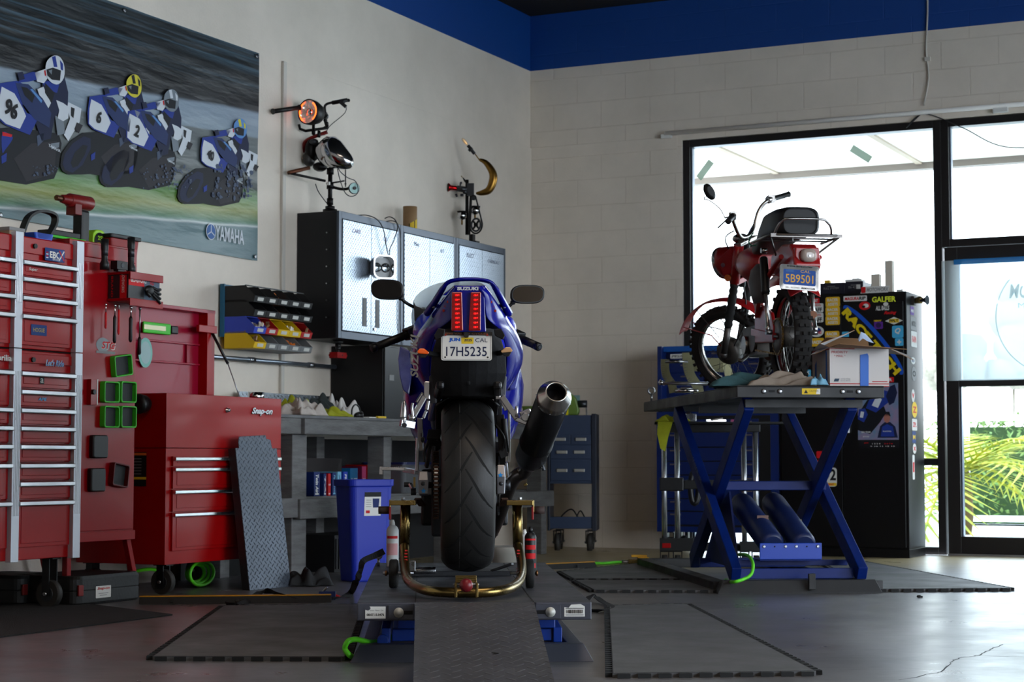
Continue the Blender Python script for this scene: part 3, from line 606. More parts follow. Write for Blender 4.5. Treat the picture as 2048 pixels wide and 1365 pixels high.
mb = MB(); mb.cyl((XW-.04, .45, zt-.1), (XW-.02, .34, 1.2), .008, black).cyl((XW-.02, .34, 1.2), (XW-.012, .26, 1.003), .003, steel); mb.done('gas_strut', B)
for x in (.07, XW-.07):
    for y in (.06, .5): caster(B, x, y, .062, .149)
X = Thing('led_work_light', 'green cordless light bar stuck inside the open chest lid', 'work light', B.M @ V((B.L(LW(283, 655, .19)).x, .475, LW(290, 655, .19).z)), RZL)
mb = MB(); mb.bb(0, .24, 0, .012, -.03, .03, tg); mb.bb(.24, .3, -.006, .01, -.022, .022, black); mb.done('body', X, bev=.008)
mb = MB(); mb.bb(.0, .19, -.003, .0, -.012, .014, mat('led_lens', (230,230,180), .3)); mb.done('lens', X, bev=.002)
P = B.L(LW(286, 706, .18)); mb = MB(); mb.prism(ell(.12, .16), FR(0, 0, 0), .001, fill('teal_sticker', (130,190,180))); mb.prism(ell(.09, .12), FR(0, -.0011, 0), .0005, fill('teal_sticker2', (160,190,190)))
tag(mb.done('oval_sticker', loc=B.M @ V((P.x, .4845, P.z)), rz=RZL), 'pale teal oval sticker inside the open chest lid', 'sticker')
P = B.L(LW(512, 795, .42)); mb = MB(); mb.lathe([(.045,0),(.045,.045),(.042,.045),(.042,.004)], (0,0,0), (0,0,1), chrome); tag(mb.done('tin_cup', loc=B.M @ V((P.x, BT-.42, 1.0005)), rz=0), 'small chrome cup standing on the red chest lid edge', 'cup')
# -------- black cases under the roll cab --------
def case(u, v, lab, L0, rz):
    P = FZ(u, v); X = Thing('tool_case', lab, 'case', P, rz); bc = mat('case_black', (26,27,28), .5, var=.25, bump=.1)
    mb = MB(); mb.loft([[V((L0/2+p[0], .17+p[1], z)) for p in rrect(L0*k, .34*k, .05)] for z, k in ((0, .97), (.012, 1), (.062, 1), (.064, .985), (.068, .985), (.07, 1), (.12, 1), (.135, .96))], bc, smooth=False); mb.done('shell', X, bev=.003)
    mb = MB(); mb.bb(.015, .05, -.009, .001, .045, .095, mat('latch_red', (130,20,20), .5)); mb.done('latch', X, bev=.003)
    return X
X = case(150, 1214, 'black blow-moulded case with a white and red label between caster and locker leg', .5, RZL)
mb = MB(); mb.prism(rrect(.11, .055, .004), FR(.2, -.001, .055), .0006, stkw); mb.text('Snap-on', FR(.2, -.0018, .07), .016, stkr, w=.09, bold=.03, shear=.3); mb.bb(.165, .235, -.0022, -.0016, .047, .05, stkg).bb(.175, .225, -.0022, -.0016, .038, .041, stkg); mb.done('label_plate', X, label='white label')
case(38, 1212, 'black case farther back behind the cabinet caster', .3, RZL)
# ================= MIDDLE: WALL CABINETS, SCULPTURES, BINS, BENCH =================
def treadmat(name, base, sc, metal=1., rough=.3, dark=.6):
    """diamond plate: raised lozenges in alternating directions"""
    m = bpy.data.materials.new(name); m.use_nodes = True; n = m.node_tree.nodes; l = m.node_tree.links; p = n['Principled BSDF']
    p.inputs['Metallic'].default_value = metal; p.inputs['Roughness'].default_value = rough
    tc = n.new('ShaderNodeTexCoord'); sx = n.new('ShaderNodeSeparateXYZ'); l.new(tc.outputs['Object'], sx.inputs[0])
    def M(op, a, b=None, c=None):
        q = n.new('ShaderNodeMath'); q.operation = op
        for k, x in enumerate((a, b, c)):
            if x is None: continue
            if isinstance(x, (int, float)): q.inputs[k].default_value = x
            else: l.new(x, q.inputs[k])
        return q.outputs[0]
    def lay(x, y, sgn, ox, oy):
        u = M('SUBTRACT', M('FRACT', M('ADD', M('MULTIPLY', x, sc), ox)), .5); v = M('SUBTRACT', M('FRACT', M('ADD', M('MULTIPLY', y, sc), oy)), .5)
        a = M('MULTIPLY', M('ADD', u, M('MULTIPLY', v, sgn)), .7071); b = M('MULTIPLY', M('SUBTRACT', u, M('MULTIPLY', v, sgn)), .7071)
        d = M('ADD', M('POWER', M('DIVIDE', a, .34), 2), M('POWER', M('DIVIDE', b, .1), 2))
        return M('SUBTRACT', 1, M('MINIMUM', d, 1))
    y = M('ADD', sx.outputs['Z'], sx.outputs['Y'])
    h = M('MAXIMUM', lay(sx.outputs['X'], y, 1, 0, 0), lay(sx.outputs['X'], y, -1, .5, .5))
    bp = n.new('ShaderNodeBump'); bp.inputs['Distance'].default_value = .0035; bp.inputs['Strength'].default_value = .9; l.new(h, bp.inputs['Height']); l.new(bp.outputs[0], p.inputs['Normal'])
    nz = n.new('ShaderNodeTexNoise'); nz.inputs['Scale'].default_value = 6; nz.inputs['Detail'].default_value = 8; l.new(tc.outputs['Object'], nz.inputs['Vector'])
    mr = n.new('ShaderNodeMapRange'); mr.inputs['From Min'].default_value = .35; mr.inputs['From Max'].default_value = .7; l.new(nz.outputs['Fac'], mr.inputs['Value'])
    mx = n.new('ShaderNodeMix'); mx.data_type = 'RGBA'; c = lin(base); mx.inputs[6].default_value = c; mx.inputs[7].default_value = tuple(q*dark for q in c[:3])+(1,)
    l.new(mr.outputs[0], mx.inputs[0]); l.new(mx.outputs[2], p.inputs['Base Color'])
    return m
tdoor = treadmat('tread_aluminium_door', (176,188,202), 34, .75, .34, .94)
tback = treadmat('tread_aluminium_backsplash', (190,196,205), 24, 1, .25, .8)
cabg = mat('cabinet_grey', (74,82,94), .4, .5, var=.1); cabs = mat('cabinet_side_dark', (30,30,33), .45, .3)
CT = .30
def wall_cab(s0, s1, lab, holes):
    w = s0-s1-.003; T = Thing('wall_cabinet', lab, 'wall cabinet', W(s0, CT, 1.415), RZL); h = .787
    mb = MB(); mb.bb(0, w, .0, .285, 0, h, cabs); mb.done('carcass', T, bev=.003)
    mb = MB(); mb.bb(0, .035, -.018, -.0005, 0, h, cabg).bb(w-.035, w, -.018, -.0005, 0, h, cabg).bb(.035, w-.035, -.018, -.0005, h-.045, h, cabg).bb(.035, w-.035, -.018, -.0005, 0, .045, cabg); mb.done('face_frame', T, bev=.002, label='grey face frame')
    x0, x1 = .04, w-.04; xm = (x0+x1)/2
    for a, b, hx in ((x0, xm-.0015, xm-.105), (xm+.0015, x1, xm+.055)):
        mb = MB(); mb.bb(a, b, -.024, -.002, .05, h-.05, tdoor); d = mb.done('door', T, bev=.002, label='diamond plate door')
        mb = MB(); mb.bb(hx, hx+.048, -.027, -.0235, .09, .27, dsteel).bb(hx+.005, hx+.043, -.0275, -.0265, .097, .263, black); mb.done('handle', d)
    mb = MB(); mb.cyl((xm+.04, -.032, .08), (xm+.04, -.024, .08), .009, chrome, n=14); mb.done('lock', T)
    if holes:
        mb = MB()
        for k in range(6): mb.cyl((-.0012, .07, .13+k*.105), (.002, .07, .13+k*.105), .005, steel, n=8); mb.cyl((-.0012, .05, .13+k*.105), (.002, .05, .13+k*.105), .004, fill('hole', (5,5,5)), n=8)
        mb.done('shelf_pins', T)
    return T
CA = wall_cab(3.392, 2.622, 'diamond plate wall cabinet with black side and chrome light on its door', True)
CB = wall_cab(2.621, 1.851, 'middle diamond plate wall cabinet, cardboard tube standing on it', False)
CC = wall_cab(1.850, 1.08, 'diamond plate wall cabinet nearest the corner, under the brass horn lamp', False)
mk = fill('marker_faint', (150,120,150)); mk2 = fill('marker_dark', (90,90,120))
for T, a, b in ((CA, ('CARB', mk), ('OIL', mk)), (CB, ('Misc', mk2), ('KIT', mk2)), (CC, ('ELECT', mk2), ('CHEMICALS', mk2))):
    mb = MB(); mb.text(a[0], FR(.2, -.0256, .68), .028, a[1], shear=.2); mb.text(b[0], FR(.56, -.0256, .67), .024, b[1], shear=.2); mb.done('handwriting', T, label='faint marker handwriting')
CZ = 1.415+.787
# chrome square double headlight hung on the near cabinet door
P = CA.L(LW(776, 536, CT+.13)); X = Thing('square_headlight', 'chrome rounded-square headlight with two round lamps on the near cabinet door', 'headlight', CA.M @ V((P.x, -.055, P.z)), RZL-R(34))
o = rrect(.145, .145, .04, 6); Fm = FR(0, 0, 0); ln = mat('headlight_glass', (200,215,222), .08, .9)
mb = MB(); mb.loft([[Fm @ V((p[0]*k, p[1]*k, z)) for p in o] for k, z in ((.8, 0), (.95, .04), (1, .09), (1.03, .10), (.93, .10), (.88, .045))], chrome, smooth=False); mb.done('housing', X)
for dx in (-.03, .03):
    mb = MB(); mb.lathe([(.027,0),(.027,.006),(.022,.008),(.001,.012)], (dx, -.047, 0), (0,-1,0), ln, sx=1); mb.lathe([(.03,0),(.03,.008),(.027,.008)], (dx,-.046,0), (0,-1,0), dsteel, caps=False); mb.done('lamp_lens', X)
mb = MB(); mb.bb(-.012, .012, -.02, .02, -.03, .03, dsteel); mb.done('bracket', X)
mb = MB(); mb.prism(rrect(.126,.126,.034), Fm @ Matrix.Translation((0,0,.0452)), .0015, mat('brightening_white', (206,212,216), .3)); mb.done('brightening_plate', X)  # whitish plate added inside, where the chrome reflects too dark
cable = black
def Lp(T, u, v, t): return T.L(LW(u, v, t))
Xc = Thing('lamp_cable', 'thin black cable looping from the cabinet top down to the square headlight', 'cable', CA.M @ V((0, 0, 0)), RZL)
mb = MB(); mb.tube(sp([Xc.L(LW(u, v, t)) for u, v, t in ((715,431,.25),(735,431,.31),(755,440,.345),(767,460,.35),(772,490,.35),(777,511,.35))]+[Xc.L(LW(780, 514, .36))]), .0035, cable, n=6)
mb.tube(sp([Xc.L(LW(u, v, t)) for u, v, t in ((770,437,.25),(779,434,.31),(790,440,.345),(795,455,.35),(788,480,.35),(780,498,.35),(779,514,.35))]), .0035, cable, n=6)
mb.tube(sp([Xc.L(LW(u, v, t)) for u, v, t in ((770,444,.28),(785,442,.335),(796,450,.335),(801,480,.335),(801,560,.335),(800,640,.335),(804,690,.335))]), .0035, cable, n=6); mb.done('wire', Xc)
# cardboard tube
P = LW(820, 452, .12); X = Thing('cardboard_tube', 'brown cardboard tube with yellow and black print standing on the middle cabinet', 'tube', W(-(P-CORNER).dot(AX), .12, CZ+.0005), RZL)
hh = LW(820, 414, .12).z-CZ; cbm = mat('cardboard', (150,118,82), .8, var=.15)
mb = MB(); mb.lathe([(.048,0),(.048,hh),(.043,hh),(.043,.01)], (0,0,0), (0,0,1), cbm); mb.done('tube_wall', X)
mb = MB(); 
for k in range(14):
    a0, a1 = R(200+k*9), R(209+k*9); z0 = .02+k*.004; mb.poly([(.0488*math.cos(a), .0488*math.sin(a), z) for a, z in ((a0, .01), (a1, .01), (a1, z0+.05), (a0, z0+.045))], stky if k % 5 else stkk)
mb.done('printed_band', X, label='yellow and black printed band')
# red magnetic lamp under the near cabinet
P = CA.L(LW(676, 706, .2)); X = Thing('magnetic_lamp', 'red magnetic work lamp hanging under the near wall cabinet', 'lamp', CA.M @ V((P.x, CT-.2, -.0005)), RZL)
mb = MB(); mb.cyl((0,0,0), (0,0,-.02), .032, black).cyl((0,0,-.02), (0,0,-.045), .018, black).ball((0,0,-.05), .016, black).cyl((0,0,-.06), (0,0,-.075), .01, black); mb.done('magnet_mount', X)
mb = MB(); mb.bb(-.055, .055, -.03, .03, -.112, -.076, red).bb(-.058, .058, -.033, .033, -.1, -.088, red); mb.cyl((0,-.034,-.094), (0,-.032,-.094), .006, black, n=10); mb.done('lamp_body', X, bev=.005)
# ---------------- headlight sculpture lamp ----------------
Tt = .17; P = LW(660, 418, Tt); sS = -(P-CORNER).dot(AX)
X = Thing('headlight_sculpture', 'lamp made of motorcycle parts with lit round headlight and chrome tank', 'lamp', W(sS, Tt, CZ+.0005), RZW)
def Q(u, v, dt=0): return X.L(DY(u, v, P.y+dt))
iron = mat('black_iron_pipe', (24,22,22), .45, .5)
mb = MB(); c = Q(660, 414); mb.cyl((0,0,0), (0,0,.03), .045, iron).cyl((0,0,.03), (0,0,.05), .03, iron); mb.cyl((0,0,.04), V((0,0,Q(660, 340).z)), .014, iron); mb.cyl((0,0,.06),(0,0,.1),.02,iron).cyl((0,0,Q(660,372).z-.02),(0,0,Q(660,372).z+.02),.022,iron)
mb.cyl((0,0,Q(660,368).z+.06),(0,0,Q(660,368).z+.1),.022,iron); mb.done('pipe_stand', X)
hc = Q(618, 224, -.16); dv = (V((-.10, -1, .02))).normalized()
mb = MB(); hr = .078
mb.lathe([(.001,-.12),(hr*.4,-.11),(hr*.8,-.08),(hr*1.0,-.03),(hr*1.02,0),(hr*1.02,.012),(hr*.93,.014)], hc, dv, iron, n=40, caps=False); mb.done('headlight_bowl', X)
def headmat():
    m = bpy.data.materials.new('reflector_glass'); m.use_nodes = True; n = m.node_tree.nodes; l = m.node_tree.links; p = n['Principled BSDF']
    p.inputs['Metallic'].default_value = .7; p.inputs['Roughness'].default_value = .12; p.inputs['Base Color'].default_value = lin((190,180,170))
    tc = n.new('ShaderNodeTexCoord'); v = n.new('ShaderNodeTexVoronoi'); v.inputs['Scale'].default_value = 30; l.new(tc.outputs['Object'], v.inputs[0]); b = n.new('ShaderNodeBump'); b.inputs['Distance'].default_value = .02; b.inputs['Strength'].default_value = .7; l.new(v.outputs['Distance'], b.inputs['Height']); l.new(b.outputs[0], p.inputs['Normal'])
    p.inputs['Emission Color'].default_value = lin((200,190,180)); p.inputs['Emission Strength'].default_value = .12
    return m
mb = MB(); mb.lathe([(hr*.93,.008),(hr*.7,-.012),(hr*.3,-.03),(.001,-.034)], hc, dv, headmat(), n=40, caps=False); mb.lathe([(.022,-.03),(.022,.004),(.001,.006)], hc, dv, chrome, caps=False)
fx, fy = frame_for(dv)
for k in range(4): mb.bar(hc+dv*.004+V((-.02+k*.013, 0, .03)), hc+dv*.004+V((-.02+k*.013, 0, .06)), .004, .006, ln)
mb.done('reflector', X)
mb = MB(); am = mat('amber_led', (255,120,40), .4, emis=3.2, ecol=(255,88,20)); rx = V((dv.y, -dv.x, 0)).normalized()*-1; uz = V((0,0,1))
for k in range(18):
    for sg in (0, PI):
        a = R(-52+k*104/17)+sg; mb.ball(hc+dv*.012+(rx*math.cos(a)+uz*math.sin(a))*hr*.82, .0042, am, n=8)
mb.done('led_ring', X, label='glowing amber led arcs')
mb = MB(); a = Q(600, 215, -.2); b = Q(547, 223, -.32); mb.cyl(a, b, .014, black, n=16); mb.cyl(b, b+(b-a)*.04, .018, black, n=16).cyl(a, a+(b-a)*.04, .018, black, n=16); mb.done('left_grip', X)
mb = MB(); mb.tube(sp([Q(618,214,-.08), Q(640,222,-.08), Q(650,230,-.06), Q(650,212,-.06), Q(660,206,-.06), Q(668,206,-.06)]), .008, iron, n=8); mb.cyl(Q(664,206,-.06), Q(695,200,-.06), .013, black, n=14); mb.ball(Q(685,204,-.06), .018, black, n=10).bar(Q(680,204,-.08), Q(692,214,-.08), .02, .02, black).ball(Q(697,201,-.06), .011, iron, n=10)
for v in (232, 241, 247, 256): mb.ball(Q(652+random.uniform(-2,3), v, -.05), .013, iron, n=10)
mb.tube(sp([Q(652,225,-.05), Q(650,240,-.05), Q(655,258,-.05)]), .009, iron, n=8); mb.lathe([(.014,-.004),(.018,-.004),(.018,.004),(.014,.004)], Q(652,233,-.06), (0,1,0), steel, n=16, caps=False); mb.done('right_bar', X)
mb = MB(); mb.tube([Q(598,249,-.06), Q(600,258,-.06), Q(611,262,-.06), Q(655,256,-.06), Q(655,250,-.06)], .009, iron, n=8).cyl(Q(627,262,-.06), Q(627,268,-.04), .012, iron).cyl(Q(638,262,-.04), Q(638,275,-.04), .01, iron); mb.cyl(Q(627,262,-.06), Q(627,250,-.12), .009, iron); mb.done('pipe_frame', X)
# chrome tank: tear-drop loft along a slanted axis
tc0 = Q(640, 300, -.05); tc1 = Q(706, 322, -.12); axis = (tc1-tc0); up = V((axis.z*-1, 0, axis.x)).normalized(); dp = axis.cross(up).normalized()
mb = MB(); rings = []
for f, ru, rd, off in ((-.12,.012,.02,0),(-.04,.05,.035,.004),(.1,.085,.055,.012),(.3,.1,.062,.012),(.5,.09,.06,.004),(.7,.07,.05,-.008),(.88,.05,.036,-.016),(.98,.032,.02,-.02),(1.02,.012,.01,-.02)):
    cc = tc0+axis*f+up*off; rings.append([cc+up*math.cos(2*PI*k/24)*ru*.98+dp*math.sin(2*PI*k/24)*rd*1.4 for k in range(24)])
mb.loft(rings, mat('polished_tank', (190,190,192), .1, 1)); mb.tube(sp([tc0+axis*f-dp*.0-up*q+dp*-.0 for f, q in ((-.1,.0),(.1,.062),(.4,.078),(.8,.06),(1.02,.03))]), .006, chrome, n=8); mb.done('chrome_tank', X)
rdk = mat('dark_red_tank', (120,18,14), .4); mb = MB(); mb.ball(Q(625, 300, .0), (.04,.06,.075), iron, n=18).ball(Q(618, 318, .0), (.035,.05,.05), mat('engine_grey', (66,64,62), .5, .5), n=16).tube(sp([Q(606,305,.02), Q(610,285,.0), Q(625,275,-.02), Q(655,264,-.02)]), .012, rdk, n=8).ball(Q(628, 284, -.06), (.028,.03,.02), dsteel, n=14).ball(Q(640,334,0), (.045,.05,.03), iron, n=14); mb.bar(Q(640,270,-.03), Q(650,268,-.03), .02, .012, rdk); mb.done('engine_case', X)
mb = MB(); mb.cyl(Q(577,346,-.22), Q(618,336,-.08), .012, mat('rusty_copper', (110,66,44), .5, .6)); mb.cyl(Q(577,346,-.22), Q(650,362,.0), .008, iron).cyl(Q(604,317,-.02), Q(609,318,-.02), .006, mat('spark_plug', (200,180,160), .4)); mb.cyl(Q(652,368,-.02), Q(689,362,-.02), .005, iron); mb.done('side_pipes', X)
mb = MB(); g = Q(708, 377, -.05); gd = V((.75, -.6, -.02)).normalized()
mb.lathe([(.034,-.012),(.036,0),(.036,.006),(.033,.008)], g, gd, dsteel).lathe([(.033,.008),(.001,.009)], g, gd, fill('gauge_face', (200,240,235)), caps=False).cyl(g+gd*.008, g+gd*.02, .01, black); mb.tube(sp([Q(664,374,0), Q(680,378,-.02), Q(694,378,-.04), Q(700,374,-.05)]), .009, iron, n=8); mb.cyl(Q(691,340,-.05), Q(691,374,-.05), .004, iron, n=8).ball(Q(691,368,-.05), .007, iron, n=8); mb.done('oil_gauge', X, label='round oil gauge on a side arm')
mb = MB(); mb.tube(sp([Q(675,338,-.1), Q(680,360,-.12), Q(690,385,-.12), Q(702,393,-.1), Q(714,388,-.08), Q(716,376,-.07), Q(710,362,-.07), Q(696,356,-.1), Q(682,345,-.12), Q(676,336,-.12)]), .003, dsteel, n=6); mb.tube(sp([Q(693,215,-.06), Q(688,228,-.08), Q(660,252,-.08), Q(652,266,-.08)]), .0025, iron, n=6); mb.tube(sp([Q(631,368,.02), Q(636,382,.02), Q(646,397,.02), Q(654,407,.0)]), .003, iron, n=6); mb.done('control_cables', X)
mb = MB(); mb.bb(-.0,.02,-.045,-.03,Q(668,372).z,Q(668,366).z,white); mb.done('switch_tag', X)
# ---------------- brass horn lamp ----------------
P = LW(948, 470, .17); sS = -(P-CORNER).dot(AX)
X = Thing('horn_lamp', 'lamp made of engine parts with curved brass pipe, red funnel and belt pulley', 'lamp', W(sS, .17, CZ+.0005), RZW)
bg_ = mat('old_brass', (150,112,52), .3, 1, var=.35, vs=20)
mb = MB(); mb.bb(-.07, .03, -.03, .03, 0, .04, iron).bb(-.03, .0, -.02, .02, .04, .09, iron); mb.cyl(Q(934,470), Q(934,360), .012, iron); mb.bar(Q(942,392,-.04), Q(938,470,-.04), .02, .02, iron); mb.done('stand', X)
mb = MB(); pts = sp([Q(u, v) for u, v in ((958,319),(972,326),(985,345),(986,362),(978,380),(964,386),(952,387))], 8); nn = len(pts)
mb.tube(pts, .01, bg_, n=16, rs=[.006+.024*math.sin(PI*min(1, i/(nn-1)))**.8 for i in range(nn)]); mb.tube([Q(958,319), Q(950,308)], .004, bg_, n=8); mb.done('brass_pipe', X, label='curved brass pipe')
mb = MB(); mb.cyl(Q(949,308), Q(936,291), .012, black, n=14).cyl(Q(943,301),Q(939,297),.018,black,n=10); mb.done('bulb_socket', X)
mb = MB(); mb.tube([Q(935,290), Q(931,285), Q(927,280), Q(924,277)], .01, mat('bulb_glass', (235,215,180), .1, alpha=.55), n=14, rs=[.006,.011,.011,.005]); mb.tube([Q(934,288), Q(928,281)], .0025, mat('filament', (240,190,110), .4, emis=1.5), n=6); mb.done('bulb', X)
mb = MB(); f0 = Q(896, 375, -.03); f1 = Q(914, 377, -.01); ax_ = (f1-f0).normalized(); Lf = (f1-f0).length; mb.lathe([(.031,0),(.032,.003),(.024,.012),(.018,.022),(.017,Lf+.004)], f0, ax_, mat('anodised_red', (190,10,16), .2, .8), n=28, caps=False).lathe([(.029,.001),(.022,.013),(.015,.024)], f0, ax_, mat('anodised_red2', (90,4,8), .4, .5), caps=False); mb.done('red_funnel', X, label='red anodised funnel')
mb = MB(); mb.cyl(Q(914,377,-.01), Q(934,380,-.01), .022, dsteel).bar(Q(934,380,0), Q(948,380,0), .05, .09, dsteel).cyl(Q(920,377,-.01), Q(921,367,-.01), .006, dsteel).ball(Q(922,366,-.01), .009, dsteel, n=10).cyl(Q(912,388,-.01), Q(914,394,-.01), .008, dsteel).cyl(Q(924,388,-.01),Q(924,393,-.01),.012,dsteel).ball(Q(930,384,-.02),.018,dsteel,n=12); mb.done('carburettor', X)
mb = MB(); mb.tube([Q(936,370), Q(930,362), Q(926,356)], .005, black, n=8, rs=[.004,.008,.004]); mb.cyl(Q(926,356), Q(922,352), .004, mat('bulb_glass'), n=8); mb.done('small_bulb', X)
for u, v, r_ in ((924, 425, .034), (950, 415, .036)):
    mb = MB(); q = Q(u, v, .02 if u > 940 else -.02); mb.lathe([(r_,0),(r_,-.04),(r_*.5,-.05),(r_*.3,-.055)], q, (0,0,1), chrome).lathe([(r_*1.05,0),(r_*1.05,.008)], q, (0,0,1), iron); mb.cyl(q-V((0,0,.05)), q-V((0,0,.09)), .006, bg_); mb.done('gauge_cup', X, label='chrome gauge')
pc = Q(952, 450, -.06); p2 = Q(947, 397, -.06); mb = MB(); mb.lathe([(.034,-.008),(.038,-.008),(.038,.008),(.034,.008)], pc, (0,1,0), dsteel, closed=False) if False else mb.tube([pc+V((.036*math.cos(a), 0, .036*1.25*math.sin(a))) for a in [2*PI*k/32 for k in range(32)]], .007, dsteel, n=8, closed=True)
for k in range(4): a = PI/4+k*PI/2; mb.bar(pc, pc+V((.036*math.cos(a), 0, .045*math.sin(a))), .01, .012, iron)
mb.cyl(pc-V((0,.01,0)), pc+V((0,.01,0)), .014, iron).cyl(p2-V((0,.01,0)), p2+V((0,.01,0)), .014, dsteel); mb.done('pulley', X)
belt = [pc+V((.05*math.cos(a), 0, .062*math.sin(a))) for a in [R(-200+k*10) for k in range(23)]][::-1]; belt += [p2+V((.02*math.cos(a), 0, .02*math.sin(a))) for a in [R(180-k*20) for k in range(10)]][:10]
mb = MB(); mb.tube(belt, .006, blackr, n=8, closed=True); mb.done('drive_belt', X)
# ---------------- racing banner ----------------
def bannerart():
    m = bpy.data.materials.new('banner_vinyl'); m.use_nodes = True; n = m.node_tree.nodes; l = m.node_tree.links; p = n['Principled BSDF']; p.inputs['Roughness'].default_value = .38
    tc = n.new('ShaderNodeTexCoord'); sx = n.new('ShaderNodeSeparateXYZ'); l.new(tc.outputs['Object'], sx.inputs[0])
    cr = n.new('ShaderNodeValToRGB'); e = cr.color_ramp.elements; H = 1.262
    stops = [(0,(70,102,110)),(.155,(74,106,112)),(.163,(196,204,204)),(.17,(110,140,130)),(.18,(70,116,84)),(.23,(132,140,70)),(.29,(86,130,60)),(.335,(60,92,60)),(.345,(64,72,72)),(.38,(88,94,94)),(.5,(92,100,102)),(.585,(98,106,108)),(.595,(128,146,160)),(.705,(140,156,172)),(.72,(30,32,36)),(.78,(14,15,18)),(1,(22,28,32))]
    while len(e) < len(stops): e.new(.5)
    for k, (q, c) in enumerate(stops): e[k].position = q; e[k].color = lin(c)
    nz = n.new('ShaderNodeTexNoise'); nz.inputs['Scale'].default_value = 2.2; mp = n.new('ShaderNodeMapping'); mp.inputs['Scale'].default_value = (.6,1,3); l.new(tc.outputs['Object'], mp.inputs[0]); l.new(mp.outputs[0], nz.inputs[0]); nz.inputs['Detail'].default_value = 6
    a = n.new('ShaderNodeMath'); a.operation = 'DIVIDE'; a.inputs[1].default_value = H; l.new(sx.outputs['Z'], a.inputs[0])
    # the horizon of the printed picture slopes a little
    b = n.new('ShaderNodeMath'); b.operation = 'MULTIPLY_ADD'; b.inputs[1].default_value = .055; nx_ = n.new('ShaderNodeMath'); nx_.operation = 'SUBTRACT'; nx_.inputs[0].default_value = 3.1; l.new(sx.outputs['X'], nx_.inputs[1]); l.new(nx_.outputs[0], b.inputs[0]); l.new(a.outputs[0], b.inputs[2])
    c2 = n.new('ShaderNodeMath'); c2.operation = 'MULTIPLY_ADD'; c2.inputs[1].default_value = .03; l.new(nz.outputs['Fac'], c2.inputs[0]); l.new(b.outputs[0], c2.inputs[2])
    sb = n.new('ShaderNodeMath'); sb.operation = 'SUBTRACT'; sb.inputs[1].default_value = .015; l.new(c2.outputs[0], sb.inputs[0]); l.new(sb.outputs[0], cr.inputs[0])
    # blurred speed streaks across the dark top
    wv = n.new('ShaderNodeTexNoise'); m2 = n.new('ShaderNodeMapping'); m2.inputs['Scale'].default_value = (.3,1,34); m2.inputs['Rotation'].default_value = (0,R(2),0); l.new(tc.outputs['Object'], m2.inputs[0]); l.new(m2.outputs[0], wv.inputs[0]); wv.inputs['Scale'].default_value = 1; wv.inputs['Detail'].default_value = 2
    mr = n.new('ShaderNodeMapRange'); mr.inputs['From Min'].default_value = .5; mr.inputs['From Max'].default_value = .68; l.new(wv.outputs['Fac'], mr.inputs['Value'])
    tz = n.new('ShaderNodeMapRange'); tz.inputs['From Min'].default_value = .78; tz.inputs['From Max'].default_value = .9; tz.inputs['To Max'].default_value = .6; l.new(b.outputs[0], tz.inputs['Value'])
    mu = n.new('ShaderNodeMath'); mu.operation = 'MULTIPLY'; l.new(mr.outputs[0], mu.inputs[0]); l.new(tz.outputs[0], mu.inputs[1])
    mx = n.new('ShaderNodeMix'); mx.data_type = 'RGBA'; mx.inputs[7].default_value = lin((92,128,150)); l.new(mu.outputs[0], mx.inputs[0]); l.new(cr.outputs[0], mx.inputs[6]); l.new(mx.outputs[2], p.inputs['Base Color'])
    bp = n.new('ShaderNodeBump'); bp.inputs['Strength'].default_value = .5; bp.inputs['Distance'].default_value = .03; l.new(nz.outputs['Fac'], bp.inputs['Height']); l.new(bp.outputs[0], p.inputs['Normal'])
    return m
BW = 3.1; N = Thing('racing_banner', 'large vinyl banner of blue racing motorcycles on the wall over the red cabinets', 'banner', W(3.83+BW, .012, 1.862), RZL)
bm_ = bannerart(); mb = MB(); nx, nz_ = 44, 18
gr = [[V((BW*i/nx, -.004-.005*math.sin(i*.9+j*.35)*math.sin(PI*j/nz_)-(.006*math.exp(-((i-nx*.59)/1.3)**2)*(j/nz_)), 1.262*j/nz_)) for i in range(nx+1)] for j in range(nz_+1)]
vs = [p for r in gr for p in r]; mb.add(vs, [(j*(nx+1)+i, j*(nx+1)+i+1, (j+1)*(nx+1)+i+1, (j+1)*(nx+1)+i) for j in range(nz_) for i in range(nx)], bm_, True); mb.done('sheet', N)
def BP(u, v): P = N.L(LW(u, v, .012)); return P.x, P.z
def bpoly(mb, pts, m, lay, smooth=True):
    q = [V((*BP(u, v), 0)) for u, v in pts]
    if smooth and len(q) > 4: q = sp(q, 3, True)
    mb.poly([(p.x, -.0125-lay*.001, p.y) for p in q], m)
rb = fill('race_blue', (30,54,140)); rw = fill('race_white', (205,212,220)); rk = fill('race_black', (16,18,26)); rn = fill('race_navy', (22,30,62)); rgl = fill('race_grey', (120,130,140)); ry = fill('race_yellow', (210,200,60)); rsm = fill('race_smoke', (70,82,106)); rlb = fill('race_light_blue', (90,140,200))
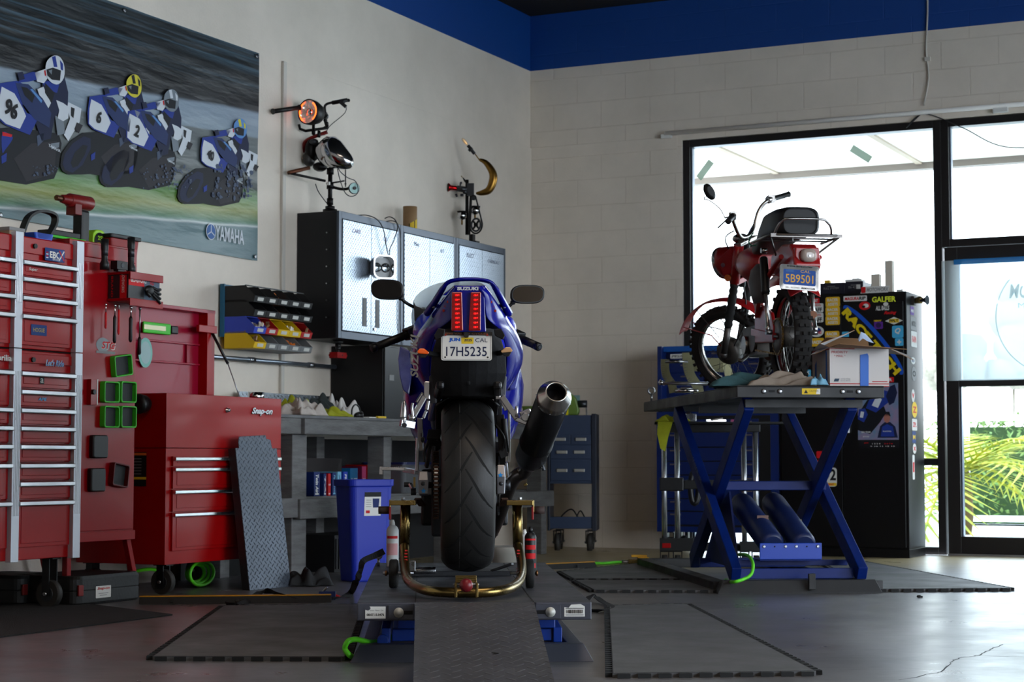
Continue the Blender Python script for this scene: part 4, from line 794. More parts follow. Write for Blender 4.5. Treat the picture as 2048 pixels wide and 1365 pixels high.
def racer(cx, cy, k, num, helm):
    """a printed motorcycle and rider leaning into the corner; (cx, cy) helmet centre in the photograph"""
    def p(*q): return [(cx+(q[i]-848)/2.529*k, cy+(q[i+1]-510)/2.529*k) for i in range(0, len(q), 2)]
    mb = MB(); g = lambda l, m, *q, s=False: bpoly(mb, p(*q), m, l, s)
    g(1, rk, 490,905,497,845,540,782,600,742,680,735,760,745,868,760,880,800,866,900,850,938,740,962,640,945,600,948,530,948,500,930)
    g(2, rn, 500,895,512,845,552,792,606,758,640,770,640,820,600,900,550,940,512,925)
    g(3, rk, 540,890,560,840,600,800,624,806,610,850,575,905,550,915); g(2, fill('race_brown',(40,38,44)), 690,860,760,800,860,790,850,920,740,950)
    g(3, rsm, 780,770,810,755,806,790,784,812); g(3, rgl, 836,800,870,795,868,815,838,822); g(3, rb, 640,850,662,836,660,870,642,880)
    g(3, rw, 905,636,957,662,950,715,905,790,888,765,912,702,900,660); g(4, rk, 915,655,930,662,925,700,915,690); g(4, fill('race_brown',(60,50,46)), 938,716,962,728,946,760,928,744)
    g(3, rn, 812,500,886,518,905,598,902,668,872,672,850,700,836,780,800,790,770,700,800,580); g(4, rw, 782,585,806,575,836,640,826,660,800,640); g(4, rgl, 852,690,884,700,892,760,862,768)
    g(5, rw, 856,628,884,640,904,655,904,700,884,712,862,700,868,668); g(5, rk, 812,560,850,600,838,640,812,600); g(4, rb, 800,560,830,590,860,600,870,560,850,545)
    g(5, rb, 632,562,700,552,742,572,752,600,722,650,740,680,790,690,752,766,704,748,650,724,624,698,622,640)
    g(6, rw, 640,575,690,602,724,662,736,692,712,742,656,722,628,696,631,620)
    g(6, fill('screen_blue', (34,50,96)), 694,560,746,566,802,622,836,680,828,738,770,704,722,642); g(7, rk, 716,575,740,580,770,612,760,640,730,610); g(7, rlb, 752,586,760,584,800,630,796,640)
    g(7, rb, 704,560,712,532,760,517,796,520,780,548,744,556); g(8, rn, 700,520,722,516,730,545,708,552); g(7, rw, 770,520,812,505,822,540,806,562,780,556); g(8, stkr, 806,512,812,510,816,530,810,534)
    g(9, helm[0], 812,492,824,466,848,452,872,462,886,496,884,540,862,566,836,560,816,535, s=True)
    g(10, rk, 814,508,840,500,872,512,868,552,836,548,818,532); g(10, helm[1], 836,458,850,454,858,498,844,498); g(10, helm[1], 868,470,880,486,880,512,872,508); g(11, rgl, 822,512,836,508,834,528)
    x, z = BP(*p(676,664)[0]); 
    mb.text(num, TM((x, -.0135-.0115, z), (1,0,-.3), (.32,0,1)), .068*k, rk, w=(.036 if len(num) < 2 else .072)*k, bold=.04)
    for q, w_, h_ in (((722,745),.05,.008), ((850,818),.075,.012)): x, z = BP(*p(*q)[0]); mb.text('YAMAHA', TM((x, -.0165, z), (1,0,-.2), (0,0,1)), h_*k, rw, w=w_*k, bold=.02)
    return mb
for a in ((103,141,1.28,'96',(rw,rb)), (261,173,1.02,'6',(ry,rk)), (336,202,1.0,'2',(rgl,rw)), (474,258,.87,'40',(rlb,ry))):
    racer(*a).done('printed_rider', N)
mb = MB(); bpoly(mb, [(0,265),(18,272),(20,280),(6,300),(0,305)], rb, 2); bpoly(mb, [(0,264),(20,270),(18,275),(0,272)], stkr, 3)
rnd = random.Random(4)
for c0, c1, n_, R0 in (((420,330),(500,400),90,12), ((280,330),(380,380),60,9), ((60,330),(110,352),25,7)):
    for _ in range(n_):
        u = rnd.uniform(c0[0], c1[0]); v = rnd.uniform(c0[1], c1[1]); x, z = BP(u, v); r_ = rnd.uniform(.004, .02)*R0/12
        mb.prism([(r_*math.cos(a)*rnd.uniform(.5,1.2), r_*math.sin(a)*rnd.uniform(.4,1)) for a in [PI*2*k/7 for k in range(7)]], FR(x, -.0186, z), .0002, rsm)
mb.done('spray_print', N)
mb = MB(); x, z = BP(456, 471); mb.text('YAMAHA', FR(x, -.0145, z), .085, rw, w=.29, bold=.015); x, z = BP(418, 464)
mb.prism(ell(.095,.095), FR(x, -.0138, z), .0006, rw); mb.prism(ell(.085,.085), FR(x, -.0146, z), .0006, fill('logo_blue', (60,100,160)))
for k in range(3): a = PI/2+k*2*PI/3; mb.bar((x, -.0156, z), (x+.038*math.cos(a), -.0156, z+.038*math.sin(a)), .001, .006, rw)
mb.done('logo_print', N, label='white maker name and tuning fork roundel')
mb = MB(); 
for u, v in ((512,108),(248,16),(509,519),(0,437)): x, z = BP(u, v); mb.lathe([(.012,0),(.012,.004),(.006,.004)], (x-.01, -.012, z-(.015 if v < 200 else -.015)), (0,-1,0), steel, n=14)
mb.done('eyelet', N)
# ---------------- parts bins on the wall ----------------
bs = .08; bx0 = LW(441, 600, .02); T0 = -(bx0-CORNER).dot(AX); tl = mat('teal_steel', (20,92,124), .45)
zt_, zb2 = LW(441, 568, .02).z, LW(441, 674, .02).z
X = Thing('bin_panel', 'teal louvred wall panel that holds the parts bins', 'bin rack', W(T0, .016, zb2), RZL)
PW = .62; mb = MB(); mb.bb(0, PW, -.01, 0, 0, zt_-zb2, tl).bb(0, .012, -.03, -.01, 0, zt_-zb2, tl).bb(PW-.012, PW, -.03, -.01, 0, zt_-zb2, tl)
for k in range(3): mb.bb(.012, PW-.012, -.024, -.01, .03+k*.1, .04+k*.1, tl)
mb.done('panel', X, bev=.001)
def mkbin(name, m, w=.123, d=.2, h=.098):
    T = Thing(name, 'x', 'bin', (0,0,0), RZL, 'plastic parts bins on the teal wall panel'); t = .003
    def side(x): # side wall polygon in y,z: tall at back, low at front
        mb.prism([(0,0),(-d,0),(-d-.012,.035),(-d*.72,h),(0,h)], TM((x,0,0), (0,1,0), (0,0,1)), t, m)
    mb = MB(); side(0); side(w-t); mb.bb(t, w-t, -d, 0, 0, t, m); mb.bb(t, w-t, -t, 0, t, h, m); mb.add([V((t,-d,0)),V((w-t,-d,0)),V((w-t,-d-.012,.035)),V((t,-d-.012,.035)),V((t,-d+t,0)),V((w-t,-d+t,0)),V((w-t,-d-.012+t,.035)),V((t,-d-.012+t,.035))], [(0,1,2,3),(4,7,6,5),(0,3,7,4),(1,5,6,2),(3,2,6,7)], m)
    mb.bb(0, w, -d*.74, -d*.70, h-.004, h+.003, m); mb.done('bin_body', T, bev=.0008)
    mb = MB(); mb.prism([(-.03,-.01),(.03,-.01),(.03,.01),(-.03,.01)], TM((w/2,-d-.0075,.018), (1,0,0), (0,-.32,1)), .001, mat('bin_label', (205,205,200), .6)); mb.done('label_card', T)
    return T
bincol = {'k': mat('bin_black', (22,22,24), .5), 'b': mat('bin_blue', (52,74,190), .5), 'y': mat('bin_yellow', (226,186,14), .5), 'r': mat('bin_red', (176,20,24), .5), 'g': mat('bin_grey', (120,122,124), .5)}
rows = [(LW(470,606,.1).z, 'kkkkk', ['', '', ', beside the blue spilling bin', '', ', at the far end']), (LW(470,630,.1).z, 'kkkkk', ['']*5), (LW(470,660,.1).z, 'bryyr', ['']*5), (LW(470,692,.1).z, 'ygggg', ['']*5)]
proto = {}; ordn = ['nearest', 'second', 'middle', 'fourth', 'last']; rown = ['top', 'second', 'third', 'bottom']; cn = dict(k='black', b='blue', y='yellow', r='red', g='grey')
rnd = random.Random(9); prt = mat('loose_parts', (176,150,110), .6, col2=(120,60,40), vs=30)
z0_ = zb2; rz_ = [LW(500, v_, .2).z for v_ in (605, 633, 667, 697)]
for r_, (z, cc, _) in enumerate(rows):
    zz = rz_[r_]
    for i, c in enumerate(cc):
        s_ = T0-.006-i*.124; lab = f'{cn[c]} plastic parts bin, {ordn[i]} in the {rown[r_]} row of the wall panel'
        loc = W(s_, .045, zz)
        if c not in proto: proto[c] = mkbin('parts_bin', bincol[c]); proto[c].e.location = loc; proto[c].e['label'] = lab
        else: copy_tree(proto[c], loc, RZL, lab)
mb = MB(); tag
def fillbin(i, r_, m, lab, nm='small_parts'):
    mb = MB()
    for _ in range(14):
        a = Euler((rnd.uniform(0,3), rnd.uniform(0,3), rnd.uniform(0,3))).to_matrix(); mb.box((rnd.uniform(.02,.105), -rnd.uniform(.1,.185), rnd.uniform(.01,.06)), (.03,.012,.02), m, a)
    o = mb.done(nm, loc=W(T0-.006-i*.124, .045, rz_[r_]+.004), rz=RZL); tag(o, lab, 'hardware', 'loose hardware in the parts bins', 'stuff')
wp = fill('small_bags', (225,215,200)); op = fill('orange_bags', (220,120,40))
fillbin(2, 0, op, 'orange packets heaped in the middle bin of the top row'); fillbin(2, 1, op, 'orange packets in the middle bin of the second row'); fillbin(0, 2, wp, 'pale packets in the blue bin of the third row')
fillbin(3, 2, wp, 'white packets in the fourth bin of the third row'); fillbin(4, 2, prt, 'white and brown parts in the last red bin'); fillbin(0, 3, prt, 'brown parts in the yellow bin of the bottom row'); fillbin(3, 3, op, 'orange parts in the fourth bin of the bottom row'); fillbin(1, 2, prt, 'mixed parts in the near red bin of the third row')
# ---------------- air pipe on the wall, filter assembly ----------------
A0 = 4.62; X = Thing('air_pipe', 'galvanised air line running along the wall to a filter and valve assembly', 'pipe', W(A0, .05, 1.26), RZL)
xe = A0-2.74; mb = MB(); mb.cyl((0,0,0), (xe, 0, 0), .013, mat('galvanised', (150,160,172), .35, .9)); mb.cyl((xe*.35,0,0),(xe*.38,0,0),.017,steel).cyl((xe*.7,0,0),(xe*.73,0,0),.017,steel)
for f in (.1, .55, .95): mb.bb(xe*f-.01, xe*f+.01, 0, .035, -.012, .012, steel)
mb.done('pipe_run', X)
mb = MB(); mb.cyl((xe-.02,0,.0),(xe+.06,0,0),.026,chrome).cyl((xe+.02,-.0,0),(xe+.02,0,-.34),.014,steel).bb(xe-.02,xe+.1,-.03,.03,-.14,-.08,steel).cyl((xe-.08,0,-.11),(xe+.28,0,-.11),.02,mat('white_valve',(200,200,198),.4)).cyl((xe+.16,0,-.05),(xe+.16,0,-.16),.024,steel).cyl((xe+.28,0,-.09),(xe+.38,0,-.09),.016,chrome).cyl((xe+.3,0,-.13),(xe+.3,0,-.06),.022,chrome).bb(xe-.05,xe-.03,0,.04,-.38,-.1,wht)
mb.done('valve_manifold', X)
mb = MB(); mb.tube(sp([(xe+.3,-.02,-.12),(xe+.29,-.03,-.2),(xe+.24,-.03,-.28),(xe+.2,-.02,-.34)]), .008, black, n=8).tube(sp([(xe+.36,-.02,-.08),(xe+.4,-.03,-.04),(xe+.42,-.02,.02)]), .008, black, n=8).tube(sp([(xe+.3,-.02,-.12),(xe+.34,-.03,-.2),(xe+.36,-.03,-.28),(xe+.33,-.02,-.2)]), .007, black, n=8); mb.done('black_hose', X)
# ---------------- workbench ----------------
BE = .67; SB = 4.62; X = Thing('workbench', 'long grey painted wooden workbench with a lower shelf along the wall', 'workbench', W(SB, BE), RZL); XL = SB+(LW(1106, 975, BE)-CORNER).dot(AX)
topm = mat('bench_top', (104,104,106), .55, var=.4, vs=4, bump=.2, bs=30, rvar=.1)
mb = MB(); mb.bb(0, XL, -.0, .64, .9, .918, topm); mb.done('bench_top', X, bev=.003)
def beam(nm, x0, x1, y0, y1, z0, z1): mb = MB(); mb.bb(x0, x1, y0, y1, z0, z1, wood); return mb.done(nm, X, bev=.004)
beam('apron', 0, .27, .0, .04, .812, .899); beam('apron', .275, .31, -.02, .04, .812, .918-.019); beam('apron', .315, XL, -.012, .028, .812, .899); beam('apron', 0.001, .04, .045, .6, .812, .899)
for x in (.1, .42*3, 2.1, XL-.1):
    if x == .1: x = X.L(LW(584, 1000, BE-.045)).x; w_ = X.L(LW(613, 1000, BE-.045)).x-x
    else: w_ = .09
    beam('leg', x, x+w_, .045, .16, .0, .811); beam('leg', x, x+.09, .52, .6, 0, .811)
beam('lower_shelf', 0, XL, .17, .6, .44, .458); beam('shelf_apron', .0, .25, .005, .043, .35, .458); beam('shelf_apron', .25, XL, -.01, .028, .34, .45)
mb = MB(); mb.bb(.0, XL, .61, .625, 0, .8, mat('dark_board', (34,34,36), .8)); mb.done('back_board', X)  # near-black board along the back of the bench
mb = MB(); mb.bb(.55, SB+(LW(765,829,.4)-CORNER).dot(AX)-.02, .61, .62, .92, 1.07, tback); mb.done('backsplash', X, label='diamond plate backsplash')
# dark tall speaker-like cabinet at the bench end behind the motorcycle
P = LW(783, 829, .3); P = LW(765, 829, .4); X = Thing('black_tower', 'black upright steel cabinet standing on the bench under the wall cabinets', 'cabinet', W(-(P-CORNER).dot(AX), .4, .9185), RZL)
mb = MB(); mb.bb(0, .32, 0, .38, 0, .475, blackm); mb.bb(0.01, .31, -.01, 0, .01, .465, black); mb.done('body', X, bev=.004)
mb = MB(); q = X.L(LW(783, 756, .41)); mb.bb(q.x-.03, q.x+.03, -.012, -.0105, q.z-.018, q.z+.018, stkg); mb.done('name_plate', X)
# rags, cables and bits on the bench
def cloth(name, lab, cat, c, sx, sy, h, m, seed, rz=0, nn=26, floor=0):
    rnd = random.Random(seed); ph = [(rnd.uniform(5,15), rnd.uniform(0,6), rnd.uniform(0,PI), rnd.uniform(.3,1)) for _ in range(7)]
    vs = []; mb = MB()
    for j in range(nn+1):
        for i in range(nn+1):
            u, v = i/nn*2-1, j/nn*2-1; r_ = math.hypot(u, v); e = max(0, 1-max(abs(u), abs(v))**2.2)
            f = sum(w*math.sin(k*(u*math.cos(a)+v*math.sin(a))+p) for k, p, a, w in ph)/3.2
            ex = 1+.14*math.sin(4*math.atan2(v, u)+seed)+.08*math.sin(7*math.atan2(v, u))
            vs.append(V((u*sx*ex, v*sy*ex, max(.003, h*(e**.55)*(.5+.6*f)+.004))))
    mb.add(vs, [(j*(nn+1)+i, j*(nn+1)+i+1, (j+1)*(nn+1)+i+1, (j+1)*(nn+1)+i) for j in range(nn) for i in range(nn)], m, True)
    o = mb.done(name, loc=c, rz=rz, sub=1); q = o.modifiers.new('t', 'SOLIDIFY'); q.thickness = .002; q.offset = -1; return tag(o, lab, cat)
def onb(u, t, z=.9185): P = LW(u, 830, t); return W(-(P-CORNER).dot(AX), t, z)
rgw = mat('rag_white', (196,186,178), .9, var=.2, vs=20); rgy = mat('rag_yellow', (166,170,30), .9, var=.2, vs=20); rgk = mat('rag_dark', (48,54,54), .9)
cloth('rag', 'crumpled off-white rag at the near end of the bench', 'rag', onb(600, .52), .14, .1, .12, rgw, 3, RZL)
cloth('rag', 'yellow green rag behind the off-white rag against the red chest', 'rag', onb(578, .3), .12, .1, .13, rgy, 5, RZL)
cloth('rag', 'dark grey cloth bunched between the white rags', 'rag', onb(636, .25), .1, .1, .16, rgk, 8, RZL)
cloth('rag', 'white rag heaped beside the dark cloth near the backsplash', 'rag', onb(678, .27), .11, .1, .16, mat('rag_bright', (214,210,206), .9), 12, RZL)
cloth('rag', 'yellow green rag spread in front of the white rag heap', 'rag', onb(660, .54), .15, .09, .06, rgy, 14, RZL)
X = Thing('cable_coil', 'small coil of black cable with plugs on the bench before the backsplash', 'cable', onb(712, .45), RZL)
mb = MB(); mb.tube(sp([(-.05,0,.01),(-.045,0,.06),(-.01,0,.085),(.03,0,.075),(.055,0,.04),(.06,-.01,.01)]), .005, black, n=8).tube(sp([(-.055,-.02,.008),(-.02,-.01,.03),(.02,-.03,.04),(.05,-.02,.01)]), .005, black, n=8).ball((-.02,-.02,.018), (.025,.02,.018), black, n=10).ball((.02,-.02,.02), (.02,.02,.02), black, n=10); mb.done('coil', X)
mb = MB(); mb.bb(-.05, .05, -.01, .01, 0, .015, stky); tag(mb.done('marker_pen', loc=onb(762, .6), rz=RZL, bev=.004), 'yellow marker lying on the bench edge', 'pen')
mb = MB(); mb.bb(-.04, .04, -.02, .02, 0, .008, stkw); tag(mb.done('paper_slip', loc=onb(740, .58), rz=RZL), 'white paper slip beside the yellow marker', 'paper')
# boxes on the lower shelf
def shelfbox(u, w, h, d, t, m, lab, txt=None, tcol=None, z=.4585, rot=0, th=None):
    P = LW(u, 975, t); X = Thing('parts_box', lab, 'box', W(-(P-CORNER).dot(AX), t, z), RZL)
    mb = MB(); mb.bb(-w/2, w/2, 0, d, 0, h, m); mb.done('carton', X, bev=.0015)
    if txt:
        mb = MB(); M4 = FR(0, -.0008, h/2)
        if rot: M4 = M4 @ Matrix.Rotation(-PI/2, 4, 'Z')
        mb.text(txt, M4, th or min(w, h)*.4, tcol or stkw, w=(h if rot else w)*.8, bold=.03, shear=.15); mb.bb(-w*.3, w*.3, -.0006, 0, h*.06, h*.12, tcol or stkw); mb.done('print', X)
    return X
c1, c2, c3, c4, c5 = (fill('box_navy', (22,42,100)), fill('box_cyan', (30,120,180)), fill('box_red', (190,22,28)), fill('box_light', (120,180,210)), fill('box_blue', (30,60,170)))
shelfbox(572, .12, .13, .2, .5, c2, 'sky blue carton on the lower shelf behind the bench leg', '!!', stkw)
shelfbox(634, .065, .14, .2, .5, c1, 'navy parts box with white upright lettering on the lower shelf', 'Twin Air', stkw, rot=1, th=.03)
shelfbox(650, .03, .13, .2, .5, c1, 'slim navy box beside the lettered one', 'TA', stkw, rot=1); shelfbox(659, .028, .13, .2, .5, c3, 'slim red box between navy boxes', '10', stkw); shelfbox(668.5, .04, .135, .2, .5, c1, 'navy box with pale lettering, right of the slim red one', 'Pipercross', c4, rot=1, th=.02)
shelfbox(679, .04, .14, .2, .5, c4, 'pale blue and white box on the lower shelf', 'AIR', c1, rot=1); shelfbox(691, .05, .14, .2, .5, c5, 'blue box partly behind the recycling bin', 'FILTER', stkw, rot=1)
shelfbox(708, .09, .16, .18, .35, c2, 'turquoise box farther back above the bin rim', 'HF', stkw); shelfbox(728, .05, .17, .18, .35, fill('box_pink', (190,60,110)), 'pink box above the bin rim', 'K', stkw); shelfbox(746, .08, .18, .18, .33, c3, 'red filter carton above the bin rim, nearer one', '10', stkw); shelfbox(770, .08, .18, .18, .31, c3, 'red filter carton above the bin rim, farther one', '10', stkw)
X = shelfbox(640, .5, .22, .14, .33, mat('dark_carton', (44,40,40), .8), 'dark carton deep on the lower shelf'); shelfbox(575, .12, .06, .15, .42, mat('brown_card', (96,70,50), .8), 'small brown carton lying on the sky blue one', z=.5895) 
P = LW(800, 975, .3); X = Thing('storage_tub', 'grey clear storage tub on the lower shelf behind the motorcycle', 'tub', W(-(P-CORNER).dot(AX), .42, .4585), RZL)
mb = MB(); mb.loft([[V((p[0],p[1]+.1,z)) for p in rrect(.5*k, .3*k, .03)] for z, k in ((0,.93),(.17,1),(.175,1.04),(.18,1.04))], mat('smoky_plastic', (92,94,98), .3), smooth=False); mb.done('tub_body', X)
mb = MB(); mb.prism(rrect(.53,.33,.03), Matrix.Translation((0,.1,.1805)), .015, mat('tub_lid', (30,40,90), .4)); mb.done('lid', X)
# recycling bin
P = FZ(722, 1166); X = Thing('recycling_bin', 'tall blue plastic recycling bin with a paper label in front of the bench', 'bin', (P.x, P.y+.15, .0005), RZL-.5)
bb_ = mat('bin_plastic_blue', (24,46,168), .45); hb = .56
mb = MB(); mb.loft([[V((p[0]*k, p[1]*k, z)) for p in rrect(.27, .21, .04, 6)] for z, k in ((0,.78),(.01,.8),(hb*.9,.99),(hb*.93,1.0),(hb*.935,1.07),(hb,1.08),(hb,1.0),(hb*.93,.97),(.02,.77))], bb_, smooth=False); mb.done('bin_shell', X, bev=.003)
mb = MB(); M4 = TM((-.0, -.1045*.97, hb*.76), (1,0,0), (0,-.045,1)); mb.prism([(-.055,-.065),(.05,-.065),(.05,.065),(-.055,.065)], M4, .001, stkw); mb.prism([(-.055,.04),(.05,.04),(.05,.065),(-.055,.065)], M4 @ Matrix.Translation((0,0,.0012)), .0004, stkk); mb.prism([(.0,-.02),(.035,-.02),(.04,.03),(-.004,.03)], M4 @ Matrix.Translation((0,0,.0012)), .0004, c1); mb.prism([(-.045,-.05),(-.02,-.05),(-.02,-.035),(-.045,-.035)], M4 @ Matrix.Translation((0,0,.0012)), .0004, stkr)
for k in range(4): mb.prism([(-.045,.02-k*.012),(-.012,.02-k*.012),(-.012,.023-k*.012),(-.045,.023-k*.012)], M4 @ Matrix.Translation((0,0,.0012)), .0003, stkg)
mb.done('paper_label', X, label='white paper label')
# leaning tread ramp against the red chest
tramp = treadmat('tread_painted_ramp', (82,90,102), 26, .5, .42, .7)
b0, b1 = FZ(500, 1182), FZ(582, 1174); t0 = hit(443, 892, AX, W(5.18, 0))
Tq = W(5.22, .73); X = Thing('leaning_ramp', 'diamond plate loading ramp leaning upright against the red tool chest', 'ramp', (b0.x, b0.y, 0), RZL-R(3.8))
q0 = V((0,0,0)); up_ = (X.L(LW(459, 897, .752))-q0); Lr = up_.length; uy = up_.normalized(); xw = .35
M4 = TM((0,0,0.0), (1,0,0), uy)
MM = M4
mb = MB(); pl = [(0,.0),(xw,.0),(xw,Lr),(xw-.04,Lr),(xw-.045,Lr+.045),(xw-.08,Lr+.05),(xw-.085,Lr+.07),(.04,Lr+.06),(.03,Lr+.03),(.03,Lr),(0,Lr)]
mb.prism(pl, M4 @ Matrix.Translation((0,0,-.004)), .004, tramp); mb.prism([(0,0),(.004,0),(.004,Lr),(0,Lr)], M4 @ Matrix.Translation((0,0,-.05)), .046, dsteel); mb.prism([(xw-.004,0),(xw,0),(xw,Lr),(xw-.004,Lr)], M4 @ Matrix.Translation((0,0,-.05)), .046, dsteel)
for k in range(5): yk = Lr*(k+.4)/5; mb.prism([(.004,yk),(xw-.004,yk),(xw-.004,yk+.03),(.004,yk+.03)], M4 @ Matrix.Translation((0,0,-.04)), .036, dsteel)
mb.done('ramp_plate', X, bev=.0015)
# black bag on the floor
cloth('tool_bag', 'black cloth bag lying on the floor by the bench leg', 'bag', FZ(618, 1172)+V((0,0,.001)), .12, .09, .12, mat('bag_black', (22,22,24), .8), 21, .2)
mb = MB(); mb.bb(0,.6,0,.3,0,.22,mat('crate_black',(20,20,22),.6))
for k in range(18): mb.bb(.01+k*.033,.02+k*.033,-.008,0,.02,.2,mat('crate_black2',(34,34,36),.5))
P = LW(640,1140,.35); tag(mb.done('slatted_crate', loc=W(-(P-CORNER).dot(AX), .45, .0005), rz=RZL), 'black slatted crate on the floor under the bench', 'crate')
# ================= LEFT LIFT =================
LY = 6.0; lrz = R(2.7); LZ = .21
lft = mat('lift_grey', (66,68,76), .5, .25, var=.35, vs=5, bump=.08, bs=60, rvar=.1); lftp = mat('lift_front_grey', (72,74,84), .45, .2, var=.15)
lblue = mat('lift_blue', (12,56,150), .4, var=.25, vs=4)
X = Thing('low_motorcycle_lift', 'grey scissor lift lowered near the floor under the blue sport motorcycle', 'motorcycle lift', (-.12, LY, 0), lrz)
hw = .376; LL = 2.32
mb = MB(); mb.bb(-hw, hw, 0, LL, LZ-.004, LZ, lft).bb(-hw, -hw+.02, 0.012, LL, LZ-.055, LZ-.004, lftp).bb(hw-.02, hw, .012, LL, LZ-.055, LZ-.004, lftp).bb(-hw, hw, LL-.02, LL, LZ-.055, LZ-.004, lftp); mb.done('deck', X, bev=.002)
for x0, x1 in ((-hw, -.19), (.195, hw)):
    mb = MB(); mb.bb(x0, x1, -.008, .012, LZ-.057, LZ, lftp); mb.done('front_plate', X, bev=.004)
for sx in (-1, 1):
    mb = MB(); mb.bb(sx*.196, sx*.276, -.014, -.0085, LZ-.052, LZ-.008, lftp); mb.bb(sx*.198, sx*.24, -.0155, -.0142, LZ-.037, LZ-.025, fill('slot', (6,6,8))); mb.done('slot_plate', X, bev=.002)
    mb = MB(); mb.lathe([(.016,0),(.016,.003),(.0085,.0035),(.0085,.008),(.001,.0085)], (sx*.243, -.0145, LZ-.031), (0,-1,0), mat('washer_zinc', (186,186,178), .45, .2), n=24); mb.done('bolt', X)
    mb = MB(); mb.bar((sx*.19, .01, LZ+.0005), (sx*.19, LL-.05, LZ+.0005), .004, .001, fill('seam_dark', (18,18,20))); mb.done('deck_seam', X)
mb = MB(); mb.bb(-.35, -.285, -.0094, -.0085, LZ-.05, LZ-.012, stkw); mb.text('08.07.15.0476', FR(-.3175, -.0096, LZ-.038), .008, stkk, w=.056, bold=.04); mb.text('A. Scissor Master 12m', FR(-.3175, -.0096, LZ-.024), .004, stkk, w=.05); mb.prism(ell(.02,.014), FR(-.343, -.0097, LZ-.017), .0002, lftp); mb.done('serial_label', X)
mb = MB(); mb.prism([(-.032,-.018),(.034,-.018),(.034,.014),(.02,.022),(-.01,.02),(-.018,.01),(-.032,.012)], FR(.32, -.0086, LZ-.028), .0008, stkw)
rnd = random.Random(2); xx = -.026
while xx < .026: w_ = rnd.choice((.0008,.0016,.0024)); mb.prism([(xx,-.008),(xx+w_,-.008),(xx+w_,.004),(xx,.004)], FR(.32, -.0097, LZ-.028), .0002, stkk); xx += w_+rnd.choice((.0008,.0014))
mb.prism([(-.028,.007),(.03,.007),(.03,.009),(-.028,.009)], FR(.32, -.0097, LZ-.028), .0002, stkk); mb.prism([(-.028,-.014),(.03,-.014),(.03,-.012),(-.028,-.012)], FR(.32, -.0097, LZ-.028), .0002, stkk); mb.done('barcode_label', X)
# base
mb = MB(); P0 = [(-.39,.19),(.41,.19)]
mb.add([V((-.405,.17,0)),V((.40,.17,0)),V((.37,.22,.055)),V((-.375,.22,.055)),V((-.405,.3,0)),V((.40,.3,0)),V((.37,.27,.055)),V((-.375,.27,.055))], [(0,1,2,3),(4,7,6,5),(3,2,6,7),(0,3,7,4),(1,5,6,2),(0,4,5,1)], lftp)
for sx in (-1, 1): mb.bb(sx*.37, sx*.32, .27, LL-.1, 0, .05, lftp)
mb.bb(-.37, .37, LL-.14, LL-.08, 0, .05, lftp); mb.done('base_frame', X, bev=.003)
mb = MB()
for sx in (-1, 1):
    mb.bar((sx*.29, .32, .075), (sx*.29, 1.6, .125), .03, .05, lblue).bar((sx*.25, .32, .125), (sx*.25, 1.6, .075), .03, .05, lblue)
mb.bb(-.27, .27, .33, .37, .055, .095, lblue).bb(-.27,.27,1.5,1.54,.07,.11,lblue).bb(-.25,-.19,.3,.36,.1,.15,lblue).bb(.2,.28,.3,.36,.1,.15,lblue); mb.cyl((-.3,.345,.06),(-.3,.30,.06),.02,lblue); mb.done('scissor_arms', X, bev=.003)
# ramp
X2 = Thing('loading_ramp', 'grey diamond plate ramp leading up to the lowered lift in the foreground', 'ramp', (-.12, LY, 0), lrz)
rl = 1.36; M4 = TM((-.1905, -.016, LZ+.0005), (1,0,0), (0,-1,-LZ/rl)); tr2 = treadmat('tread_dark_ramp', (100,100,104), 17, .45, .42, .7)
Lh = math.hypot(rl, LZ)-.02
mb = MB()
mb.add([V((0,0,0)),V((.381,0,0)),V((.381,Lh,0)),V((0,Lh,0)),V((0,0,-.004)),V((.381,0,-.004)),V((.381,Lh,-.004)),V((0,Lh,-.004))], [(0,3,2,1),(4,5,6,7),(0,1,5,4),(1,2,6,5),(2,3,7,6),(3,0,4,7)], tr2)
o = mb.done('ramp_plate', X2); o.matrix_local = Matrix(((1,0,0,-.1905),(0,-math.cos(math.atan(LZ/rl)),-math.sin(math.atan(LZ/rl)),-.016),(0,-math.sin(math.atan(LZ/rl)),math.cos(math.atan(LZ/rl)),LZ+.0005),(0,0,0,1)))
mb = MB()
for x in (-.1905, .1865):
    mb.add([V((x,-.016,LZ)),V((x+.004,-.016,LZ)),V((x,-.016,LZ-.045)),V((x+.004,-.016,LZ-.045)),V((x,-rl,.0)),V((x+.004,-rl,.0)),V((x,-rl+.25,0)),V((x+.004,-rl+.25,0))], [(0,1,5,4),(0,4,6,2),(1,3,7,5),(2,6,7,3),(0,2,3,1),(4,5,7,6)], mat('ramp_edge', (110,124,150), .35, .7))
mb.done('side_flange', X2)
mb = MB(); 
for k in range(5): mb.ball((.03+.004*k, -.62-.008*k, LZ-.62*LZ/rl-.0), (.007,.01,.0015), fill('oil', (10,10,10)), n=8)
mb.done('oil_spot', X2, label='dark oil drips')
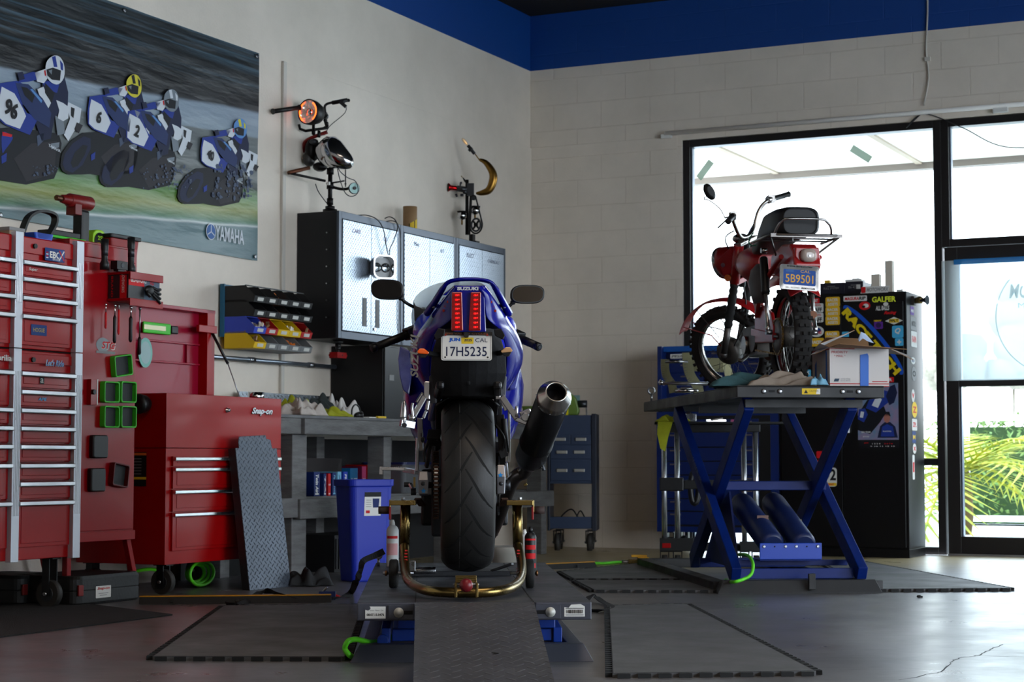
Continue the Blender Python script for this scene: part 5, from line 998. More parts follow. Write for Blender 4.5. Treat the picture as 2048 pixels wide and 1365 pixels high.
# ================= SPORT MOTORCYCLE =================
BY = 6.8; BXX = -.164; K = Thing('sport_motorcycle', 'blue sport motorcycle seen from behind, red lights lit, on the lowered lift', 'motorcycle', (BXX, BY, LZ), R(2.5))
def B(u, v, dy):
    return K.L(DY(u, v, BY+dy))
UC = 932.3
def HX(px, dy): return px/3719*(BY+dy)
def ZV(v, dy): return DY(UC, v, BY+dy).z-LZ
blue = mat('motorcycle_blue', (6,14,128), .22, .0, coat=.3, spec=.3); bluel = mat('motorcycle_bright_blue', (14,30,190), .22, coat=.3, spec=.3)
blk = mat('undertail_black', (24,24,26), .6, var=.3, vs=8, bump=.1); fr = mat('cast_silver', (168,168,172), .32, .9, var=.15); tyr = mat('tyre_rubber', (40,39,38), .5, var=.35, vs=5, bump=.05, bs=120, rvar=.12); grv = mat('tyre_groove', (8,8,8), .8)
AZ = .365; TR = .315
# rear wheel
def tyre(T, y, z, Rr, hw_, m, name='rear_tyre', crown=.055, rim=.72, xo=0, Mx=None, parent=None):
    prof = []
    for k in range(-10, 11):
        a = k/10*PI*.5; x = hw_*math.sin(a); r = Rr-crown*(1-math.cos(a)); prof.append((r, x))
    prof = [(Rr*rim, -hw_*.72), (Rr*.84, -hw_*1.0)]+[(r-.0, x) for r, x in prof[1:-1]]+[(Rr*.84, hw_*1.0), (Rr*rim, hw_*.72)]
    mb = MB(); mb.lathe(prof, (xo, y, z), (1,0,0), m, n=64, caps=False); mb.lathe([(Rr*rim,-hw_*.72),(Rr*rim,hw_*.72)], (xo, y, z), (1,0,0), m, n=64, caps=False)
    return mb
mb = tyre(K, 0, AZ, TR, .0955, tyr)
o_t = mb.done('rear_tyre', K)
mb = MB()
def tp(x, a, lift=.0006):   # point on the tyre surface, a: angle back from the top towards the rider's rear
    s = max(-1, min(1, x/.0955)); r = TR-.055*(1-math.sqrt(max(0, 1-s*s)))+lift; return V((x, -r*math.sin(a), AZ+r*math.cos(a)))
for k in range(17):
    a0 = R(-5+k*22.5)
    for sg in (1, -1):
        off = R(11.25) if sg < 0 else 0
        path = [(sg*x, a0+off+da) for x, da in ((-.012, R(-6)), (.012, R(1)), (.04, R(10)), (.066, R(17)), (.084, R(21)))]
        P_ = [tp(x, a) for x, a in path]
        P_ = sp(P_, 4); ws = [.0018+.003*math.sin(PI*min(.95, (i+1)/len(P_))) for i in range(len(P_))]
        for i in range(len(P_)-1):
            n_ = V((P_[i].x*.6, P_[i].y, P_[i].z-AZ)).normalized(); d_ = (P_[i+1]-P_[i]).normalized(); s_ = d_.cross(n_).normalized()
            mb.poly([P_[i]-s_*ws[i], P_[i+1]-s_*ws[i+1], P_[i+1]+s_*ws[i+1], P_[i]+s_*ws[i]], grv)
for x in (-.03,):
    pts = [tp(x, R(k*5), .0004) for k in range(73)]
    for i in range(72): mb.poly([pts[i]+V((-.0006,0,0)), pts[i+1]+V((-.0006,0,0)), pts[i+1]+V((.0006,0,0)), pts[i]+V((.0006,0,0))], mat('mould_line', (90,88,86), .5))
mb.done('tread_pattern', o_t)
rimb = mat('rim_black', (22,22,24), .35, .3)
mb = MB(); mb.lathe([(.225,-.07),(.215,-.066),(.205,-.05),(.2,0),(.205,.05),(.215,.066),(.225,.07)], (0,0,AZ), (1,0,0), rimb, n=56, caps=False); mb.cyl((-.06,0,AZ),(.06,0,AZ),.045,rimb)
for k in range(3):
    a = k*2*PI/3; 
    for e in (-.25, .25): mb.bar((0, .04*math.cos(a), AZ+.04*math.sin(a)), (0, .21*math.cos(a+e), AZ+.21*math.sin(a+e)), .03, .02, rimb, up=(1,0,0))
mb.done('rear_rim', K)
mb = MB(); mb.lathe([(.05,-.003),(.11,-.003),(.11,.003),(.05,.003)], (-.1135,0,AZ), (1,0,0), fill('sprocket', (46,36,30)), n=44); 
for k in range(44): a = 2*PI*k/44; mb.box((-.1135, .112*math.cos(a), AZ+.112*math.sin(a)), (.005,.008,.008), fill('sprocket', (46,36,30)))
mb.done('sprocket', K)
mb = MB(); cr1 = mat('chain_rust', (86,58,44), .45, .7); 
path = [(-.1135, -.117*math.sin(R(a)), AZ+.117*math.cos(R(a))) for a in range(0, 181, 7)]; path = [(-.1135, .6-.6*(1-k/30), AZ+.117-.09*0-(k/30)*.07) for k in range(30, 0, -1)]+path+[(-.1135, .6*k/30, AZ-.117+.07*k/30) for k in range(1, 31)]
for i in range(len(path)-1):
    a, b_ = V(path[i]), V(path[i+1]); d = b_-a
    for q in (.0, .5):
        p = a+d*q; w_ = .02 if q == 0 else .013
        mb.bar(p+d*.03, p+d*.42, w_, .014 if q == 0 else .011, cr1 if q == 0 else steel, up=(0, -d.z, d.y))
mb.done('chain', K, label='rusty drive chain')
# swingarm and axle
mb = MB()
for s, v0, v1, u0, u1 in ((-1, 943, 989, 836.5, 857), (1, 930, 989, 993, 1011)):
    x0 = B(u0, 960, -.12).x; x1 = B(u1, 960, -.12).x; z0 = ZV(v1, -.12); z1 = ZV(v0, -.12)
    mb.add([V((x0+.003,-.12,z1)),V((x1-.003,-.12,z1)),V((x0,-.13,(z0+z1)/2+.01)),V((x1,-.13,(z0+z1)/2+.01)),V((x0+.002,-.12,z0)),V((x1-.002,-.12,z0)),
            V((x0+.003,.55,AZ+.04)),V((x1-.003,.55,AZ+.04)),V((x0+.003,.55,AZ+.0)),V((x1-.003,.55,AZ+.0)),V((x0+.002,.55,AZ-.05)),V((x1-.002,.55,AZ-.05))],
           [(0,2,3,1),(2,4,5,3),(0,1,7,6),(4,10,11,5),(0,6,8,2),(2,8,10,4),(1,3,9,7),(3,5,11,9),(6,7,9,8),(8,9,11,10)], fr)
    if s < 0: xs, xe_ = x0, x1
mb.bar((-.17,.5,AZ),(.17,.5,AZ),.1,.09,fr); mb.done('swingarm', K, bev=.003)
for u, v, us, vs_ in ((846, 968, 847, 982.5), (1002, 968, 1001, 951)):
    mb = MB(); p = B(u, v, -.135); mb.lathe([(.008,0),(.008,-.006),(.005,-.012),(.001,-.012)], p, (0,1,0), dsteel, n=14); mb.done('adjuster_bolt', K)
    mb = MB(); q = B(us, vs_, -.137); st_ = [((.011 if k % 2 == 0 else .0045)*math.sin(k*PI/5), (.011 if k % 2 == 0 else .0045)*math.cos(k*PI/5)) for k in range(10)]
    mb.prism(st_, FR(q.x, -.1335, q.z), .0006, fill('star_blue', (40,140,215))); mb.done('star_sticker', K, label='small blue star sticker')
mb = MB(); mb.cyl((-.16,0,AZ),(.15,0,AZ),.012,steel).cyl((-.15,0,AZ),(-.165,0,AZ),.02,dsteel).cyl((.14,0,AZ),(.158,0,AZ),.02,dsteel); mb.done('axle', K)
mb = MB(); mb.lathe([(.055,-.002),(.11,-.002),(.11,.002),(.055,.002)], (.115,0,AZ), (1,0,0), steel, n=40); mb.bar((.122,-.02,AZ+.09),(.122,.09,AZ+.13),.035,.06,blk); mb.done('brake_disc', K)
# tail cowl: cross rows given by half widths (pixels) and depth
rows_ = [(573,8,31,-.41,-.39),(585,27,41,-.41,-.375),(600,29,52,-.405,-.345),(613,30,62,-.40,-.31),(625,31,72,-.40,-.27),(637,32,80,-.395,-.23),(648,45,87,-.38,-.19),(657,59,93.5,-.35,-.15),(666,64,99.5,-.32,-.12),(676,68,104.5,-.29,-.09),(690,72,110.5,-.25,-.05),(705,75.5,113.5,-.21,-.01),(718,76,113,-.18,.01),(730,76,111,-.15,.03),(744,75.5,105.5,-.12,.045),(758,74.5,98.5,-.09,.055),(768,74,91.5,-.05,.065),(776,76,85,-.02,.07),(783,76.5,78,.05,.075)]
for sg in (-1, 1):
    mb = MB(); grid = []
    for v, hi, ho, di, do in rows_:
        zi = ZV(v, di); zo = ZV(v, do); xi = HX(hi, di)*sg; xo = HX(ho, do)*sg
        r = [V((xi, di, zi)), V((xi*.62+xo*.38, di*.8+do*.2-.006, zi*.62+zo*.38)), V((xi*.25+xo*.75, di*.45+do*.55-.008, zi*.25+zo*.75)), V((xo, do, zo)), V((xo*.99, do+.12, zo+.01)), V((xo*.93, do+.3, zo+.0))]
        grid.append(r)
    n_ = 6; mb.add([p for r in grid for p in r], [(i*n_+j, i*n_+j+1, (i+1)*n_+j+1, (i+1)*n_+j) for i in range(len(grid)-1) for j in range(n_-1)], blue, True)
    o = mb.done('tail_side_panel', K, solid=.004, sub=1)
    if sg < 0:
        mb = MB(); a = V(grid[15][2]); bq = V(grid[8][3]); 
        T4 = TM(V(grid[12][2])+V((-.004,-.024,.005)), (V(grid[8][3])-V(grid[14][2])), V((-1,.5,.35)))
        mb.text('SUZUKI', T4, .034, stkw, w=.17, bold=.03); 
        for v_ in mb.bm.verts:   # follow the panel
            pass
        mb.done('side_lettering', K, label='white maker lettering on the left panel')
    rf = mat('reflector_red', (150,24,14), .3)
    mb = MB()
    for px, v in ((43.5,604.5),(48,613),(52,621.5)): mb.cyl((sg*HX(px,-.38), -.388 if v < 610 else -.375, ZV(v,-.38)), (sg*HX(px,-.38), -.34, ZV(v,-.38)), .0042, rf, n=12)
    mb.done('reflector_dots', K, label='three small red dots')
mb = MB(); c_ = [(-30,573),(-16,571.5),(0,571),(16,571.5),(30,573),(30,590),(31,625),(33,664),(-33,664),(-31,625),(-30,590)]
mb.prism([(HX(a,-.41), ZV(v,-.41)) for a, v in c_], TM((0,-.395,0),(1,0,0),(0,0,1)), .012, blue); mb.done('tail_centre', K, bev=.003)
mb = MB(); mb.add([V((-HX(31,-.4),-.40,ZV(572.5,-.4))),V((HX(31,-.4),-.40,ZV(572.5,-.4))),V((HX(50,-.1),.0,ZV(585,-.1)+.0)),V((-HX(50,-.1),.0,ZV(585,-.1)))], [(0,1,2,3)], blue); mb.done('tail_top', K, solid=.004)
mb = MB(); mb.text('SUZUKI', FR(B(935.5,578,-.41).x, -.4165, ZV(578,-.41)), .0115, mat('letter_silver', (200,202,206), .4), w=.073, bold=.05); mb.done('tail_lettering', K, label='silver maker lettering')
rl_ = mat('tail_lens', (120,0,4), .15, coat=.5, emis=.06, ecol=(190,0,2)); hot = mat('tail_led', (255,20,20), .2, emis=.9, ecol=(255,6,8))
for sg in (-1, 1):
    xa, xb = (903.5, 924) if sg < 0 else (941.5, 962); xc, xd = (902.5, 926.5) if sg < 0 else (937, 961.5)
    mb = MB(); pl = [(B(xa,584,-.41).x, ZV(585,-.41)),(B(xb,584,-.41).x, ZV(585,-.41)),(B(xd,662,-.41).x, ZV(662,-.41)),(B(xc,662,-.41).x, ZV(662,-.41))]
    mb.prism(pl, TM((0,-.4,0),(1,0,0),(0,0,1)), .022, rl_); lt = mb.done('tail_light', K, bev=.003)
    mb = MB()
    for k in range(8):
        v = 591+k*9.1; x = B((914 if sg < 0 else 951.5)+(.3*k*sg*-.2), v, -.43).x; z = ZV(v,-.425)
        mb.ball((x-.002, -.423, z), (.0052,.002,.0042), hot, n=8); mb.ball((x+.006, -.423, z+.001), (.0025,.0015,.003), hot, n=8)
        mb.bb(x-.017, x+.017, -.4235, -.4215, z-.0082, z-.0072, mat('lens_rib', (90,2,6), .2))
    mb.done('led_row', lt)
# grab rail
gp = [(850,621,-.24),(862,603,-.28),(873,584,-.32),(884,566,-.35),(896,558.5,-.365),(914,555.5,-.37),(932,555,-.37),(950,555.5,-.37),(968,558.5,-.365),(980,566,-.35),(991.5,584,-.32),(1002,603,-.28),(1012,621,-.24)]
pts = sp([(sgx*1.0) and V((HX(u-UC, d), d, ZV(v+4, d))) for u, v, d in gp for sgx in (1,)], 5)
mb = MB(); rr_ = []
for i, p in enumerate(pts):
    d = (pts[min(i+1,len(pts)-1)]-pts[max(i-1,0)]).normalized(); nrm = V((-d.z, 0, d.x)).normalized(); fwd = d.cross(nrm)
    e = abs(i/(len(pts)-1)*2-1); wy = .011+.007*e**2; rr_.append([p+nrm*math.cos(2*PI*k/14)*(wy*.62 if e < .55 else wy*.8)+fwd*math.sin(2*PI*k/14)*.022 for k in range(14)])
mb.loft(rr_, blue); mb.done('grab_rail', K)
for sg in (-1, 1):
    mb = MB(); x = HX(71, -.27)*sg; mb.bar((x, -.26, ZV(612,-.27)), (sg*HX(44,-.2), -.15, ZV(608,-.2)), .03, .012, blue); mb.cyl((x, -.29, ZV(618,-.27)), (x, -.29, ZV(609,-.27)), .0055, steel); mb.done('grab_rail_mount', K, bev=.003)
# undertail
mb = MB(); secs = [(655,-.385,57),(668,-.37,63),(690,-.34,70),(712,-.31,75),(745,-.27,77),(775,-.23,71),(790,-.21,57)]
L_ = []
for v, d, h in secs: L_.append([V((sx*HX(h,d), d+(.06*abs(sx)**2), ZV(v,d)+(-.006*(1-abs(sx))))) for sx in (-1,-.75,-.5,-.2,0,.2,.5,.75,1)]+[V((sx*HX(h,d)*.97, d+.2, ZV(v,d)-.01)) for sx in (1,.4,-.4,-1)])
mb.loft(L_, blk, smooth=False); mb.done('undertail', K, bev=.003)
mb = MB(); mb.bb(-.005,.005,-.25,-.24,ZV(770,-.26),ZV(752,-.26),fill('slot',(6,6,8)))
for sg in (-1, 1): mb.prism([(sg*HX(48,-.28),ZV(664,-.28)),(sg*HX(62,-.28),ZV(662,-.28)),(sg*HX(70,-.28),ZV(676,-.28)),(sg*HX(66,-.28),ZV(684,-.28)),(sg*HX(50,-.28),ZV(676,-.28))], TM((0,-.385,0),(1,0,0),(0,0,1)), .02, blackm)
mb.done('undertail_mounting_pattern', K, bev=.002)
mb = MB(); L_ = []
for a in range(-60, 20, 8):
    r1 = TR+.028; y, z = -r1*math.sin(R(a)), AZ+r1*math.cos(R(a)); L_.append([V((x, y*(1-.0*abs(x)), z-.05*(x/.115)**2)) for x in (-.115,-.08,-.04,0,.04,.08,.115)])
vs = [p for r in L_ for p in r]; mb.add(vs, [(i*7+j, i*7+j+1, (i+1)*7+j+1, (i+1)*7+j) for i in range(len(L_)-1) for j in range(6)], blk, True)
o = mb.done('inner_fender', K, solid=.004)
# rear frame stays
for sg in (-1, 1):
    mb = MB(); mb.bar(V((sg*HX(70,-.1),-.1,ZV(752,-.1))), V((sg*HX(68,-.1),-.08,ZV(806,-.1))), .024, .03, mat('subframe_grey', (100,100,104), .4, .7)); mb.done('subframe_stay', K, bev=.003)
# licence plate
pz0, pz1 = ZV(722,-.4), ZV(668,-.4); wz = pz1-pz0
T4 = TM((B(933,695,-.4).x, -.392, (pz0+pz1)/2), (1,0,0), (0,.16,1)); pw = HX(102,-.4)
mb = MB(); mb.prism(rrect(pw, wz, .008), T4, .0015, mat('plate_white', (214,212,206), .45)); pl = mb.done('licence_plate', K, label='white number plate 17H5235')
mb = MB(); ink_ = fill('plate_ink', (24,34,66)); G = T4 @ Matrix.Translation((0,0,.0022))
mb.text('17H5235', G @ Matrix.Translation((.0, -wz*.16, 0)), wz*.36, ink_, w=pw*.80, bold=.005)
mb.text('CAL', G @ Matrix.Translation((pw*.295, wz*.27, 0)), wz*.15, ink_, w=pw*.24); mb.text('JUN', G @ Matrix.Translation((-pw*.235, wz*.27, 0)), wz*.16, fill('jun_blue', (20,90,190)), w=pw*.22, bold=.05)
mb.prism([(-.0,-.01),(pw*.24,-.01),(pw*.24,.012),(0,.012)], G @ Matrix.Translation((-pw*.1, wz*.24, -.0006)), .0004, stky); mb.text('2025', G @ Matrix.Translation((pw*.03, wz*.27, .0)), wz*.1, ink_, w=pw*.16, bold=.04)
for sx in (-1, 1): mb.prism(ell(.006,.006), G @ Matrix.Translation((sx*pw*.42, -wz*.38, 0)), .0004, stkk)
ro = rrect(pw-.006, wz-.006, .007); ri = rrect(pw-.009, wz-.009, .006)
for i in range(len(ro)): j = (i+1) % len(ro); mb.poly([G @ V((*ro[i],0)), G @ V((*ro[j],0)), G @ V((*ri[j],0)), G @ V((*ri[i],0))], stkg)
mb.done('plate_characters', pl)
mb = MB(); mb.prism(rrect(pw+.004, .012, .003), T4 @ Matrix.Translation((0, wz*.5+.001, .0015)), .003, black); mb.text('SIMI VALLEY CYCLES', T4 @ Matrix.Translation((0, wz*.5+.001, .0052)), .0065, mat('frame_lettering', (120,70,40), .5), w=pw*.85, bold=.03); mb.prism(rrect(.016,.02,.006), T4 @ Matrix.Translation((.0, wz*.46, .002)), .016, black)
for sx in (-1, 1): mb.prism(ell(.007,.007), T4 @ Matrix.Translation((sx*pw*.41, wz*.5-.004, .0046)), .002, rf)
mb.done('plate_frame', K, label='black plate frame with shop lettering')
# indicators
for sg, (u, v) in ((-1, (846, 705)), (1, (1013.5, 702))):
    p = B(u, v, -.36); p = V((p.x, -.36, p.z)); am2 = mat('indicator_amber', (214,84,16), .2, coat=1, emis=.15) if sg < 0 else mat('indicator_clear', (196,150,104), .2, coat=1)
    mb = MB(); mb.prism([(-.021,.0),(-.012,.012),(.004,.012),(.022,-.002),(.018,-.008),(-.016,-.005)] if sg < 0 else [(.021,.0),(.012,.012),(-.004,.012),(-.022,-.002),(-.018,-.008),(.016,-.005)], FR(p.x, p.y, p.z), .018, am2); o = mb.done('indicator', K, bev=.003)
    mb = MB(); mb.prism([(-.016,-.005),(.018,-.008),(.008,-.02),(-.008,-.02)] if sg < 0 else [(.016,-.005),(-.018,-.008),(-.008,-.02),(.008,-.02)], FR(p.x, p.y+.002, p.z), .014, black); mb.bar((p.x, p.y+.01, p.z), (sg*.1, -.26, p.z-.005), .016, .016, black); mb.done('indicator_housing', o, bev=.002)
# seat, tank, fairing, windscreen, mirrors, bars
mb = MB(); mb.loft([[V((HX(h,0)*math.cos(a)*1.0, y, z+hh*math.sin(a))) for a in [2*PI*k/20 for k in range(20)]] for y, h, z, hh in ((-.36,30,ZV(590,-.36),.01),(-.15,52,ZV(600,-.15),.025),(.1,70,ZV(650,.1),.03),(.3,78,ZV(668,.3),.04),(.42,60,ZV(660,.42),.05))], mat('seat_vinyl', (20,20,22), .6)); mb.done('seat', K)
mb = MB(); tz = ZV(668,.6); mb.loft([[V((w*math.copysign(abs(math.cos(a))**.8, math.cos(a)), y, z+h*math.copysign(abs(math.sin(a))**.8, math.sin(a)))) for a in [2*PI*k/28 for k in range(28)]] for y, w, z, h in ((.34,.10,tz-.03,.05),(.4,.17,tz-.02,.09),(.5,.205,tz,.105),(.62,.205,tz+.005,.115),(.75,.17,tz,.11),(.85,.09,tz-.01,.08))], bluel); mb.done('fuel_tank', K)
mb = MB(); fz = [(.55,.2,.10,.26),(.7,.235,.0,.34),(.85,.25,-.02,.38),(1.0,.24,.0,.38),(1.12,.2,.06,.36),(1.3,.11,.12,.26),(1.42,.04,.16,.14)]
zc = ZV(760,.8)
mb.loft([[V((w*(math.copysign(abs(math.cos(a))**.7, math.cos(a)))*(1-.15*max(0,math.sin(a))), y, zc+o_+h*math.sin(a)*.85)) for a in [2*PI*k/28 for k in range(28)]] for y, w, o_, h in fz], blue); mb.done('front_fairing', K)
for sg in (-1, 1):
    mb = MB(); g_ = [(803,694,.5),(799,720,.5),(801,750,.46),(808,780,.44),(820,790,.44),(826,740,.4),(820,700,.4)] if sg < 0 else [(826,690,.5),(822,740,.5),(830,778,.46),(842,780,.44),(842,700,.4)]
    mb.prism([(HX(UC-u,d)*1.0, ZV(v,d)) for u, v, d in g_], TM((0,.47,0),(1,0,0),(0,0,1)) @ (Matrix.Identity(4) if sg > 0 else Matrix.Scale(-1,4,(1,0,0))), -.5, mat('fairing_white_blue', (90,104,190), .25, coat=1, col2=(8,18,128), vs=9)); mb.done('fairing_side', K, bev=.004)
ws = mat('tinted_screen', (200,206,196), .25, alpha=.62); mb = MB(); W0 = [(827,604),(836,590),(852,578),(874,568.5),(900,563.5),(932,562),(955,564),(970,571),(980,583),(985,603)]
r0 = [B(u, v, 1.0) for u, v in W0]; r0 = [V((p.x, 1.0+.0, p.z)) for p in sp(r0, 4)]; r1 = [V((p.x*1.04-.001, 1.17, p.z-.05)) for p in r0]; r2 = [V((p.x*1.02, 1.30, p.z-.13)) for p in r0]; n_ = len(r0)
base = [V((p.x, 1.0, ZV(612,1.0))) for p in r0]
mb.add(r0+r1+r2, [(i, i+1, n_+i+1, n_+i) for i in range(n_-1)]+[(n_+i, n_+i+1, 2*n_+i+1, 2*n_+i) for i in range(n_-1)], ws, True); mb.done('windscreen', K, solid=.003)
mb = MB(); q = [B(u, v, .98) for u, v in ((827.5,604),(831,612),(846,618),(860,618),(1000,618),(992,640),(900,650),(845,650),(829,642))]; mb.prism([(p.x, p.z) for p in q], TM((0,.98,0),(1,0,0),(0,0,1)), -.1, black); mb.done('cockpit_panel', K, bev=.004)
for sg, c_, sz_, st_ in ((-1, (774.5,580), (66,41), (828,615)), (1, (1055.5,588.5), (70,38), (1012,615))):
    p = B(*c_, 1.0); w_, h_ = sz_[0]/3719*7.8, sz_[1]/3719*7.8
    T4 = TM((p.x, 1.0, p.z), (1,-.25*sg*-1,0) if False else (1, .18*sg, .02 if sg > 0 else -.06), (0,0,1)); sh = [(w_/2*math.copysign(abs(math.cos(a))**.62, math.cos(a))*(1+.08*sg*math.sin(a)*math.cos(a)), h_/2*math.copysign(abs(math.sin(a))**.75, math.sin(a))) for a in [2*PI*k/32 for k in range(32)]]
    mb = MB(); mb.loft([[T4 @ V((a*k_, b*k_, z)) for a, b in sh] for k_, z in ((.93,.006),(1,0),(1,-.012),(.85,-.035),(.4,-.05))], black); mr_ = mb.done('mirror', K)
    mb = MB(); mb.prism([(a*.88, b*.84) for a, b in sh], T4 @ Matrix.Translation((0,0,.0062)), .0012, mat('mirror_glass', (120,116,112), .04, 1) if sg > 0 else mat('mirror_glass_dark', (46,44,44), .12, .9)); mb.done('mirror_glass', mr_)
    mb = MB(); a = B(*st_, 1.02); e = V((p.x-sg*w_*.42, 1.01, p.z-h_*.42)); mb.tube(sp([e, e*.6+a*.4+V((0,0,-.004)), a]), .007, black, n=8, rs=None); mb.ball(e, .012, black, n=10); mb.done('mirror_stalk', K)
for sg, a_, b_ in ((-1, (744,697.5), (820,667)), (1, (1078,694.5), (1036,675))):
    a = B(*a_, .62); b2 = B(*b_, .72); d = (b2-a).normalized()
    mb = MB(); mb.cyl(a+d*.02, b2-d*.0, .0165, black, n=20); mb.lathe([(.012,0),(.0175,.004),(.0175,.022),(.012,.026)], a-d*.004, d, blackm, n=20).cyl(a-d*.006, a, .008, dsteel, n=12); mb.done('hand_grip', K)
    mb = MB(); mb.bar(b2-d*.02, b2+d*.045, .045, .05, black); mb.bar(a+d*.06+V((0,.05,-.008)), b2+V((0,.045,-.01)), .008, .012, blackm); mb.cyl(b2, b2+d*.12, .011, blackm); mb.done('switch_block', K, bev=.004)
# foot peg hangers
fs = mat('polished_cast', (190,190,194), .22, 1, var=.1)
mb = MB(); mb.bar(B(854.5,763,-.14), B(854,800,-.14), .022, .02, fs, up=(0,1,0)).bar(B(850,792,-.14), B(826,834,-.14), .022, .022, fs, up=(0,1,0)).bar(B(846,786,-.13), B(833,806,-.13), .012, .012, fs, up=(0,1,0)).bar(B(857,800,-.12),B(853,822,-.12),.014,.012,fs,up=(0,1,0)).bar(B(853,822,-.12),B(846,838,-.12),.012,.012,fs,up=(0,1,0)); mb.ball(B(824,836,-.15),(.016,.016,.016),fs,n=12); mb.done('peg_hanger', K, bev=.004)
mb = MB(); mb.lathe([(.004,0),(.009,-.01),(.0125,-.05),(.0125,-.06),(.009,-.064)], B(808.5,802,-.17), (0.05,0,1), fs, n=14).bar(B(801,846,-.17), B(829,851,-.15), .026, .022, fs, up=(0,1,0)).cyl(B(808,846,-.17), B(808,834,-.17), .009, fs).cyl(B(809,851,-.182),B(809,851,-.17),.009,dsteel,n=14).tube(sp([B(826,834,-.16),B(824,818,-.16),B(826,806,-.16)]),.0055,fs,n=8); mb.done('folding_peg', K, bev=.003)
mb = MB(); mb.bar(B(840,836,-.08), B(841,902,-.04), .02, .012, fs, up=(0,1,0)).bar(B(835,876,-.05), B(834,944,-.04), .012, .02, fs).ball(B(845,880,-.09),(.008,.008,.012),black,n=10); mb.done('heel_plate', K, bev=.003)
mb = MB(); mb.bar(B(764,938,.3), B(812,939,.3), .034, .012, fs).bar(B(810,941,.3), B(834,945,.22), .022, .018, fs).bar(B(763,934,.3), B(762,950,.3), .014, .014, fs)
for k in range(12): mb.bb(*(lambda p: (p.x-.0015, p.x+.0015, .282, .318, p.z+.003, p.z+.008))(B(766+k*3.8, 937.5, .3)), fs)
mb.done('rider_peg', K, bev=.0015)
mb = MB(); mb.cyl(B(808,970,.1), B(820,970,.1), .009, dsteel).bar(B(820,968,.08), B(828,984,.06), .012, .01, fs).cyl(B(822,984,.05), B(832,984,.05), .013, dsteel).bar(B(829,955,.0),B(829,975,0),.008,.008,brass); mb.done('shift_lever', K, bev=.001)
mb = MB(); mb.bar(B(996,773,-.14), B(996,800,-.14), .018, .02, fs, up=(0,1,0)).bar(B(1003,793,-.14), B(1034,838,-.14), .022, .022, fs, up=(0,1,0)).bar(B(1003,800,-.13),B(1012,822,-.13),.012,.012,fs,up=(0,1,0)).lathe([(.003,0),(.006,-.006),(.007,-.04)], B(1033,812,-.15), (0,0,1), fs, n=12).bar(B(1030,838,-.14), B(1060,850,-.14), .016, .014, fs, up=(0,1,0)); mb.cyl(B(1051,834.5,-.13), B(1051,834.5,-.165), .016, fs, n=20).bar(B(1040,830,-.12),B(1062,822,-.12),.02,.01,fs,up=(0,1,0)); mb.done('exhaust_hanger', K, bev=.003)
mb = MB(); mb.bar(B(1018,820,-.02), B(1018,925,.0), .01, .018, fs).bar(B(1000,830,-.05),B(1006,905,-.05),.02,.03,black).cyl(B(1008,838,-.06),B(1012,905,-.06),.011,dsteel).bar(B(1003,900,-.06),B(1010,915,-.06),.03,.03,dsteel).tube(sp([B(990,850,-.08),B(1000,862,-.09),B(1008,880,-.08),B(1004,905,-.07)]),.005,black,n=8).cyl(B(1013,925,-.05),B(1013,955,-.03),.007,fs); mb.done('rear_brake_parts', K, bev=.002)
mb = MB(); mb.bar(B(868,868,-.16),B(874,884,-.12),.05,.04,blackm).bar(B(862,872,-.14),B(880,878,-.16),.02,.02,blackm).bar(B(861,885,-.1),B(853,935,-.05),.012,.02,blk).tube([B(858,880,-.1),B(848,905,-.08),B(850,925,-.08)],.006,black,n=8); mb.done('chain_guard', K, bev=.004)
mb = MB(); mb.bb(-.13,.13,.42,.86,.16,.55,mat('engine_dark',(30,30,32),.5,.5)).bb(-.17,.17,.5,.75,.2,.42,mat('engine_dark',(30,30,32),.5,.5)).bar((-.12,.4,.7),(-.1,.75,.6),.05,.1,fr).bar((.12,.4,.7),(.1,.75,.6),.05,.1,fr).bar((-.1,-.3,.72),(-.13,.42,.62),.03,.03,blackm).bar((.1,-.3,.72),(.13,.42,.62),.03,.03,blackm); mb.done('engine', K, bev=.01)
# exhaust
e0 = B(1112,786,-.47); e1 = B(1057,925,.02); d = (e1-e0).normalized(); Le = (e1-e0).length
can = mat('exhaust_can', (44,45,48), .3, .85, var=.2, vs=8); r0_ = .059
mb = MB(); mb.lathe([(r0_,.045),(r0_,Le*.68),(r0_*1.05,Le*.69),(r0_*1.05,Le*.71),(r0_,Le*.72),(r0_*.98,Le*.9),(r0_*.8,Le*.97),(r0_*.5,Le)], e0, d, can, n=40); mb.done('silencer', K)
spun = mat('spun_aluminium', (178,176,172), .24, 1); mb = MB(); mb.lathe([(r0_*1.01,.056),(r0_*1.02,.03),(r0_*.98,.022),(r0_*.66,.001),(r0_*.65,-.006),(r0_*.60,-.008),(r0_*.56,-.006),(r0_*.56,.01)], e0, d, spun, n=40, caps=False); mb.done('end_cone', K, label='spun aluminium end cone')
mb = MB(); mb.lathe([(r0_*.56,.008),(r0_*.54,.12),(.001,.13)], e0, d, fill('soot', (4,4,4)), n=30, caps=False)
for k in range(8): x_, y_ = frame_for(d); a = k*PI/4+.3; mb.ball(e0+d*.05+(x_*math.cos(a)+y_*math.sin(a))*r0_*1.02, .003, steel, n=6)
mb.done('outlet', K)
mb = MB(); pp = sp([e1-d*.02, e1+d*.08, B(1024,965,.15), V((.1,.45,.17)), V((.02,.6,.14))]); mb.tube(pp, .026, mat('pipe_burnt', (84,76,70), .35, .9), n=18); mb.done('exhaust_pipe', K)
mb = MB(); q = B(1085,932,-.05); mb.bar(q, B(1064,938,-.03), .012, .02, fs).cyl(B(1084,930,-.05),B(1088,942,-.05),.006,dsteel).bar(B(1048,972,-.02), B(1054,968,-.02),.01,.01,brass); mb.done('brake_pedal_tip', K, bev=.002)
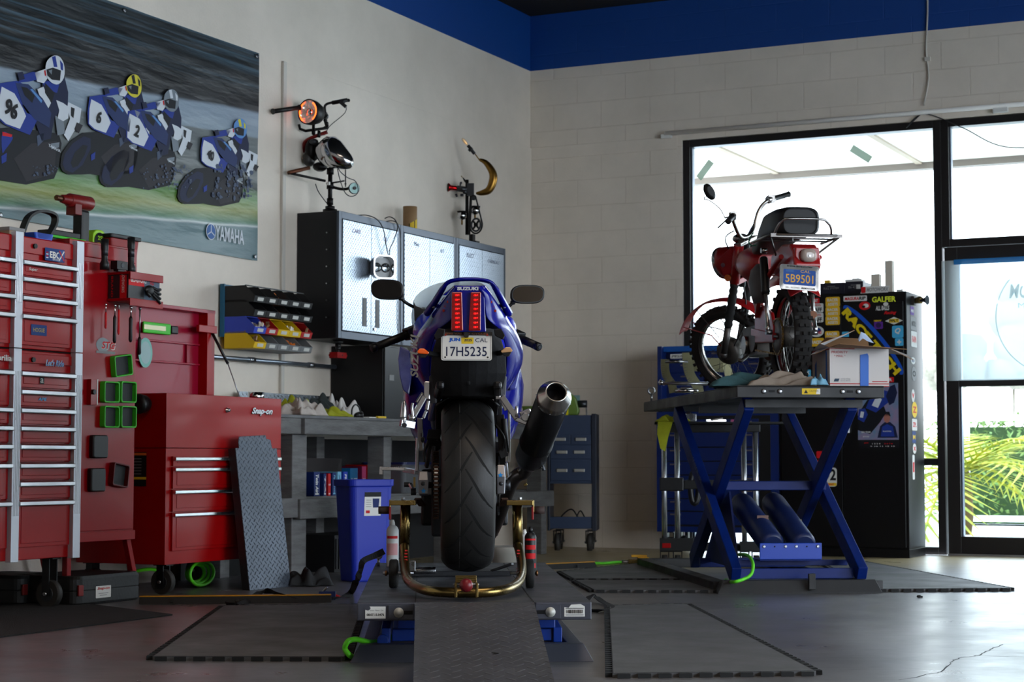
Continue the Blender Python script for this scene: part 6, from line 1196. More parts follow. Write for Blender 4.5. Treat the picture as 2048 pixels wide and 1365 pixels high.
# front end
mb = tyre(K, 1.39, AZ-.06, .30, .06, tyr, crown=.035); mb.done('front_tyre', K)
mb = MB(); mb.lathe([(.215,-.045),(.2,0),(.215,.045)], (0,1.39,AZ-.06), (1,0,0), rimb, n=40, caps=False).cyl((-.1,1.39,AZ-.06),(.1,1.39,AZ-.06),.02,steel)
for k in range(6): a = k*PI/3; mb.bar((0,1.39,AZ-.06),(0,1.39+.205*math.cos(a),AZ-.06+.205*math.sin(a)),.025,.015,rimb,up=(1,0,0))
mb.done('front_rim', K)
for sg in (-1, 1): mb = MB(); mb.cyl((sg*.1,1.37,AZ-.06),(sg*.1,1.1,AZ+.42),.025,brass); mb.done('fork_leg', K)
# ================= PADDOCK STAND =================
S = Thing('paddock_stand', 'gold zinc rear paddock stand with red knob holding up the sport motorcycle', 'paddock stand', (BXX, 6.1, LZ), R(2.5))
def Sx(u, v, D): return S.L(DY(u, v, D))
mb = MB(); g_ = [(809,1092,6.72),(809.5,1115,6.68),(810,1140,6.6),(816,1160,6.45),(829,1172,6.3),(848,1180,6.18),(875,1184.5,6.12),(905,1186,6.1),(932,1186,6.1),(960,1186,6.1),(990,1184,6.12),(1018,1178,6.2),(1036,1166,6.34),(1043,1148,6.5),(1042,1120,6.64),(1036,1092,6.72)]
mb.tube(sp([Sx(*q) for q in g_], 5), .0165, brass, n=18); mb.done('u_tube', S)
for u0, u1, v0, uh in ((809,811,1009,806), (1036,1034,1009,1039)):
    mb = MB(); mb.cyl(Sx(u0,1095,6.74), Sx(u1,v0,6.74), .0185, brass, n=20); mb.done('upright', S)
for (ua, ub, ur0, ur1, sg) in ((780,832,757,781,-1), (1013,1066,1067,1089,1)):
    a, b_ = Sx(ua,1006,6.7), Sx(ub,1006,6.7); mb = MB(); mb.bar(a, b_, .09, .018, brass); mb.cyl((a+b_)/2+V((0,0,.009)), (a+b_)/2+V((0,0,.02)), .009, steel, n=6); mb.bar(Sx(ua if sg<0 else ub,1000,6.7),Sx(ua if sg<0 else ub,1025,6.7),.006,.05,brass,up=(0,1,0)); mb.done('support_plate', S, bev=.002)
    mb = MB(); mb.cyl(Sx(ur0,1021,6.7), Sx(ur1,1021,6.7), .014, mat('rubber_brown', (62,46,42), .7), n=18); mb.done('roller', S)
    uu = 780 if sg < 0 else 1065; mb = MB(); mb.bar(Sx(uu,1014,6.68), Sx(uu,1040,6.68), .008, .022, mat('clip_red', (140,20,20), .5), up=(0,1,0)); mb.done('clip', S, bev=.002)
    mb = MB(); ub2 = 835 if sg < 0 else 1010; mb.bar(Sx(ub2,998,6.74), Sx(ub2+(8 if sg<0 else -8)*1.2,1012,6.76), .03, .008, mat('rust_plate', (74,52,42), .6, .5)); mb.done('hook_plate', S)
for u, ub, sg in ((787.5, 770, -1), (1060, 1072, 1)):
    c0, c1 = Sx(u-9,1148,6.66), Sx(u+9,1148,6.66); mb = MB(); mb.lathe([(.03,0),(.047,.001),(.051,.006),(.051,(c1-c0).length-.006),(.047,(c1-c0).length-.001),(.03,(c1-c0).length)], c0, c1-c0, blackr, n=32); w_ = mb.done('wheel', S)
    mb = MB(); mb.cyl(Sx(min(u,ub)-4 if sg<0 else u-40,1147,6.66), Sx(u+40 if sg<0 else ub+2,1147,6.66), .006, steel, n=12).cyl(Sx(ub,1147,6.66), Sx(ub+4,1147,6.66), .011, mat('copper_nut', (130,92,60), .4, .8), n=6); mb.done('wheel_axle', S)
for v0, v1, u, D in ((1102,1152,809,6.66), (1102,1150,1040,6.66)):
    mb = MB(); rnd = random.Random(u)
    for k in range(9): v = v0+k*(v1-v0)/8; p = Sx(u+(3 if u < 900 else -3), v, D-.028); mb.bb(p.x-rnd.uniform(.004,.007), p.x+.005, p.y+.006, p.y+.009, p.z-.0025, p.z+.0022, mat('red_print', (190,30,26), .5))
    mb.done('red_lettering', S, label='worn red vertical lettering')
for u in (911.5, 953.5):
    mb = MB(); p = Sx(u,1180,6.08); mb.bb(p.x-.004, p.x+.004, p.y-.024, p.y+.024, p.z-.024, p.z+.022, brass); mb.done('clamp_plate', S, bev=.001)
for k in range(3): pass
mb = MB()
for k in range(4): p = Sx(932, 1164-k*3.6, 6.12+k*.04); mb.bb(p.x-.035, p.x+.035, p.y, p.y+.018, p.z-.004, p.z+.002, brass)
p = Sx(932,1166,6.2); mb.bb(p.x-.02,p.x+.02,p.y-.08,p.y+.05,p.z-.016,p.z-.006,brass); mb.cyl(Sx(906,1170,6.08),Sx(958,1170,6.08),.0035,steel); mb.done('foot_lever', S, bev=.001)
mb = MB(); a = Sx(932.5,1172,6.0); mb.cyl(a+V((0,.005,0)), a+V((0,.12,.0)), .014, blackm); mb.done('handle_tube', S)
mb = MB(); mb.lathe([(.001,-.012),(.01,-.0115),(.018,-.006),(.0215,.004),(.0215,.03),(.018,.036)], a, (0,1,0), mat('knob_red', (112,18,26), .35), n=28); mb.done('knob', S, label='dark red round end cap')
# things on and around the low lift
def can(name, lab, u, vb, D, h, r, m, capm, z=None, stripes=()):
    P = DY(u, vb, D); zz = LZ+.0005 if z is None else z; C_ = Thing(name, lab, 'spray can', (P.x, D, zz), 0)
    mb = MB(); mb.lathe([(r*.95,0),(r,.004),(r,h*.78),(r*.75,h*.85),(r*.45,h*.88)], (0,0,0), (0,0,1), m, n=24); mb.done('can_body', C_)
    mb = MB(); mb.lathe([(r*.4,h*.88),(r*.36,h*.94),(r*.2,h)], (0,0,0), (0,0,1), capm, n=16); mb.done('nozzle', C_)
    for z0, z1, c in stripes:
        mb = MB(); 
        for k in range(10):
            a0, a1 = R(215+k*11), R(226+k*11); mb.poly([((r+.0006)*math.cos(a), (r+.0006)*math.sin(a), zq) for a, zq in ((a0,z0*h),(a1,z0*h),(a1,z1*h),(a0,z1*h))], c)
        mb.done('label_print', C_)
    return C_
can('spray_can', 'white aerosol can with pink print behind the left stand wheel', 785, 1125, 8.0, .2, .0265, mat('can_white', (206,208,206), .35), white, stripes=((.25,.5,fill('pink_print', (214,160,160))), (.6,.66,stkr)))
can('spray_can', 'white aerosol can behind the right stand wheel', 1049, 1125, 7.7, .17, .024, mat('can_white'), white)
can('spray_can', 'black and red aerosol can beside the right stand upright', 1061, 1125, 7.6, .185, .024, black, black, stripes=((.1,.2,stkr),(.3,.42,stkr),(.5,.6,stkr),(.7,.74,stkr)))
P = FZ(988, 1150); X = Thing('plastic_funnel_jug', 'pale grey ribbed plastic container on the floor behind the rear tyre', 'container', (-.02, 9.9, .0005), 0)
mb = MB(); mb.lathe([(.06,0),(.065,.03),(.06,.035),(.07,.07),(.066,.075),(.078,.11),(.1,.17),(.115,.2),(.112,.21)], (0,0,0), (0,0,1), mat('jug_plastic', (150,148,140), .5)); mb.done('container_body', X)
X = Thing('wheel_chock_bar', 'short steel tie-down bar with clamps lying across the lift under the tyre', 'bar', (-.2, 7.35, LZ+.0005), lrz)
mb = MB(); mb.bb(-.2,.2,-.012,.012,0,.02,dsteel).cyl((-.22,0,.02),(-.1,0,.02),.016,steel).bb(-.2,-.18,-.02,.02,.02,.06,steel).bar((.12,0,.02),(.2,-.05,.05),.02,.01,dsteel); mb.done('bar_body', X, bev=.002)
# eye bolt and tie-down strap
P = DY(757,1124,8.05); X = Thing('eye_bolt', 'steel eye bolt in the far corner of the low lift deck', 'bolt', (P.x, 8.05, LZ+.0005), 0)
mb = MB(); mb.cyl((0,0,0),(0,0,.035),.006,steel).tube([(.014*math.cos(a),0,.047+.014*math.sin(a)) for a in [2*PI*k/16 for k in range(16)]], .005, steel, n=8, closed=True); mb.done('eye', X)
wb = mat('strap_webbing', (18,18,20), .8)
def ribbon(name, lab, cat, pts, w, m, up=(0,0,1), th=.003, extra=None):
    Q_ = sp(pts, 6); o0 = Q_[0].copy(); X = Thing(name, lab, cat, o0, 0); mb = MB(); vs = []; U = V(up)
    for i, p in enumerate(Q_):
        d = (Q_[min(i+1,len(Q_)-1)]-Q_[max(i-1,0)]).normalized(); s = d.cross(U); s = s.normalized() if s.length > .05 else V((1,0,0)); n_ = s.cross(d).normalized()
        vs += [p-o0+s*w/2, p-o0-s*w/2, p-o0-s*w/2+n_*th, p-o0+s*w/2+n_*th]
    mb.loft([vs[i*4:i*4+4] for i in range(len(Q_))], m, smooth=False); mb.done('webbing', X); return X
X = ribbon('tie_down_strap', 'black ratchet strap hooked to the lift corner and trailing onto the floor', 'strap', [DY(768,1108,8.0)+V((0,0,.01)), DY(750,1112,8.0), DY(726,1124,7.95), DY(720,1145,7.9), DY(714,1170,7.8)+V((-.01,0,0)), FZ(703,1192)+V((0,0,.02)), FZ(690,1198)+V((0,0,.01)), FZ(650,1203)+V((0,0,.006)), FZ(600,1206)+V((0,0,.006)), FZ(560,1205)+V((0,0,.03)), FZ(540,1198)+V((0,0,.035)), FZ(520,1199)+V((0,0,.03)), FZ(495,1208)+V((0,0,.012)), FZ(470,1214)+V((0,0,.006)), FZ(452,1212)+V((0,0,.006))], .028, wb, up=(.3,1,.4))
o0 = X.M.translation; mb = MB(); q = FZ(655,1200)-o0; mb.bb(q.x-.04,q.x+.04,q.y-.02,q.y+.02,q.z,q.z+.04,mat('buckle_blue',(24,40,90),.5)).bar(q+V((-.03,0,.03)),q+V((.0,0,.06)),.03,.01,steel).bar(q+V((.02,0,.03)),q+V((.06,0,.012)),.02,.01,stkr); mb.done('ratchet_buckle', X, bev=.003)
X = ribbon('loose_strap', 'black strap with a buckle on the floor right of the low lift', 'strap', [FZ(1168,1212)+V((0,0,.01)), FZ(1185,1205)+V((0,0,.03)), FZ(1205,1210)+V((0,0,.012)), FZ(1222,1220)+V((0,0,.012)), FZ(1205,1226)+V((0,0,.008)), FZ(1180,1226)+V((0,0,.008))], .035, wb, up=(0,.5,1))
# ================= RIGHT LIFT =================
LRX, LRY, rrz = 1.479, 9.178, R(5.8); TZ = 1.035; thw = .372
F = Thing('raised_motorcycle_lift', 'blue scissor lift raised high with a small red motorcycle on its dark table', 'motorcycle lift', (LRX, LRY, 0), rrz)
tb = mat('lift_table_dark', (46,46,47), .5, .2, var=.3, vs=6, rvar=.1); rblue = mat('lift_arm_blue', (8,38,114), .45, var=.3, vs=5, rvar=.05, spec=.3)
TL = 2.68
mb = MB(); mb.bb(-thw, thw, 0, TL, TZ-.006, TZ, tb).bb(-thw, thw, 0, .02, TZ-.06, TZ-.006, tb).bb(-thw, thw, TL-.02, TL, TZ-.06, TZ-.006, tb).bb(-thw, -thw+.02, .02, TL-.02, TZ-.06, TZ-.006, tb).bb(thw-.02, thw, .02, TL-.02, TZ-.06, TZ-.006, tb)
for y in (.6, 1.2, 1.9): mb.bb(-thw+.02, thw-.02, y, y+.04, TZ-.05, TZ-.006, tb)
mb.done('table', F, bev=.003)
for u in (1528, 1561, 1690, 1723):
    p = F.L(DY(u, 783, 9.15)); mb = MB(); mb.lathe([(.0125,0),(.0125,-.004),(.008,-.007),(.001,-.007)], (p.x, -.0005, p.z), (0,1,0), steel, n=20); mb.done('bolt', F)
for u in (1545, 1706): p = F.L(DY(u, 783, 9.15)); mb = MB(); mb.bb(p.x-.018, p.x+.014, -.0008, .0, p.z-.006, p.z+.006, fill('slot', (6,6,8))); mb.done('slot', F)
p = F.L(DY(1625, 783, 9.15)); mb = MB(); mb.prism(rrect(.092,.03,.003), FR(p.x,-.0006,p.z), .0006, stky); mb.prism([(.025,-.013),(.046,-.014),(.046,.013),(.03,.012)], FR(p.x,-.0013,p.z), .0004, stkw); mb.prism([(-.036,-.009),(-.016,-.009),(-.026,.009)], FR(p.x,-.0013,p.z), .0004, stkk); mb.text('CAUTION', FR(p.x+.014,-.0018,p.z+.002), .009, fill('caution_ink', (110,90,30)), w=.045); mb.done('caution_label', F, label='yellow caution label')
# base
mb = MB(); mb.add([V((-.44,.17,0)),V((.405,.17,0)),V((.375,.2,.066)),V((-.405,.2,.066)),V((-.44,.28,0)),V((.405,.28,0)),V((.375,.26,.066)),V((-.405,.26,.066))], [(0,1,2,3),(4,7,6,5),(3,2,6,7),(0,3,7,4),(1,5,6,2),(0,4,5,1)], tb)
for sx in (-1, 1): mb.bb(sx*.44, sx*.36, .28, 2.55, 0, .055, tb)
mb.bb(-.44, .44, 2.47, 2.55, 0, .055, tb); mb.bb(.02,.055,.15,.17,0.02,.1,tb); mb.done('base_frame', F, bev=.003)
mb = MB(); mb.bb(-.32,.29,.29,.33,.066,.118,rblue); mb.done('lower_cross_bar', F, bev=.003)
mb = MB(); mb.bb(-.30,.32,.5,.53,.12,.15,rblue); mb.done('lower_cross_bar', F, bev=.003)
mb = MB(); mb.bb(-.3,.3,1.28,1.32,.07,.12,rblue); mb.done('lower_cross_bar', F, bev=.003)
def arm(x, a, b_): mb = MB(); mb.bar(V((x, *a)), V((x, *b_)), .05, .09, rblue, up=(0,1,0) if False else (0,-(b_[1]-a[1]),(b_[0]-a[0]))); return mb.done('scissor_arm', F, bev=.004)
for x, xi in ((-.33, -.28), (.32, .25)):
    arm(x, (.24, .085), (1.76, .95)); arm(xi, (.16, .955), (1.55, .09))
mb = MB(); mb.bar((-.3,.86,.53),(.3,.86,.53),.045,.05,rblue); mb.done('centre_cross_bar', F, bev=.004)
mb = MB(); mb.bb(-.3,.3,1.24,1.3,.93,.97,tb); mb.done('upper_cross_bar', F)
mb = MB(); mb.bb(-.3,.3,.13,.17,.93,.97,tb); mb.done('upper_cross_bar', F)
mb = MB(); mb.prism([(.6,.1),(1.45,.1),(1.05,.42),(.8,.5)], TM((-.24,0,0),(0,1,0),(0,0,1)), .01, mat('dark_blue_plate', (8,24,74), .45)); mb.done('side_plate', F)
mb = MB(); M4 = TM((-.3575,1.05,.6),(0,-.87,-.495),(0,-.495,.87)); mb.text('SCISSOR LIFT', M4 @ Matrix.Translation((-.02,0,.001)), .03, fill('arm_lettering', (120,130,160)), w=.26); mb.prism([(.26,-.025),(.42,-.025),(.42,.02),(.26,.02)], M4 @ Matrix.Translation((0,0,.001)), .0006, mat('old_sticker', (96,100,110), .6)); mb.done('arm_markings', F)
# air cylinders in their bracket
cyl_m = mat('air_cylinder_blue', (26,40,86), .4, var=.3, vs=6)
for u0, v0, u1, v1 in ((1541,1086,1483,1008), (1604,1086,1545,1006)):
    a = F.L(DY(u0, v0, 9.62)); b_ = F.L(DY(u1, v1, 10.15)); d = b_-a; L0 = d.length
    mb = MB(); mb.lathe([(.05,-.04),(.066,-.02),(.066,L0-.03),(.058,L0+.01),(.035,L0+.03),(.001,L0+.034)], a, d, cyl_m, n=30); mb.done('air_cylinder', F)
mb = MB(); a = F.L(DY(1519,1087,9.52)); b_ = F.L(DY(1647,1120,9.52)); mb.bb(a.x, b_.x, a.y-.004, a.y+.004, b_.z, a.z, mat('bracket_blue', (10,60,170), .4)).bb(a.x,b_.x,a.y,a.y+.12,b_.z-.008,b_.z,rblue)
for k in range(6): x = a.x+.022+k*(b_.x-a.x-.044)/5; mb.cyl((x, a.y-.009, a.z-.018), (x, a.y-.002, a.z-.018), .008 if k not in (1,4) else .004, steel if k not in (1,4) else stkk, n=12)
mb.done('cylinder_bracket', F, bev=.003)
mb = MB(); a = F.L(DY(1525,1043,9.78)); mb.bb(a.x-.03,a.x+.03,a.y-.008,a.y-.003,a.z-.02,a.z+.03,mat('brown_label', (110,82,74), .6)); b_ = F.L(DY(1588,1045,9.78)); mb.bb(b_.x-.03,b_.x+.04,b_.y-.008,b_.y-.003,b_.z-.01,b_.z+.015,mat('tan_label', (120,112,96), .6)); mb.done('cylinder_label', F)
# eye bolt at the far corner
p = F.L(DY(1306,805,11.6)); X = Thing('eye_bolt', 'steel eye bolt at the far corner of the raised lift table', 'bolt', F.M @ V((-.34, TL-.1, TZ+.0005)), 0)
mb = MB(); mb.cyl((0,0,0),(0,0,.05),.007,steel).tube([(.02*math.cos(a),0,.068+.02*math.sin(a)) for a in [2*PI*k/16 for k in range(16)]], .006, steel, n=8, closed=True); mb.done('eye', X)
# ================= SMALL RED MOTORCYCLE =================
DBX, DBY = 1.435, 9.55; D = Thing('trail_motorcycle', 'small old red trail motorcycle with knobby tyres and chrome rack on the raised lift', 'motorcycle', (DBX, DBY, TZ), R(7.7))
def DB(u, v, dy): return D.L(DY(u, v, DBY+dy))
dr = mat('trail_red', (170,22,26), .35, var=.25, vs=6, coat=.3); chr_ = mat('old_chrome', (176,172,168), .22, 1, var=.3, vs=14); knob = mat('knobby_rubber', (32,30,29), .85, var=.3); cast = mat('engine_cast', (92,88,84), .5, .7, var=.3, vs=12); gv = mat('dirty_steel', (96,92,90), .45, .8, var=.4, vs=10)
WR = .268
Hd = V((0,.90,.76)); rake = R(27); kax = V((0,-math.sin(rake),math.cos(rake))); Rk = Matrix.Rotation(R(46), 3, kax)
def SF(x, y, z): return Hd+Rk @ (V((x, y, z))-Hd)
def axisy(z): return Hd.y+(Hd.z-z)*math.tan(rake)
def wheel(c, xdir, ydir, fd, Rr, hw_, hub, nk, T, steer):
    """knobby wheel; c centre, xdir axle, ydir forward, fd up"""
    M3 = Matrix((xdir, ydir, fd)).transposed(); P = lambda x, y, z: c+M3 @ V((x, y, z))
    mb = MB(); prof = [(Rr*.76,-hw_*.75),(Rr*.86,-hw_)]+[(Rr-.012-.02*(1-math.cos(k/5*PI/2)), hw_*math.sin(k/5*PI/2)) for k in range(-5, 6)]+[(Rr*.86,hw_),(Rr*.76,hw_*.75)]
    mb.lathe(prof, c, M3 @ V((1,0,0)), knob, n=56, caps=False)
    for i in range(nk):
        a = 2*PI*i/nk
        for x, tl_, s in (((-.32,0,1),(.32,0,1)) if i % 2 else ((-.78,.5,1),(.78,-.5,1),(0,0,.8))):
            rr = Rr-.008-.02*(1-math.cos(math.asin(min(1,abs(x))))); n_ = V((0, math.sin(a), math.cos(a))); t_ = V((0, math.cos(a), -math.sin(a)))
            nn_ = (n_+V((x*.6,0,0))).normalized(); cc = c+M3 @ (V((x*hw_, 0, 0))+n_*rr)
            Rm = Matrix((M3 @ V((1,0,0)), M3 @ t_, M3 @ n_)).transposed()
            mb.box(cc, (.02*s+.002, .017, .016), knob, Rm)
    tyo = mb.done('front_tyre' if steer else 'rear_tyre', T)
    mb = MB(); r_ = Rr*.76; pr = [(r_,-.022),(r_+.004,-.024),(r_+.004,-.018),(r_-.008,-.012),(r_-.012,0),(r_-.008,.012),(r_+.004,.018),(r_+.004,.024),(r_,.022),(r_-.014,.0)]
    mb.lathe([(r_+.008,-.026),(r_-.004,-.024),(r_-.012,-.012),(r_-.014,0),(r_-.012,.012),(r_-.004,.024),(r_+.008,.026)], c, M3 @ V((1,0,0)), chr_, n=56, caps=False); mb.done('rim', T)
    mb = MB()
    for i in range(32):
        a = 2*PI*i/32; b_ = a+(.5 if (i//2) % 2 else -.5); sx = .02 if i % 2 else -.02
        mb.cyl(P(sx, hub*math.sin(b_), hub*math.cos(b_)), P(0, (r_-.012)*math.sin(a), (r_-.012)*math.cos(a)), .0014, gv, n=4, caps=False)
    mb.done('spokes', T)
    mb = MB(); mb.lathe([(hub*.5,-.06),(hub*.9,-.05),(hub,-.035),(hub,.02),(hub*.75,.035),(hub*.4,.05)], c, M3 @ V((1,0,0)), cast, n=32).cyl(P(-.09,0,0), P(.09,0,0), .008, steel, n=10); mb.done('hub', T)
wheel(V((0,0,WR)), V((1,0,0)), V((0,1,0)), V((0,0,1)), WR, .046, .055, 40, D, False)
ay = axisy(WR); wc = SF(0, ay+.02, WR); wheel(wc, Rk @ V((1,0,0)), Rk @ V((0,1,0)), Rk @ V((0,0,1)), WR, .042, .075, 44, D, True)
lowest = min((wc+(Rk @ V((0, WR*math.sin(a), WR*math.cos(a))))).z for a in [k*.1 for k in range(63)])
# forks
for sx in (-1, 1):
    mb = MB(); x = sx*.085; p0 = SF(x, axisy(WR)+.02, WR); p1 = SF(x, axisy(.42)+.01, .42); p2 = SF(x, axisy(.66), .66); p3 = SF(x, axisy(.86), .86)
    mb.cyl(p0, p1, .02, gv).ball(p0, .024, gv, n=12); mb.cyl(p2, p3, .028, dr)
    mb.done('fork_leg', D)
    mb = MB(); n_ = 16; d = p2-p1; mb.lathe([(.027 if k % 2 else .022, d.length*k/n_) for k in range(n_+1)], p1, d, blackr, n=18); mb.done('fork_gaiter', D, label='ribbed black rubber gaiter')
mb = MB(); mb.bar(SF(-.1,axisy(.86),.865), SF(.1,axisy(.86),.865), .05, .02, chr_); mb.bar(SF(-.1,axisy(.66),.66), SF(.1,axisy(.66),.66), .05, .03, dr); mb.cyl(SF(0,axisy(.62),.62), SF(0,axisy(.88),.88), .022, blackm); mb.ball(SF(0,axisy(.86)+.03,.885),(.05,.045,.03),chr_,n=18); mb.done('yoke', D, bev=.003)
# headlight
hc = SF(0, axisy(.76)+.13, .775); hd = Rk @ V((0,1,-.03)); mb = MB(); mb.lathe([(.03,-.14),(.06,-.12),(.08,-.07),(.088,-.01),(.09,.015)], hc, hd, dr, n=32); mb.done('headlight_shell', D)
mb = MB(); mb.lathe([(.092,.008),(.094,.02),(.09,.03),(.084,.032)], hc, hd, chr_, n=32, caps=False).lathe([(.084,.03),(.06,.042),(.001,.048)], hc, hd, ln, n=32, caps=False); mb.done('headlight_lens', D)
mb = MB(); mb.cyl(SF(-.105,axisy(.76)+.08,.775), SF(.105,axisy(.76)+.08,.775), .012, steel, n=14); q = SF(-.115,axisy(.7)+.03,.70); mb.done('headlight_bolt', D)
mb = MB(); mb.lathe([(.02,0),(.02,.012),(.017,.016)], q, Rk @ V((-1,0,0)), mat('amber_reflector', (220,110,30), .25, coat=1), n=20); q2 = SF(-.085,axisy(.7),.7); mb.bar(q, q2, .008, .012, dr); mb.done('fork_reflector', D, label='round amber reflector')
mb = MB()
for sx in (-1, 1): mb.prism([(0,-.03),(.1,-.05),(.11,.05),(0,.1)], Matrix.Translation(SF(sx*.098, axisy(.76)-.0, .76)) @ (Rk @ Matrix(((0,0,1),(1,0,0),(0,1,0)))).to_4x4(), .006, dr)
mb.done('headlight_ears', D, bev=.003)
# handlebar
hb_ = [SF(x, y, z) for x, y, z in ((-.34,.70,1.03),(-.2,.75,1.04),(-.14,.80,1.0),(-.06,.835,.90),(.06,.835,.90),(.14,.80,1.0),(.2,.75,1.04),(.34,.70,1.03))]
mb = MB(); mb.tube(sp(hb_, 6), .0115, chr_, n=12); mb.done('handlebar', D)
for a, b_, nm in ((hb_[0], hb_[1], -1), (hb_[7], hb_[6], 1)):
    d = (b_-a).normalized(); mb = MB(); mb.lathe([(.014,0),(.018,.004),(.0155,.02),(.016,.11),(.02,.115)], a, d, black, n=18); mb.done('hand_grip', D)
    mb = MB(); c = a+d*.14; mb.cyl(a+d*.118, a+d*.165, .022, chr_, n=16).bar(c-V((0,0,.02)), c+V((0,0,.022)), .04, .04, chr_); o_ = Rk @ V((0,.05,-.012)); mb.cyl(c, c+o_, .006, blackm, n=8).bar(c+o_, a+o_*1.3-d*.03, .012, .006, chr_); mb.done('lever_bracket', D, bev=.003)
m0 = hb_[0]+(hb_[1]-hb_[0])*1.0; mc = DB(1419, 384, .62)
mb = MB(); mt = [DB(1450,436,.72), DB(1440,418,.68), DB(1420,402,.64), DB(1408,398,.62), DB(1413,392,.62)]; mb.tube(sp(mt, 5), .0035, chr_, n=6); mb.cyl(m0, mt[0], .005, chr_, n=8); mb.done('mirror_stalk', D)
mb = MB(); T4 = TM(mc, (.75,.35,-.9), (.6,.3,.8)); nv = V((.25,-1,.1)).normalized(); xq, yq = frame_for(nv); 
e1_ = V((.5,0.1,-.87)).normalized(); e2_ = nv.cross(e1_).normalized(); e1_ = e2_.cross(nv); mb.loft([[mc+nv*h+(e1_*math.cos(a)*.049+e2_*math.sin(a)*.030)*k_ for a in [2*PI*k/28 for k in range(28)]] for k_, h in ((.6,.02),(1,.004),(1,-.006),(.94,-.01))], black); mb.done('mirror', D)
# front fender
mb = MB(); gr = []
for k in range(15):
    a = R(-68+k*9.2); rr = WR+.045+.02*abs(k-7)/7
    gr.append([SF(x, ay+.02+rr*math.sin(a)+.0, WR+rr*math.cos(a)-abs(x)**1.5*.9+.0) for x in (-.05,-.035,-.015,0,.015,.035,.05)])
mb.add([p for r in gr for p in r], [(i*7+j, i*7+j+1, (i+1)*7+j+1, (i+1)*7+j) for i in range(14) for j in range(6)], dr, True); mb.done('front_fender', D, solid=.004, sub=1)
mb = MB(); 
for sx in (-1, 1): mb.tube([SF(sx*.05, ay+.02+(WR+.04)*math.sin(R(50)), WR+(WR+.04)*math.cos(R(50))), SF(sx*.06, ay+.08, WR+.12), SF(sx*.07, ay+.03, WR+.05)], .004, dr, n=6).tube([SF(sx*.05, ay+.02+(WR+.04)*math.sin(R(22)), WR+(WR+.04)*math.cos(R(22))), SF(sx*.075, ay+.02, WR+.1)], .003, gv, n=6)
mb.done('fender_stay', D)
# frame, engine, tank, seat
mb = MB(); fp = sp([(0,.88,.8),(0,.8,.7),(0,.62,.5),(0,.5,.4),(0,.3,.38)], 6); mb.tube(fp, .028, dr, n=14); mb.tube(sp([(0,.86,.7),(0,.55,.66),(0,.2,.62),(0,-.1,.62)]), .02, dr, n=12)
for sx in (-1, 1): mb.tube(sp([(sx*.08,.35,.4),(sx*.1,.2,.5),(sx*.1,-.05,.62),(sx*.1,-.2,.66)]), .013, dr, n=10).bar((sx*.085,.42,.32),(sx*.085,0,WR),.02,.035,dr)
mb.done('frame', D)
mb = MB(); mb.loft([[V((w*math.cos(a), y, z+h*math.sin(a))) for a in [2*PI*k/24 for k in range(24)]] for y, w, z, h in ((.42,.05,.70,.05),(.5,.09,.70,.08),(.65,.11,.71,.1),(.78,.09,.73,.08),(.86,.04,.74,.04))], dr); mb.done('fuel_tank', D)
mb = MB(); sv = mat('trail_seat_vinyl', (14,14,18), .5)
ss = [(-.2,.085,.84,.065),(-.17,.11,.845,.075),(-.05,.118,.85,.078),(.12,.112,.85,.078),(.24,.1,.82,.06),(.34,.085,.785,.045),(.48,.07,.775,.035),(.55,.04,.77,.02)]
mb.loft([[V((w*math.copysign(abs(math.cos(a))**.55, math.cos(a)), y, z+h*math.copysign(abs(math.sin(a))**.6, math.sin(a)))) for a in [2*PI*k/28 for k in range(28)]] for y, w, z, h in ss], sv); mb.tube([V((w*1.0*math.copysign(abs(math.cos(a))**.55, math.cos(a)), -.205, .84+.03*0+.066*math.copysign(abs(math.sin(a))**.6, math.sin(a)))) for w in (.088,) for a in [2*PI*k/28 for k in range(28)]], .003, sv, n=6, closed=True); mb.done('seat', D)
mb = MB(); mb.bb(-.06,.06,.42,.72,.2,.36,cast).cyl((-.075,.48,.28),(.075,.48,.28),.065,cast).cyl((-.09,.6,.26),(-.06,.6,.26),.05,chr_)
for k in range(6): mb.bb(-.055,.055,.70+k*.014,.706+k*.014,.24,.34,cast)
mb.tube(sp([(.07,.78,.24),(.09,.7,.2),(.1,.5,.25),(.11,.2,.34),(.11,-.05,.38)]), .02, mat('pipe_rust', (116,78,58), .5, .6), n=12).tube(sp([(-.08,.55,.2),(-.13,.48,.17),(-.15,.48,.17)]), .01, gv, n=8); mb.done('engine', D, bev=.006)
mb = MB(); mb.loft([[V((x+.045*math.cos(a)*s_, y+.1*math.sin(a)*s_, z)) for a in [2*PI*k/20 for k in range(20)]] for z, s_, x, y in ((.46,.6,-.1,.22),(.5,.9,-.1,.22),(.58,1.05,-.1,.24),(.64,.9,-.09,.26),(.67,.5,-.08,.27))], mat('air_box_grey', (88,86,88), .6, var=.3)); mb.done('side_cover', D)
mb = MB(); mb.prism([(.06,.24),(.42,.26),(.42,.44),(.3,.46),(.1,.4),(.05,.32)], TM((-.075,0,0),(0,1,0),(0,0,1)), -.02 if False else .02, dr); mb.done('chain_case', D, bev=.006)
mb = MB(); mb.lathe([(.03,-.002),(.088,-.002),(.088,.002),(.03,.002)], (-.066,0,WR), (1,0,0), gv, n=40)
for k in range(46):
    a = 2*PI*k/46; mb.box((-.066,.093*math.sin(a),WR+.093*math.cos(a)), (.012 if k % 2 else .007,.011,.008), mat('chain_brass', (120,92,50), .4, .8), Matrix.Rotation(-a, 3, 'X'))
for k in range(22):
    for z in (1, -1): mb.box((-.066,k*.02,WR+z*(.093-.0022*k)), (.012 if k % 2 else .007,.014,.008), mat('chain_brass'))
mb.done('chain', D, label='brass coloured drive chain on its sprocket')
